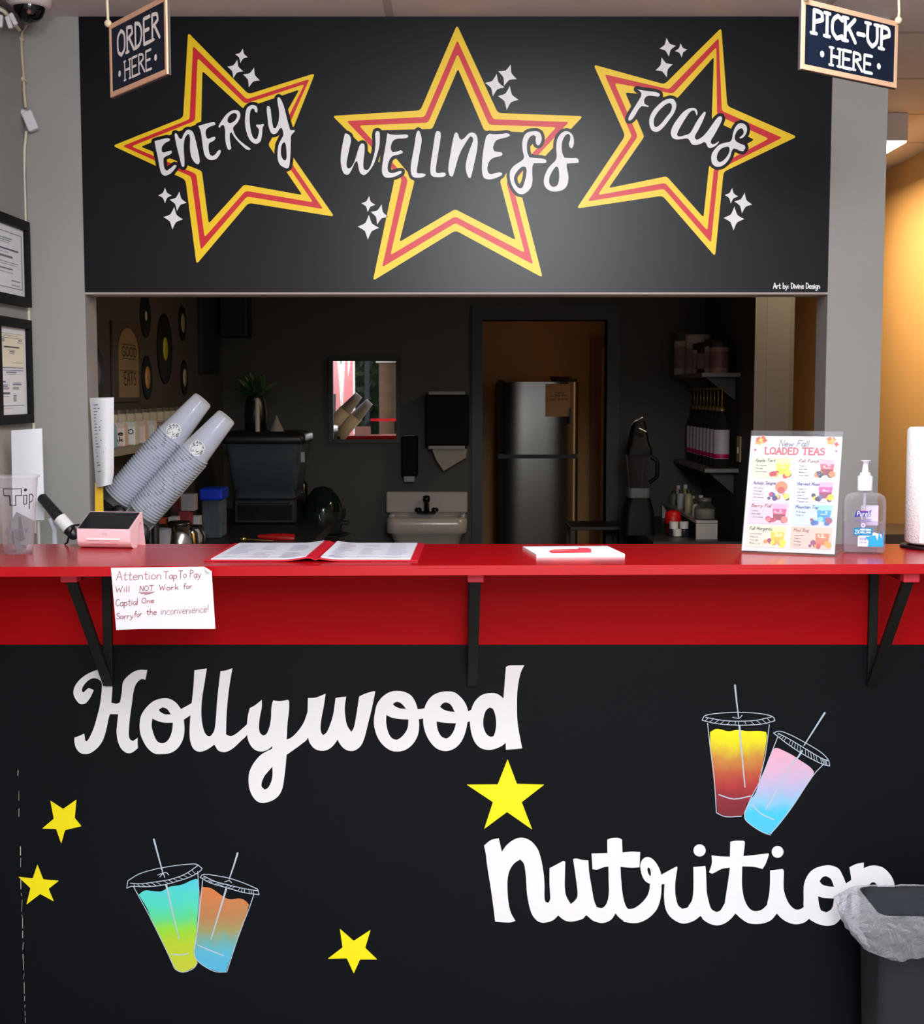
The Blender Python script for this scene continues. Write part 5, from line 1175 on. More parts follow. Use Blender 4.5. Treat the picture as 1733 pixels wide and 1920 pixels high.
for i in range(NP):
    p = along(i / NP); nrm = Vector((p.x / hx ** 2, p.y / hy ** 2)).normalized()
    for j, (off, dz) in enumerate(RS):
        q = Vector((p.x * 9, p.y * 9 + 3, j * 0.55))
        nz = mnoise.noise(q * 2.2) * 0.6 + mnoise.noise(q * 5.5) * 0.5
        amp = 0.0 if j == 4 else (0.004 if j < 4 else 0.006 + 0.0022 * (j - 4))
        corner = max(0, 1 - (Vector((p.x + hx, p.y + hy)).length / 0.07)) if j > 4 else 0
        o2 = off + nz * amp + corner * 0.030 * math.sin(min(1, (j - 4) / 5) * PI * .6)
        zz = dz + (mnoise.noise(q * 1.3 + Vector((5, 0, 0))) * 0.03 * ((j - 4) / 8) if j > 4 else 0)
        left = max(0, 1 - (p.x + hx) / 0.05) if j > 4 else 0
        bul = left * 0.042 * math.sin(min(1, (j - 4) / 7) * PI)
        vs.append(c0 + Vector((p.x - bul + nrm.x * o2, p.y + nrm.y * o2, bz + zz)))
M_ = len(RS)
for i in range(NP):
    i2 = (i + 1) % NP
    for j in range(M_ - 1): fs.append((i * M_ + j, i2 * M_ + j, i2 * M_ + j + 1, i * M_ + j + 1))
mm = MB(); mm.add(vs, fs, 0, None, False)
mm.m = [1 if (i % (M_ - 1)) < 4 else 0 for i in range(len(fs))]
mm.build('liner', [bag, bag_in], t)['label'] = 'crumpled clear plastic liner folded over the rim'

# ------------------------------------------------------------------ tilted stacks of clear cups in the hatch
kt = 0.92                                     # kitchen worktop height
topm = mat('dark_worktop', (30, 31, 34), 0.4, var=0.15)
wt = thing('back_worktop', (XK + 0.3, 5.75, 0), 'dark worktop along the left kitchen wall', 'worktop')
MB().bb((XK + 0.002, YF + 0.13, kt - 0.04), (XK + 0.66, YK - 0.002, kt)).build('worktop', topm, wt)
MB().bb((XK + 0.002, YF + 0.13, 0), (XK + 0.62, YK - 0.002, kt - 0.04)).build('cabinet', mat('dark_cabinet', (36, 36, 38), 0.5), wt)
cupm = clear('clear_cup', (244, 246, 252), 0.36, 0.06, (246, 248, 255), 0.5)
capr = clear('cup_rim', (236, 240, 248), 0.42, 0.07, (232, 236, 248), 0.4)
CH, RR, RB = 0.152, 0.0462, 0.0312
def cup_proto(name):
    r = bpy.data.objects.new(name, None); r.empty_display_size = 0.03; COL.objects.link(r); WORLD[r.name] = Vector((0, 0, 0))
    rad = lambda z: RR + (RB - RR) * z / CH
    m = MB()
    m.lathe([(rad(.0025), 0.0025), (rad(.02), .02), (rad(.06), .06), (rad(.10), .10), (rad(CH - .004), CH - .004), (RB - .003, CH), (RB - .006, CH - .003), (0.0, CH - .004)], (0, 0, 0), 30, cap0=False, cap1=False)
    m.build('cup_body', cupm, r)
    m = MB(); m.lathe([(RR - .001, 0.0035), (RR + .0028, 0.0034), (RR + .0036, 0.0017), (RR + .0028, 0), (RR - .001, 0)], (0, 0, 0), 30, cap0=False, cap1=False); m.build('rim', capr, r)
    return r, rad
proto, rad = cup_proto('plastic_cup')
dark = mat('cup_print_black', (40, 36, 44), 0.5)
def band(seed, z0, z1, n, parent, wide=1.0):
    random.seed(seed); m = MB(); m.paint = True
    for i in range(n):
        a = random.uniform(-0.75, 0.75) * wide; da = random.uniform(0.03, 0.10); za = random.uniform(z0, z1 - .002); zb = za + random.uniform(.0012, .0035)
        pts = [(a, za), (a + da, za + random.uniform(-.001, .001)), (a + da, zb), (a, zb)]
        m.add([Vector(((rad(z) + .0006) * math.cos(x), (rad(z) + .0006) * math.sin(x), z)) for x, z in pts], [(0, 1, 2, 3)])
    return m.build('print', dark, parent)
def sticker(parent):
    m = MB(); f = lambda x, y, off: Vector(((rad(y) + .0007 + off) * math.cos(x / .044), (rad(y) + .0007 + off) * math.sin(x / .044), y))
    m.paint = True; cy = 0.026; k = 0
    for rr in (0.024, 0.018, 0.012, 0.006):   # rings of a fan so the disc follows the round wall
        pass
    n = 28; vs = [f(0, cy, 0)]
    for rr in (0.008, 0.016, 0.024):
        vs += [f(rr * math.cos(2 * PI * i / n), cy + rr * math.sin(2 * PI * i / n), 0) for i in range(n)]
    fs = [(0, 1 + i, 1 + (i + 1) % n) for i in range(n)]
    for q in (0, 1): fs += [(1 + q * n + i, 1 + (q + 1) * n + i, 1 + (q + 1) * n + (i + 1) % n, 1 + q * n + (i + 1) % n) for i in range(n)]
    m.add(vs, fs, 0)
    st = m.build('sticker', mat('sticker_white', (238, 238, 240), 0.5, var=0.01), parent); st['label'] = 'round white sticker'
    m = MB(); k = 0.0004; random.seed(5)
    for i in range(80):
        a = random.uniform(0, 2 * PI); rr = 0.021 * math.sqrt(random.random()); x, y = rr * math.cos(a), cy + rr * math.sin(a)
        if random.random() < .5 and rr > .006: k = draw(m, ribbon([(x, y), (x + random.uniform(-.003, .003), y + random.uniform(-.002, .004))], random.uniform(.0010, .0022), jn=5), f, k)
        elif rr > .014: k = draw(m, ribbon(disc(x, y, .0015, 8), .0006, True, jn=4), f, k)
    m.build('sticker_print', dark, st)
PITCH_C = 0.0093
def stack(basepx, Y, n, axis_px, side, grp):
    base = P(basepx[0], basepx[1], Y); far = P(basepx[0] + axis_px[0], basepx[1] + axis_px[1], Y)
    ax = (base - far).normalized()             # from rim towards the cup bottom
    q = Vector((0, 0, 1)).rotation_difference(ax)
    # spin so that local +x faces the camera
    toc = Vector((0, -1, 0.0)); toc = (toc - ax * toc.dot(ax)).normalized()
    lx = q @ Vector((1, 0, 0)); ang = math.atan2(lx.cross(toc).dot(ax), lx.dot(toc))
    q = Quaternion(ax, ang) @ q
    for k in range(n):
        if k == 0 and side == 'left': o = proto
        else: o = dup(proto_plain if k else proto_first)
        o.location = base - ax * (CH + k * PITCH_C); o.rotation_mode = 'QUATERNION'
        o.rotation_quaternion = Quaternion(ax, (0.0 if k == 0 else 0.55 * math.sin(k * 12.9898 + (0 if side == 'left' else 1)))) @ q
        if k and (side == 'left' and k > 9 or k % 7 == 5):      # clean cups without visible print
            for ch in list(o.children):
                if ch.name.startswith('print'): bpy.data.objects.remove(ch)
        if k == 0: tag(o, 'outermost clear cup of the %s tilted stack, its round white sticker showing' % side, 'cup', grp)
        else: tag(o, 'clear plastic cup nested inside the %s tilted stack' % side, 'cup', grp)
    return base, ax
# an unstickered copy first, then the outermost cup gets its sticker
proto_plain = dup(proto)
band(21, 0.004, 0.014, 7, proto_plain)
proto_first = dup(proto); sticker(proto_first)
sticker(proto)
for o in (proto_plain, proto_first):           # keep these two as working copies outside the scene until used
    pass
AXP = (-0.655 * 250, 0.755 * 250)
bL, aL = stack((381, 749), 4.26, 28, AXP, 'left', 'clear cups of the left stack')
bR, aR = stack((425.5, 781), 4.22, 27, AXP, 'right', 'clear cups of the right stack')
def drop(o):
    for ch in list(o.children): drop(ch)
    bpy.data.objects.remove(o)
drop(proto_plain); drop(proto_first)
# the dispenser that holds the stacks: two white troughs on black feet
t = thing('cup_dispenser', (bL + bR).lerp(Vector(), .5) - Vector((0, 0, (bL.z + bR.z) / 2 - kt)), 'white twin trough cup dispenser under the two tilted cup stacks', 'cup dispenser')
tw = mat('white_tube', (236, 234, 228), 0.4, var=0.02)
for b, a in ((bL, aL), (bR, aR)):
    s0 = b - a * 0.16; s1 = b - a * 0.455
    yax = Vector((0, 1, 0)); yax = (yax - a * yax.dot(a)).normalized(); xax = a.cross(yax)
    m = MB(); vs = []; fs = []; n = 16
    for rr in (0.0525, 0.0555):
        for pnt in (s0, s1):
            for k in range(n + 1):
                an = -PI * 0.34 + PI * 0.68 * k / n
                vs.append(pnt + yax * rr * math.cos(an) + xax * rr * math.sin(an))
    q = n + 1
    for k in range(n):
        fs += [(k, k + 1, q + k + 1, q + k), (2 * q + k + 1, 2 * q + k, 3 * q + k, 3 * q + k + 1), (k + 1, k, 2 * q + k, 2 * q + k + 1), (q + k, q + k + 1, 3 * q + k + 1, 3 * q + k)]
    fs += [(0, q, 3 * q, 2 * q), (n, 2 * q + n, 3 * q + n, q + n)]
    m.add(vs, fs, 0, None, True); m.build('trough', tw, t)
    m = MB(); e0 = s1 + a * 0.01; m.lathe([(0.056, 0), (0.056, 0.02)], e0 - a * 0.02, 24, axis=a); m.build('end_stop', mat('black_rubber', (16, 16, 18), 0.5), t)
    kn = b - a * (0.43) - Vector((0, 0.062, 0)) + xax * (0.045 if xax.x > 0 else -0.045)
    m = MB(); m.ball(kn, 0.026, 0, 16, 12, (1, .6, 1.25)); m.build('clamp_knob', mat('black_rubber', (16, 16, 18), 0.5), t)
    f0 = s1 + yax * 0.05 + a * 0.1
    m = MB(); m.tube([f0, Vector((f0.x, f0.y, kt))], 0.012, 10); m.build('leg', mat('black_rubber', (16, 16, 18), 0.5), t)

# ------------------------------------------------------------------ left kitchen wall
def on_left(px, py, off=0.0): return PX(px, py, XK + off)
vin = mat('vinyl_black', (10, 11, 13), 0.45, spec=0.2, var=0.1)
def record(px, py, dia, lab, col, label, th=0.003):
    c = on_left(px, py)
    t = thing('vinyl_record', (XK, c.y, c.z - dia / 2), label, 'vinyl record', 'records on the left kitchen wall')
    m = MB(); m.lathe([(dia / 2, 0.002), (dia / 2, 0.005), (dia / 2 - .004, 0.0056), (0.0, 0.0052)], (XK, c.y, c.z), 48, axis=(1, 0, 0), cap1=False); m.build('disc', vin, t)
    m = MB(); m.lathe([(lab, 0.0056), (lab, 0.0064), (0.004, 0.0066)], (XK, c.y, c.z), 32, axis=(1, 0, 0)); m.build('label_disc', col, t)
    m = MB(); m.lathe([(0.004, 0.0066), (0.0038, 0.007)], (XK, c.y, c.z), 12, axis=(1, 0, 0)); m.build('spindle_hole', vin, t)
record(308, 654, 0.302, 0.050, mat('label_lime', (190, 186, 40), 0.5, var=0.1), 'large record with a lime label in the middle of the wall group')
record(271.5, 592, 0.178, 0.020, mat('label_white', (200, 196, 190), 0.5), 'black record with a tiny white label above the lower left record')
record(341, 606, 0.160, 0.044, mat('label_grey', (156, 150, 140), 0.5), 'small record with a grey label at the upper right')
record(274.5, 708, 0.178, 0.046, mat('label_orange', (196, 150, 96), 0.5, var=0.15), 'small record with an orange label at the lower left')
record(344.5, 708, 0.160, 0.042, mat('label_cream', (176, 170, 150), 0.5), 'small record with a cream label at the lower right')
record(180, 700, 0.178, 0.044, mat('label_violet', (120, 112, 140), 0.5, var=0.2), 'record half hidden behind the left edge of the hatch')
# old tin sign
ys0, ys1 = on_left(207, 680).y, on_left(258, 680).y
z1 = on_left(232, 606).z; z0 = on_left(232, 754).z
t = thing('tin_sign', (XK, (ys0 + ys1) / 2, z0), 'brown vintage tin sign with an arched panel and dark lettering', 'wall sign')
m = MB(); m.bb((XK + .001, ys0, z0), (XK + .012, ys1, z1), 0, 0.002); m.build('plate', mat('tin_brown', (60, 46, 32), 0.55, var=0.25, scale=12), t)
fnl = lambda x, y, off: Vector((XK + 0.0126 + off, ys0 + (ys1 - ys0) * x, z0 + (z1 - z0) * y))
m = MB(); m.paint = True
arch = [(.16, .06), (.92, .06), (.92, .62)] + [(.54 + .38 * math.cos(x), .62 + .32 * math.sin(x)) for x in [i * PI / 14 for i in range(15)]] + [(.16, .62)]
fillp(m, arch, fnl, 0); m.build('arched_panel', mat('tin_ochre', (138, 116, 78), 0.55, var=0.2, scale=14), t)
m = MB(); k = .0004
for tx, x, y, h, w in (('GOOD', .28, .58, .12, .56), ('EATS', .34, .22, .16, .46)): k = write(m, [[(a, b) for a, b in s] for s in hand(tx, x, y, h, w)], .022, fnl, k)
for y in (.55, .73): k = draw(m, ribbon([(.3, y), (.8, y)], .012), fnl, k)
for y in (.40,): k = draw(m, ribbon([(.2, y), (.9, y)], .008), fnl, k)
m.build('lettering', mat('tin_dark', (46, 36, 26), 0.6), t)
# chalk board and loudspeaker
yb0, yb1 = on_left(371, 640).y, on_left(403, 640).y
zb = on_left(388, 700).z
t = thing('dark_board', (XK, (yb0 + yb1) / 2, zb), 'dark hanging board high on the left kitchen wall', 'board')
MB().bb((XK + .001, yb0, zb), (XK + .02, yb1, zb + .62), 0, .002).build('frame', mat('board_frame', (20, 24, 34), 0.5), t)
MB().bb((XK + .018, yb0 + .02, zb + .03), (XK + .022, yb1 - .02, zb + .59)).build('panel', mat('board_face', (26, 34, 46), 0.45), t)
a = P(413, 632, 7.25); b = P(462, 500, 7.25)
t = thing('wall_speaker', ((a.x + b.x) / 2, 7.3, a.z), 'black loudspeaker in the upper corner of the kitchen', 'speaker')
MB().bb((a.x, 7.24, a.z), (b.x, 7.42, a.z + 0.36), 0, .006).build('cabinet', mat('speaker_black', (12, 12, 15), 0.5), t)
MB().bb((a.x + .012, 7.232, a.z + .015), (b.x - .012, 7.242, a.z + .345)).build('grille', mat('speaker_grille', (20, 20, 24), 0.7, bump=0.6, scale=30), t)
MB().bb(((a.x + b.x) / 2 - .02, 7.42, a.z + .15), ((a.x + b.x) / 2 + .02, 7.499, a.z + .21)).build('mount', mat('speaker_black', (12, 12, 15), 0.5), t)

# two narrow shelves with small cartons and jars
sy0, sy1 = 4.45, 6.2
zs = PX(230, 839, XK + .12).z; zt2 = PX(262, 800, XK + .10).z
shm = mat('shelf_wood', (150, 140, 118), 0.5, var=0.1)
zs = P(232, 839, 4.72).z
tag(MB().bb((XK + .001, sy0, zs - .022), (XK + .16, sy1, zs)).build('wall_shelf', shm), 'lower pale shelf on the left kitchen wall', 'shelf', 'shelves on the left kitchen wall')
zs2 = P(262, 799, 4.9).z
tag(MB().bb((XK + .001, sy0, zs2 - .012), (XK + .10, sy1, zs2)).build('wall_shelf', shm), 'upper narrow shelf of small jars on the left kitchen wall', 'shelf', 'shelves on the left kitchen wall')
def carton(y, w, h, body, text, label, first=[None]):
    c = Vector((XK + .10, y, zs))
    t = thing('carton', c, label, 'carton', 'cartons on the left kitchen shelf')
    m = MB(); m.box(c + Vector((0, 0, h * .40)), (.052, w, h * .8), 0, .004)
    m.prism([(-w / 2, h * .78), (w / 2, h * .78), (w * .18, h), (-w * .18, h)], lambda u, v, s: c + Vector((s, u, v)), -.024, .024)
    bd_ = m.build('body', body, t)
    if text:
        m = MB(); f = lambda x, yv, off: c + Vector((x - .022, -w / 2 - .0006 - off, yv)); k = 0; m.paint = True
        for i, tx in enumerate(text): k = write(m, hand(tx, 0.004, h * (.48 - .26 * i), .016, .040), .0034, f, k)
        m.build('lettering', mat('carton_ink', (20, 20, 30), 0.5), bd_)
blu = mat('carton_blue', (150, 200, 220), 0.5); crm = mat('carton_cream', (226, 200, 186), 0.5); whc = mat('carton_white', (222, 220, 208), 0.5)
for i, (bdm, tx, lb) in enumerate(((blu, ('TU',), 'pale blue carton nearest on the left kitchen shelf'), (crm, ('ne', 'mk'), 'cream carton with black letters on the left kitchen shelf'), (whc, ('CO',), 'white carton marked CO on the left kitchen shelf'), (crm, (), 'plain cream carton behind the white marked one'), (whc, (), 'plain white carton, deepest of the five on the shelf'))):
    carton(4.66 + i * .155, .06, .082, bdm, tx, lb)
jar0 = None
jm = [mat('jar_beige', (176, 166, 144), 0.5, var=0.2), mat('jar_dark', (70, 64, 54), 0.5, var=0.2)]
for i in range(12):
    y = 4.62 + i * .125
    if i == 0:
        t = thing('spice_jar', (XK + .055, y, zs2), 'small beige jar in the row on the upper shelf', 'jar', 'small jars on the upper shelf')
        MB().lathe([(.028, 0), (.030, .004), (.030, .036), (.026, .042)], (XK + .055, y, zs2), 16).build('glass', jm[0], t)
        MB().lathe([(.028, .042), (.028, .056)], (XK + .055, y, zs2), 16).build('lid', jm[1], t); jar0 = t
    else:
        o = dup(jar0); o.location = (XK + .055, y, zs2)

# ------------------------------------------------------------------ things on the left worktop
def lathe_thing(name, c, prof, m, label, cat, group=None, n=24):
    return tag(MB().lathe(prof, c, n).build(name, m, None, c), label, cat, group)
# steel coffee carafe
c0 = P(338, 1030, 4.75); c0.z = P(338, 1040, 4.75).z
MBs = MB().bb((c0.x - .12, c0.y - .12, kt), (c0.x + .12, c0.y + .14, c0.z)); tag(MBs.build('warmer_base', mat('warmer_black', (22, 22, 24), 0.4)), 'black warmer base under the steel carafe', 'coffee warmer')
steel = mat('brushed_steel', (190, 188, 184), 0.18, 1.0, var=0.05)
t = thing('coffee_carafe', c0, 'shiny steel coffee carafe with a black handle behind the card reader', 'carafe')
MB().lathe([(.060, 0), (.064, .004), (.064, .04), (.060, .075), (.045, .098), (.040, .102)], c0, 36).build('pot', steel, t)
MB().lathe([(.040, .102), (.042, .108), (.036, .116), (.012, .118)], c0, 28).build('lid', mat('carafe_black', (18, 18, 20), 0.35), t)
MB().tube([c0 + Vector(v) for v in ((.050, -.02, .098), (.075, -.03, .10), (.092, -.035, .07), (.088, -.035, .02), (.064, -.025, .012))], .009, 10).build('handle', mat('carafe_black', (18, 18, 20), 0.35), t)
MB().prism([(-.014, .088), (.014, .088), (.0, .108)], lambda u, v, s: c0 + Vector((-.045 - s, u - .01, v)), 0, .024).build('spout', steel, t)
# clear cup lying in front of it
c1_ = P(300, 1012, 4.55)
t = thing('loose_cup', (c1_.x, c1_.y, kt), 'clear cup standing beside the steel carafe', 'cup')
zz = P(300, 1040, 4.55).z
MB().bb((c1_.x - .06, c1_.y - .05, kt), (c1_.x + .05, c1_.y + .05, zz)).build('stack_below', mat('warmer_black', (22, 22, 24), 0.4), t)
MB().lathe([(.030, 0), (.0325, .03), (.036, .06), (.038, .085), (.040, .086)], Vector((c1_.x, c1_.y, zz)), 28, cap0=True, cap1=False).build('cup_body', clear('clear_cup2', (230, 234, 238), 0.25, 0.06, (220, 224, 230), 0.5), t)
# clutter of small boxes and packets
random.seed(19)
for i, (px, py, wpx, hpx, col, lb) in enumerate(((324, 1000, 16, 60, (214, 210, 214), 'tall white packet in the clutter left of the blue lidded tub'), (346, 985, 22, 52, (150, 40, 60), 'dark red box in the clutter behind the carafe'), (366, 996, 15, 55, (206, 204, 206), 'narrow white box beside the blue lidded tub'),
        (303, 985, 14, 24, (220, 90, 50), 'small orange box right of the cup dispenser'), (352, 940, 26, 26, (176, 170, 176), 'pale grey box on top of the clutter'), (330, 945, 12, 22, (120, 40, 50), 'little maroon packet on top of the clutter'))):
    Y = 5.6 + (i % 3) * .08; c = P(px, py + hpx * .2, Y); w = wpx / 2600 * Y
    z1_ = P(px, py - hpx * .5, Y).z; z0_ = kt if i < 4 else P(px, 958, Y).z
    t = MB().bb((c.x - w / 2, Y, z0_), (c.x + w / 2, Y + .07, z1_), 0, .002).build('packet' if i in (0, 5) else 'box', mat('clutter_%d' % i, col, 0.5, var=0.12, scale=30))
    tag(t, lb, 'box' if i not in (0, 5) else 'packet', 'small boxes behind the carafe')
# clear tub with a blue lid
a = P(376, 940, 5.95); b = P(416, 940, 5.95); zb1 = P(396, 938, 5.95).z
t = thing('lidded_tub', ((a.x + b.x) / 2, 6.02, kt), 'clear plastic tub with a bright blue lid', 'tub')
MB().bb((a.x + .004, 5.95, kt), (b.x - .004, 6.10, zb1), 0, .01).build('tub', clear('tub_clear', (210, 222, 232), 0.22, 0.15, (150, 164, 178), 0.3), t)
MB().bb((a.x - .004, 5.94, zb1), (b.x + .004, 6.11, zb1 + .05), 0, .008).build('lid', mat('lid_blue', (20, 60, 220), 0.35), t)
# black machine with a lidded grey bin on top
a = P(437, 935, 6.6); b = P(556, 935, 6.6)
t = thing('black_machine', ((a.x + b.x) / 2, 6.75, kt), 'black boxy machine under the grey storage bin', 'appliance')
MB().bb((a.x, 6.60, kt), (b.x, 6.98, a.z), 0, .01).build('housing', mat('machine_black', (13, 13, 15), 0.35), t)
MB().bb((a.x + .02, 6.594, kt + .02), (b.x - .02, 6.602, a.z - .03)).build('door', mat('machine_door', (20, 20, 23), 0.2), t)
MB().tube([Vector((a.x + .03, 6.585, a.z - .018)), Vector((b.x - .03, 6.585, a.z - .018))], .005, 8).build('handle', mat('machine_handle', (46, 46, 50), 0.3), t)
zb0 = a.z; T0 = P(416, 828, 6.58); T1 = P(577, 828, 6.58); B0 = P(438, 930, 6.6); B1 = P(551, 930, 6.6)
t = thing('storage_bin', ((T0.x + T1.x) / 2, 6.78, zb0), 'grey see-through storage bin with a black lid on the black machine', 'storage bin')
cx_ = (B0.x + B1.x) / 2; hxb = (B1.x - B0.x) / 2; hxt = (T1.x - T0.x) / 2 - .02; cb = Vector((cx_, 6.78, zb0)); hh = T0.z - zb0
m = MB(); rloft(m, [(hxb, .15, 0.0), (hxb, .15, hh * .14), (hxb + .012, .155, hh * .15), (hxt * .94, .17, hh * .7), (hxt, .175, hh)], cb, .03, True, False)
m.build('bin_body', clear('bin_grey_plastic', (150, 166, 174), 0.55, 0.25, (88, 100, 108), 0.3), t)
m = MB(); rloft(m, [(hxt + .012, .19, hh - .012), (hxt + .018, .196, hh), (hxt + .016, .194, hh + .03), (hxt - .02, .17, hh + .046)], cb, .03, True, True); m.build('lid', mat('bin_lid_black', (16, 16, 18), 0.4), t)
m = MB(); m.box(cb + Vector((hxt + .004, -.176, hh - .075)), (.02, .012, .05), 0, .003); m.build('latch', mat('latch_grey', (150, 154, 156), 0.4), t)
lidz = zb0 + hh + .046
# vase with greenery, white candle, folded tissue
c = P(480, 800, 6.74); c.z = lidz
t = thing('plant_vase', c, 'dark vase of greenery on the storage bin lid', 'plant')
MB().lathe([(.045, 0), (.052, .01), (.055, .08), (.048, .14), (.040, .16), (.046, .17)], c, 24).build('vase', mat('vase_black', (18, 20, 22), 0.3), t)
random.seed(8); m = MB()
for i in range(80):
    a0 = random.uniform(0, 2 * PI); el = random.uniform(.5, 1.45); L_ = random.uniform(.08, .16)
    d_ = Vector((math.cos(a0) * math.cos(el), math.sin(a0) * math.cos(el), math.sin(el))); p0 = c + Vector((0, 0, .15)); sd = d_.orthogonal().normalized() * random.uniform(.008, .016)
    pm = p0 + d_ * L_ * .6; pe = p0 + d_ * L_ + Vector((0, 0, -.02)); nn = d_.cross(sd).normalized() * .002
    m.add([p0, pm + sd, pe, pm - sd, p0 + nn, pm + sd + nn, pe + nn, pm - sd + nn], [(0, 1, 2, 3), (7, 6, 5, 4), (0, 4, 5, 1), (1, 5, 6, 2), (2, 6, 7, 3), (3, 7, 4, 0)])
m.build('leaves', mat('leaf_green', (44, 74, 40), 0.5, var=0.3), t)
c = P(483, 803, 6.63); c.z = lidz
tag(MB().lathe([(.011, 0), (.011, P(483, 748, 6.63).z - lidz), (.004, P(483, 746, 6.63).z - lidz)], c, 16).build('candle', mat('candle_ivory', (190, 182, 172), 0.6)), 'pale upright candle in front of the dark vase', 'candle')
c = P(519, 803, 6.68); c.z = lidz
tag(MB().lathe([(.036, 0), (.032, .012), (.020, .035), (.008, .062), (.002, .078)], c, 9).build('tissue', mat('tissue_paper', (140, 132, 124), 0.8, var=0.1)), 'peaked white tissue on the storage bin lid', 'tissue')
# dark bottle, round cooker on a tray, red tool and brass spoon
c = P(566, 925, 7.28); c.z = kt
h_ = P(566, 888, 7.28).z - kt
lathe_thing('dark_bottle', c, [(.030, 0), (.032, .01), (.032, h_ * .72), (.012, h_ * .86), (.011, h_ * .97), (.013, h_)], mat('bottle_dark', (14, 17, 16), 0.2), 'dark bottle between the black machine and the round cooker', 'bottle')
c = P(608, 1000, 6.9); c.z = kt
t = thing('serving_tray', c, 'round black tray under the dark cooker', 'tray')
zt_ = P(608, 1000, 6.9).z
MB().lathe([(.06, 0.001), (.03, .02), (.03, zt_ - kt - .02), (.115, zt_ - kt - .012), (.135, zt_ - kt - .002), (.128, zt_ - kt - .002), (.11, zt_ - kt - .005)], c, 36).build('tray', mat('tray_black', (18, 20, 20), 0.3), t)
c = P(606, 1000, 6.9)
c.z = zt_
t = thing('round_cooker', c, 'dark green domed cooker on the round black tray', 'cooker')
hl = P(606, 958, 6.9).z - zt_; ht_ = P(606, 911, 6.9).z - zt_
MB().lathe([(.085, 0), (.094, .01), (.094, hl)], c, 32).build('pot', mat('cooker_pot', (34, 46, 44), 0.3), t)
MB().lathe([(.098, hl), (.096, hl + .03), (.078, hl + .07), (.045, ht_ - .012), (.0, ht_)], c, 32, cap1=False).build('dome_lid', clear('dome_green', (90, 120, 112), 0.6, 0.08, (26, 40, 38), 0.3), t)
MB().tube([c + Vector((-.01, -.0955, hl - .01)), c + Vector((.006, -.0955, hl - .085))], .003, 6).build('pale_bar', mat('pale_metal', (170, 176, 160), 0.25, 0.8), t)  # thin pale metallic bar on the front of the pot
MB().box(c + Vector((.11, -.02, hl * .5)), (.05, .03, .02), 0, .005).build('side_handle', mat('tray_black', (18, 20, 20), 0.3), t)
zr_ = P(500, 1019, 5.9).z
c = P(515, 1012, 5.9)
t = thing('red_handled_tool', (c.x, 5.9, kt), 'red handled tool lying on the black box behind the open folder', 'tool')
MB().bb((P(470, 1012, 5.9).x, 5.86, kt + .001), (P(552, 1012, 5.9).x, 6.2, zr_ + .004)).build('box_below', mat('warmer_black', (22, 22, 24), 0.4), t)
p0 = P(484, 1006, 5.9); p1 = P(552, 1010, 5.9)
MB().tube([p0, p0.lerp(p1, .2), p0.lerp(p1, .45), p0.lerp(p1, .75), p1], [.008, .012, .017, .021, .019], 12).build('handle', mat('tool_red', (190, 20, 24), 0.4), t)
p0 = P(456, 1011, 5.8); p1 = P(513, 1014, 5.8)
t = thing('brass_spoon', (p0.x, 5.8, kt), 'thin brass coloured spoon in front of the red handled tool', 'spoon')
MB().bb((p0.x - .01, 5.78, kt), (p1.x, 5.84, p0.z - .012)).build('rest', mat('warmer_black', (22, 22, 24), 0.4), t)
MB().tube([p0, p1], .0032, 8).build('stem', mat('brass', (190, 160, 100), 0.25, 0.9), t); MB().ball(p0, .012, 0, 14, 10, (1, .6, .9)).build('bowl', mat('brass', (190, 160, 100), 0.25, 0.9), t)

# ------------------------------------------------------------------ back wall of the kitchen
yk = YK - 0.001
def pbox(mb, x0p, y0p, x1p, y1p, Y0, Y1, bev=0.0, mi=0):
    """box whose front face covers a photo rectangle at depth Y0, running back to Y1"""
    a_ = P(x0p, y1p, Y0); b_ = P(x1p, y0p, Y0)
    return mb.bb((a_.x, Y0, a_.z), (b_.x, Y1, b_.z), mi, bev)
t = thing('wall_mirror', P(683, 831, yk), 'black framed mirror on the back wall reflecting the shop', 'mirror')
m = MB(); Y = YK - .03
pbox(m, 617, 670, 624, 831, Y, yk); pbox(m, 743, 670, 750, 831, Y, yk); pbox(m, 624, 670, 743, 677, Y, yk); pbox(m, 624, 824, 743, 831, Y, yk)
m.build('frame', mat('mirror_frame', (8, 8, 10), 0.5), t)
mm_ = bpy.data.materials.new('mirror_glass'); mm_.use_nodes = True; b_ = mm_.node_tree.nodes['Principled BSDF']
b_.inputs['Base Color'].default_value = (0.86, 0.88, 0.88, 1); b_.inputs['Metallic'].default_value = 1; b_.inputs['Roughness'].default_value = 0.01
m = MB(); pbox(m, 623.5, 676.5, 743.5, 824.5, YK - .018, yk); m.build('mirror_glass', mm_, t)
# towel dispenser with a hanging towel
t = thing('towel_dispenser', P(838, 838, yk), 'black paper towel dispenser on the back wall beside the dark doorway', 'towel dispenser')
m = MB(); pbox(m, 798, 740, 880, 836, 7.30, yk, .008); m.build('housing', mat('dispenser_black', (7, 8, 10), 0.55, spec=0.08), t)
m = MB(); pbox(m, 804, 734, 872, 740, 7.30, yk); pbox(m, 804, 836, 872, 842, 7.30, yk); m.build('trim_strip', mat('dispenser_grey', (112, 108, 106), 0.4), t)
q = [P(x, y, 7.32) for x, y in ((810, 842), (876, 842), (874, 858), (832, 883), (818, 862))]
m = MB(); m.add(q + [v + Vector((0, .002, 0)) for v in q], [(4, 3, 2, 1, 0), (5, 6, 7, 8, 9)] + [(i, (i + 1) % 5, (i + 1) % 5 + 5, i + 5) for i in range(5)]); m.build('towel_sheet', mat('towel_sheet', (150, 144, 136), 0.8), t)
t = thing('soap_dispenser', P(768, 905, yk), 'tall black soap dispenser between the mirror and the sink', 'soap dispenser')
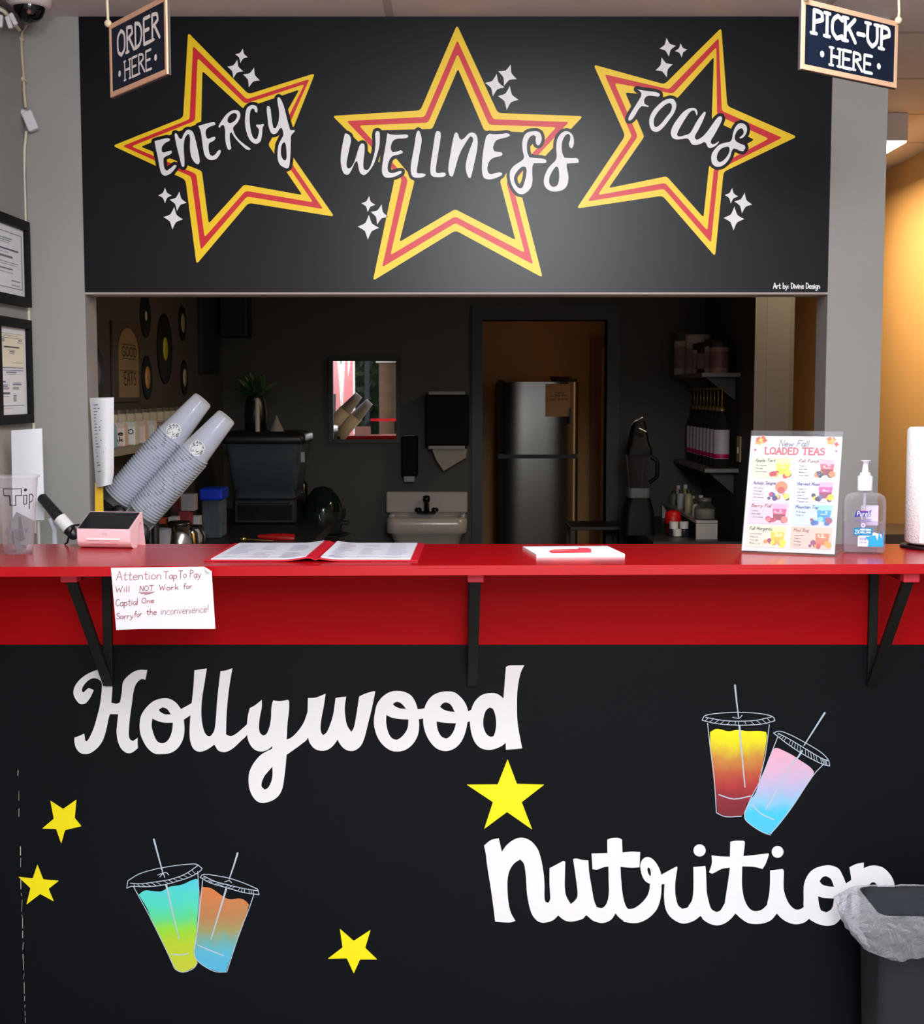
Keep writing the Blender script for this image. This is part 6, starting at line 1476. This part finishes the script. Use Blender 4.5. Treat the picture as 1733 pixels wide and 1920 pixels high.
m = MB(); pbox(m, 753, 818, 783, 893, 7.40, yk, .008); m.build('housing', mat('dispenser_black', (7, 8, 10), 0.55, spec=0.08), t)
m = MB(); pbox(m, 757, 892, 778, 904, 7.41, yk, .004); m.build('nozzle', mat('dispenser_tip', (128, 128, 130), 0.4), t)
m = MB(); pbox(m, 758, 816.5, 778, 819.5, 7.41, yk); m.build('trim_strip', mat('dispenser_grey', (112, 108, 106), 0.4), t)
# hand sink
sink = mat('sink_white', (178, 172, 166), 0.22, var=0.02)
t = thing('hand_sink', P(800, 1040, yk), 'white wall mounted hand sink with a dark tap', 'sink')
m = MB(); pbox(m, 724, 922, 877, 962, 7.44, yk, .01)
m.build('splash_back', sink, t)
m = MB(); zr1 = P(800, 972, 7.12).z; zr0 = P(800, 1003, 7.12).z
xa_, xb_ = P(724, 985, 7.12).x, P(876, 985, 7.12).x; cxs = (xa_ + xb_) / 2; hxs = (xb_ - xa_) / 2; cs = Vector((cxs, 7.30, 0))
rloft(m, [(hxs * .72, .12, zr0 - .10), (hxs * .9, .16, zr0), (hxs, .185, zr0 + .01), (hxs, .185, zr1 - .006), (hxs - .008, .178, zr1), (hxs - .035, .13, zr1 - .002), (hxs - .06, .10, zr0 - .02)], cs, .05, True, True)
m.build('basin', sink, t)
tap = mat('tap_dark', (30, 32, 34), 0.2, 0.7)
m = MB(); bz_ = P(800, 960, 7.40)
m.lathe([(.016, 0), (.014, .05), (.020, .065), (.018, .085), (.006, .09)], Vector((bz_.x, 7.40, bz_.z)), 18); m.tube([Vector((bz_.x, 7.40, bz_.z + .05)), Vector((bz_.x, 7.34, bz_.z + .045)), Vector((bz_.x, 7.30, bz_.z + .01))], .012, 10)
m.bb((bz_.x - .05, 7.37, bz_.z - .006), (bz_.x + .05, 7.43, bz_.z + .006), 0, .004)
for sx in (-1, 1): m.lathe([(.018, 0), (.020, .012), (.012, .02)], Vector((bz_.x + sx * .045, 7.40, bz_.z + .004)), 14)
m.build('tap', tap, t)

# ------------------------------------------------------------------ fridge in the back room
YFr = 8.6
zft = P(1000, 716, YFr).z; zsp = P(1000, 856, YFr).z
xa_, xb_ = P(931, 860, YFr).x, P(1085, 860, YFr).x
stl = mat('fridge_steel', (112, 110, 106), 0.24, 0.9, var=0.06)
t = thing('fridge', ((xa_ + xb_) / 2, YFr + .32, 0), 'stainless two door fridge seen through the back doorway', 'fridge')
MB().bb((xa_ + .004, YFr + .05, .02), (xb_ - .004, YFr + .66, zft - .01), 0, .01).build('cabinet', mat('fridge_side', (30, 30, 32), 0.45), t)
def door(z0_, z1_, nm):
    m = MB(); n = 16; pr_f = []
    w_ = xb_ - xa_
    for i in range(n + 1):
        s = i / n; pr_f.append((xa_ + w_ * s, YFr + .045 - .045 * (1 - abs(2 * s - 1) ** 4)))
    pr_f += [(xb_, YFr + .07), (xa_, YFr + .07)]
    m.prism(pr_f, lambda u, v, s: Vector((u, v, s)), z0_, z1_, 0, False)
    d_ = m.build(nm, stl, t)
    for p in d_.data.polygons:
        if abs(p.normal.z) < .5: p.use_smooth = True
    return d_
fd = door(zsp + .012, zft, 'freezer_door'); door(.06, zsp - .012, 'fridge_door')
MB().bb((xa_ + .01, YFr + .02, zsp - .014), (xb_ - .01, YFr + .06, zsp + .014)).build('gap_strip', mat('fridge_gap', (8, 8, 9), 0.5), t)
MB().bb((xb_ - .05, YFr + .0, zft), (xb_ - .01, YFr + .06, zft + .018), 0, .004).bb((xa_ + .01, YFr + .01, zft), (xa_ + .05, YFr + .06, zft + .012), 0, .004).build('hinge', mat('fridge_gap', (8, 8, 9), 0.5), t)
m = MB(); pbox(m, 1023, 720, 1069, 781, YFr - .008, YFr + .02); nt_ = m.build('fridge_note', mat('note_tan', (196, 160, 112), 0.6, var=0.04)); tag(nt_, 'tan handwritten sheet held on the upper fridge door', 'note')
m = MB(); f = lambda x, y, off: P(x, -y, YFr - .0086 - off); k = 0; m.paint = True
for i, (tx, x, y, w) in enumerate((('Hello', 1040, 738, 20), ('on the only', 1031, 744, 34), ('wait thanks', 1030, 751, 36))): k = write(m, hand(tx, x, -y, 4.2, w, .1, .04), .55, f, k)
m.build('handwriting', mat('note_ink', (70, 50, 40), 0.6), nt_)
m = MB(); pbox(m, 1068, 765, 1071.5, 795, YFr - .014, YFr + .02, .002); tag(m.build('fridge_magnet', mat('magnet_black', (12, 12, 13), 0.4)), 'thin black magnet strip beside the tan sheet', 'magnet')
c = P(1052, 709, YFr + .3); c.z = zft
t = thing('wire_basket', c + Vector((0, 0, 0)), 'small dark basket on top of the fridge', 'basket')
m = MB(); rloft(m, [(.055, .08, 0), (.065, .09, .035), (.061, .086, .035), (.05, .075, .004)], c, .02, True, True); m.build('basket', mat('basket_dark', (44, 34, 24), 0.6, bump=0.5, scale=20), t)

# ------------------------------------------------------------------ right side of the kitchen
def on_right(px, py): return PX(px, py, XR)
shelf_g = mat('shelf_grey', (128, 124, 118), 0.5, var=0.05)
YS0, YS1 = 6.50, 7.46
def shelf(py, depth, label, y0=YS0, y1=YS1):
    z = P(1349, py, y0).z
    t = thing('wall_shelf', (XR, (y0 + y1) / 2, z - .02), label, 'shelf', 'shelves on the right kitchen wall')
    MB().bb((XR - depth, y0, z - .018), (XR - .001, y1, z)).build('board', shelf_g, t)
    for y in (y0 + .12, y1 - .15): MB().prism([(0, 0), (-depth * .8, 0), (0, -.11)], lambda u, v, s: Vector((XR - .001 + u, y + s, z - .018 + v)), 0, .012).build('bracket', mat('shelf_bracket', (60, 58, 56), 0.5), t)
    return z
z_up = shelf(699, .18, 'upper wall shelf holding white tubs and jars')
z_mid = shelf(879, .16, 'middle wall shelf holding the row of pump bottles')
# pump bottles: near ones largest
def pump_bottle(x, y, z, label, group):
    c = Vector((x, y, z)); t = thing('syrup_bottle', c, label, 'bottle', group)
    MB().lathe([(.034, 0), (.037, .006), (.037, .185), (.030, .215), (.015, .25), (.014, .275)], c, 22).build('glass', clear('syrup_glass', (196, 200, 200), 0.3, 0.08, (66, 70, 70), 0.4), t)
    MB().lathe([(.0376, .045), (.0378, .062), (.0378, .165), (.0376, .182)], c, 22, cap0=False, cap1=False).build('paper_label', mat('syrup_label', (202, 196, 206), 0.5, var=0.05), t)
    MB().lathe([(.0380, .047), (.0380, .068)], c, 22, cap0=False, cap1=False).build('label_stripe', mat('syrup_stripe', (196, 20, 96), 0.5), t)
    m = MB(); m.lathe([(.016, .270), (.017, .285), (.010, .288), (.004, .292), (.004, .370), (.007, .372), (.007, .380)], c, 14); m.tube([c + Vector((0, 0, .376)), c + Vector((-.030, -.004, .372))], .003, 8)
    m.build('pump', mat('pump_gold', (150, 124, 66), 0.35, 0.6), t)
    return t
first = None
for i in range(9):
    y = YS0 + .05 + i * .098; x = XR - .075
    if i == 0: pump_bottle(x, y, z_mid, 'nearest clear pump bottle at the front end of the middle shelf', 'pump bottles on the middle shelf')
    elif i == 1: first = pump_bottle(x, y, z_mid, 'clear pump bottle with a magenta striped label behind the nearest one', 'pump bottles on the middle shelf')
    else:
        o = dup(first); o.location = (x, y, z_mid)
def tub(x, y, z, r, h, body, lid, label, group='tubs on the upper shelf', name='tub', txt=None):
    c = Vector((x, y, z)); t = thing(name, c, label, name, group)
    bd_ = MB().lathe([(r * .95, 0), (r, .006), (r, h * .78), (r * .92, h * .82)], c, 24).build('body', body, t)
    MB().lathe([(r * 1.02, h * .80), (r * 1.02, h * .98), (r * .95, h)], c, 24).build('lid', lid, t)
    MB().lathe([(r + .0008, h * .16), (r + .0008, h * .66)], c, 24, cap0=False, cap1=False).build('paper_label', txt or mat('tub_label', (150, 140, 134), 0.5, var=0.35, scale=40), t)
tw1 = mat('tub_white', (196, 192, 182), 0.45); tw2 = mat('tub_olive_lid', (84, 84, 60), 0.5); dk_ = mat('tub_dark', (40, 34, 36), 0.45)
tub(XR - .09, YS0 + .06, z_up, .045, .15, mat('tub_pink', (150, 120, 112), 0.5), dk_, 'small pinkish jar at the front end of the upper shelf', txt=mat('tub_lbl2', (120, 84, 80), .5, var=.4, scale=40))
tub(XR - .09, YS0 + .18, z_up, .048, .16, tw1, dk_, 'white labelled jar second on the upper shelf')
tub(XR - .10, YS0 + .32, z_up, .05, .15, dk_, dk_, 'dark jar with pale lettering in the middle of the upper shelf')
tub(XR - .10, YS0 + .45, z_up, .05, .15, tw1, dk_, 'pale jar with a dark lid in the middle of the upper shelf')
tub(XR - .10, YS0 + .60, z_up, .062, .20, tw1, tw1, 'large white tub with a white lid on the upper shelf')
tub(XR - .12, YS0 + .80, z_up, .07, .22, tw1, tw2, 'largest white tub at the far end of the upper shelf')
# light switch plate on the right wall
a = on_right(1388, 820); b = on_right(1395, 868)
t = thing('switch_plate', (XR, a.y, b.z), 'pale light switch plate on the right kitchen wall', 'light switch')
MB().bb((XR - .008, a.y - .04, P(1391, 866, a.y).z), (XR - .001, a.y + .04, P(1391, 818, a.y).z), 0, .002).build('plate', mat('switch_ivory', (196, 180, 140), 0.5), t)
MB().bb((XR - .014, a.y - .006, P(1391, 850, a.y).z), (XR - .006, a.y + .006, P(1391, 838, a.y).z)).build('toggle', mat('switch_toggle', (220, 206, 170), 0.5), t)
# right worktop with a riser, jar of powder, little bottles
rt = thing('right_worktop', (XR - .2, 6.8, 0), 'dark worktop under the right hand kitchen shelves', 'worktop')
MB().bb((.86, 6.20, .84), (XR - .001, 7.47, .88)).build('worktop', topm, rt); MB().bb((.90, 6.22, 0), (XR - .001, 7.47, .84)).build('cabinet', mat('dark_cabinet', (36, 36, 38), 0.5), rt)
YR0 = 6.30; zri = P(1326, 976, YR0).z; ra = P(1306, 976, YR0).x; rb = P(1346, 976, YR0).x
t = thing('counter_riser', ((ra + rb) / 2, 6.85, .88), 'pale narrow riser shelf on the right worktop', 'riser shelf')
MB().bb((ra, YR0, .88), (rb, YR0 + .02, zri - .012)).build('end_panel', mat('riser_white', (176, 174, 170), 0.45), t)
MB().bb((ra, YR0, zri - .014), (rb, 7.40, zri)).build('board', mat('riser_white', (176, 174, 170), 0.45), t)
MB().bb((ra, 7.38, .88), (rb, 7.40, zri - .014)).build('far_panel', mat('riser_white', (176, 174, 170), 0.45), t)
c = Vector(((ra + rb) / 2, YR0 + .06, zri))
t = thing('powder_jar', c, 'round glass jar of white powder on the front of the riser', 'jar')
MB().lathe([(.042, 0), (.048, .006), (.048, .055), (.030, .072), (.028, .085)], c, 26).build('glass', clear('jar_glass', (200, 204, 204), 0.15, 0.06, (110, 114, 114), 0.4), t)
MB().lathe([(.040, .003), (.045, .008), (.045, .046), (.02, .050)], c, 26).build('powder', mat('powder_white', (206, 198, 184), 0.8), t)
MB().lathe([(.030, .085), (.030, .098), (.010, .10)], c, 20).build('lid', mat('jar_lid', (90, 88, 86), 0.35), t)
random.seed(4); cols_ = [(200, 196, 186), (120, 140, 80), (180, 170, 130), (90, 70, 54), (190, 190, 186), (150, 150, 90), (96, 110, 80), (176, 160, 140)]
proto_b = None
for i in range(8):
    y = YR0 + .17 + i * .115; x = (ra + rb) / 2 + (.02 if i % 2 else -.02); c = Vector((x, y, zri)); h = .075 + .02 * ((i * 7) % 3)
    t = thing('small_bottle', c, ['white bottle behind the jar of powder', 'green bottle second on the riser', 'beige bottle third on the riser', 'brown bottle midway along the riser', 'pale bottle midway along the riser', 'olive bottle towards the far end of the riser', 'dull green bottle near the far end of the riser', 'tan bottle at the far end of the riser'][i], 'bottle', 'small bottles on the riser')
    MB().lathe([(.018, 0), (.020, .004), (.020, h * .7), (.010, h * .84)], c, 14).build('body', mat('small_bottle_%d' % i, cols_[i], 0.4), t)
    MB().lathe([(.011, h * .82), (.011, h)], c, 12).build('cap', mat('small_cap', (200, 200, 196), 0.4) if i % 2 else mat('small_cap_dark', (50, 56, 46), 0.4), t)
# front of the riser: red lidded tub and white capped bottles
YT = 6.55
c = P(1262, 1000, YT); c.z = .88
hgt = P(1262, 957, YT).z - .88
t = thing('red_tub', c, 'tub with a bright red lid on the right worktop', 'tub')
MB().lathe([(.034, 0), (.036, hgt - .05)], c, 22).build('body', mat('red_tub_body', (90, 20, 22), 0.45), t); MB().lathe([(.038, hgt - .06), (.040, hgt - .045), (.036, hgt - .01), (.02, hgt)], c, 22).build('lid', mat('red_tub_lid', (214, 14, 26), 0.4), t)
for i, (px, py) in enumerate(((1264, 978), (1283, 978), (1270, 992))):
    Y = 6.42 if i == 2 else 6.46; c = P(px, py, Y); h = c.z - .88; c.z = .88
    t = thing('capped_bottle', c, ['left of the two clear bottles with white caps', 'right of the two clear bottles with white caps', 'front clear bottle with a white cap'][i], 'bottle', 'white capped bottles')
    MB().lathe([(.022, 0), (.024, h - .05), (.018, h - .03)], c, 16).build('body', clear('capped_clear', (180, 186, 200), 0.35, 0.1, (84, 88, 104), 0.4), t); MB().lathe([(.021, h - .032), (.021, h)], c, 16).build('cap', mat('cap_white', (226, 226, 226), 0.4), t)
# dark blender
c = P(1196, 960, 6.55); c.z = .88
t = thing('blender', c, 'dark blender with a clear jar at the left of the right worktop', 'blender')
zb_ = P(1196, 932, 6.55).z - .88; zj = P(1196, 852, 6.55).z - .88; zt_ = P(1196, 790, 6.55).z - .88
m = MB(); rloft(m, [(.075, .085, 0), (.072, .08, zb_ * .6), (.055, .06, zb_)], c, .03, True, True); m.build('motor_base', mat('blender_black', (9, 9, 11), 0.5, spec=0.15), t)
m = MB(); rloft(m, [(.050, .05, zb_), (.052, .052, zb_ + .045)], c, .02, True, True); m.build('collar', mat('blender_collar', (84, 92, 96), 0.4), t)
m = MB(); rloft(m, [(.040, .04, zb_ + .045), (.056, .056, zj)], c, .02, False, False); m.build('jar', clear('blender_jar', (160, 160, 164), 0.2, 0.1, (90, 88, 92), 0.7), t)
m = MB(); rloft(m, [(.060, .06, zj), (.060, .06, zj + .03), (.05, .05, zj + .045), (.03, .03, zt_)], c, .02, True, True); m.build('lid', mat('blender_black', (9, 9, 11), 0.5, spec=0.15), t)
m = MB(); m.tube([P(1184, 796, 6.5), P(1190, 790, 6.48), P(1205, 783, 6.5)], .006, 8); m.tube([P(1198, 803, 6.49), P(1212, 810, 6.49)], .005, 8); m.build('lid_clip', mat('blender_clip', (150, 148, 144), 0.25, 0.8), t)
m = MB(); m.tube([c + Vector((.05, -.03, zb_ + .07)), c + Vector((.085, -.04, zb_ + .10)), c + Vector((.085, -.04, zj - .03)), c + Vector((.055, -.03, zj - .01))], .010, 8); m.build('handle', mat('blender_black', (9, 9, 11), 0.5, spec=0.15), t)
# little dark table in front of the doorway
a = P(1069, 990, 7.05); b = P(1150, 990, 7.05)
t = thing('side_table', ((a.x + b.x) / 2, 7.2, 0), 'small dark side table in front of the back doorway', 'table')
MB().bb((a.x, 7.05, a.z - .012), (b.x + .06, 7.38, a.z + .006), 0, .003).build('table_top', mat('table_black', (12, 12, 13), 0.4), t)
for x in (a.x + .015, b.x + .045):
    for y in (7.07, 7.36): MB().bb((x - .008, y - .008, 0), (x + .008, y + .008, a.z - .012)).build('leg', mat('table_black', (12, 12, 13), 0.4), t)
c = P(1205, 1024, 6.24); c.z = .88
t = thing('added_light_housing', (1.27, 8.42, .38), 'added upright light housing on the back room side wall', 'lamp')
MB().bb((1.245, 8.30, .38), (1.299, 8.54, 2.12), 0, .004).build('housing', mat('fixture_housing', (172, 156, 148), 0.6), t)  # unseen housing made up to carry the added fridge light
# ------------------------------------------------------------------ hallway fixture and cabinet
fx0, fx1 = P(1590, 240, 5.35).x, P(1702, 235, 5.35).x
t = thing('ceiling_fixture', ((fx0 + fx1) / 2, 5.95, 2.495), 'box shaped ceiling light glowing in the tan hallway', 'ceiling light')
MB().bb((fx0, 5.34, 2.497), (fx1, 6.56, ZC - .001), 0, .002).build('housing', mat('fixture_housing', (172, 156, 148), 0.6), t)
em = mat('fixture_diffuser', (255, 238, 205), 0.5, emit=7.0, var=0.0)
MB().bb((fx0 + .004, 5.345, 2.490), (fx1 - .004, 6.555, 2.497)).build('diffuser', em, t)
a = P(1640, 1001, 5.6)
t = thing('hall_cabinet', (1.75, 5.8, 0), 'low dark brown cabinet in the hallway behind the sanitizer', 'cabinet')
MB().bb((1.46, 5.6, 0), (2.0, 6.05, a.z), 0, .004).build('body', mat('cabinet_brown', (60, 46, 32), 0.5), t)
MB().bb((1.47, 5.59, .05), (1.725, 5.602, a.z - .05), 0, .002).build('door', mat('cabinet_door', (70, 52, 36), 0.5), t); MB().bb((1.735, 5.59, .05), (1.99, 5.602, a.z - .05), 0, .002).build('door', mat('cabinet_door', (70, 52, 36), 0.5), t)

# ------------------------------------------------------------------ what the mirror sees: shop front behind the camera
for Yt, X in ((1.95, .36), (-1.3, .45)):
    t = thing('ceiling_troffer', (X, Yt, ZC - .02), 'fluorescent ceiling light above the shop floor', 'ceiling light', 'shop ceiling lights')
    m = MB()
    for a_, b_ in (((X - .32, Yt - .62), (X + .32, Yt - .58)), ((X - .32, Yt + .58), (X + .32, Yt + .62)), ((X - .32, Yt - .58), (X - .28, Yt + .58)), ((X + .28, Yt - .58), (X + .32, Yt + .58))):
        m.bb((a_[0], a_[1], ZC - .02), (b_[0], b_[1], ZC - .001))
    m.build('frame', mat('troffer_frame', (220, 220, 220), 0.5), t)
    MB().bb((X - .28, Yt - .58, ZC - .010), (X + .28, Yt + .58, ZC - .004)).build('diffuser', mat('troffer_diffuser', (240, 240, 240), 0.5), t)
rp = mat('red_board', (176, 46, 56), 0.6, var=0.18, bump=0.4, scale=6)
t = thing('red_wall_board', (XL, .9, .9), 'red painted plank board with white scroll art on the left shop wall', 'wall art')
MB().bb((XL + .001, -.55, .95), (XL + .02, 2.1, 2.35)).build('board', rp, t)
fnl = lambda x, y, off: Vector((XL + .0206 + off, x, y))
m = MB(); m.paint = True; k = 0
fillp(m, smooth_loop([(1.75, 2.3), (-.3, 2.3), (-.2, 1.9), (0.1, 1.7), (.25, 2.0), (.45, 1.95), (.7, 1.55), (.95, 1.30), (1.25, 1.7), (1.55, 2.0)], 4), fnl, 0, (), 0)
m.build('white_art', mat('art_white', (214, 210, 204), 0.6), t)
m = MB()
for pts in ([(1.5, 2.05), (1.2, 1.75), (.95, 1.42), (.72, 1.62), (.6, 1.9), (.3, 2.1), (.15, 1.85)], [(1.3, 2.1), (1.0, 2.2), (.7, 2.1), (.8, 1.9), (1.05, 1.85), (1.2, 2.0)], [(.9, 2.05), (1.0, 1.95), (.95, 1.75)]):
    k = draw(m, ribbon(smooth_loop(pts, 4, 60, False), .035), fnl, .0004 + k) - .0004
m.build('black_scrolls', mat('art_black', (40, 38, 40), 0.6), t)
t = thing('window_ledge', (.2, -3.4, 0), 'red bar ledge under the shop window', 'ledge')
MB().bb((-1.2, -3.59, 1.17), (2.8, -3.25, 1.20)).build('ledge_top', redc, t)
for x in (-.9, .9, 2.7): MB().bb((x, -3.55, 0), (x + .05, -3.50, 1.17)).build('support', brk, t)
MB().bb((-3.2, -14, -.06), (8, -3.8, -.01)).build('pavement', mat('asphalt', (110, 108, 104), 0.9, var=0.1))
pv = bpy.data.objects['pavement']; struct(pv)
MB().bb((-9, -14, -.06), (-3.21, 3, -.01)).build('lawn', mat('grass_ground', (70, 92, 44), 0.9, var=0.25, scale=3)); struct(bpy.data.objects['lawn'])
leafm = mat('tree_leaf', (78, 94, 62), 0.7, var=0.4, scale=14); barkm = mat('tree_bark', (84, 70, 56), 0.9, var=0.2)
for i, (x, y, h, r) in enumerate(((-2.0, -5.6, 3.4, .95), (-2.7, -2.6, 3.0, .8), (-.6, -8.6, 3.8, 1.2), (-4.6, -7.6, 3.6, 1.0))):
    t = thing('tree', (x, y, -.01), ['leafy tree outside the narrow shop window', 'leafy tree outside the side window', 'taller leafy tree farther from the shop window', 'leafy tree at the far left outside'][i], 'tree', 'trees outside the shop')
    MB().tube([Vector((x, y, -.01)), Vector((x + .05, y, h * .3)), Vector((x - .05, y, h * .6))], [.10, .08, .05], 10).build('trunk', barkm, t)
    random.seed(30 + i); m = MB()
    for j in range(420):
        u_ = Vector((random.gauss(0, 1), random.gauss(0, 1), random.gauss(0, 1))).normalized() * (random.random() ** .35) * r
        c = Vector((x, y, h * .58)) + Vector((u_.x, u_.y, u_.z * 1.25)); n1 = Vector((random.gauss(0, 1), random.gauss(0, 1), random.gauss(0, 1))).normalized(); n2 = n1.orthogonal().normalized(); s_ = random.uniform(.06, .13)
        m.add([c + n1 * s_, c + n2 * s_ * .5, c - n1 * s_, c - n2 * s_ * .5], [(0, 1, 2, 3)])
    m.build('foliage', leafm, t)
t = thing('hedge', (-2.5, -11, -.01), 'tall dark green hedge across the street', 'hedge')
random.seed(77); m = MB(); m.bb((-8, -11.6, -.01), (5, -11.0, 4.2))
m.build('core', mat('hedge_core', (40, 52, 34), 0.9, var=0.4, scale=3), t)
m = MB()
for j in range(1600):
    c = Vector((random.uniform(-7, 3), -10.97 + random.uniform(0, .25), random.uniform(.0, 4.4))); n1 = Vector((random.gauss(0, 1), random.gauss(0, .5), random.gauss(0, 1))).normalized(); n2 = n1.orthogonal().normalized(); s_ = random.uniform(.08, .17)
    m.add([c + n1 * s_, c + n2 * s_ * .5, c - n1 * s_, c - n2 * s_ * .5], [(0, 1, 2, 3)])
m.build('foliage', leafm, t)
t = thing('brick_pillar', (-1.02, -4.6, -.01), 'brown brick pillar outside the shop window', 'pillar')
MB().bb((-1.16, -4.75, -.01), (-.86, -4.45, 1.95), 0, .01).build('shaft', mat('brick_brown', (126, 96, 74), 0.8, var=0.3, bump=0.5, scale=7), t)
MB().bb((-1.20, -4.79, 1.95), (-.82, -4.41, 2.05), 0, .01).build('capstone', mat('capstone', (200, 196, 186), 0.8), t)
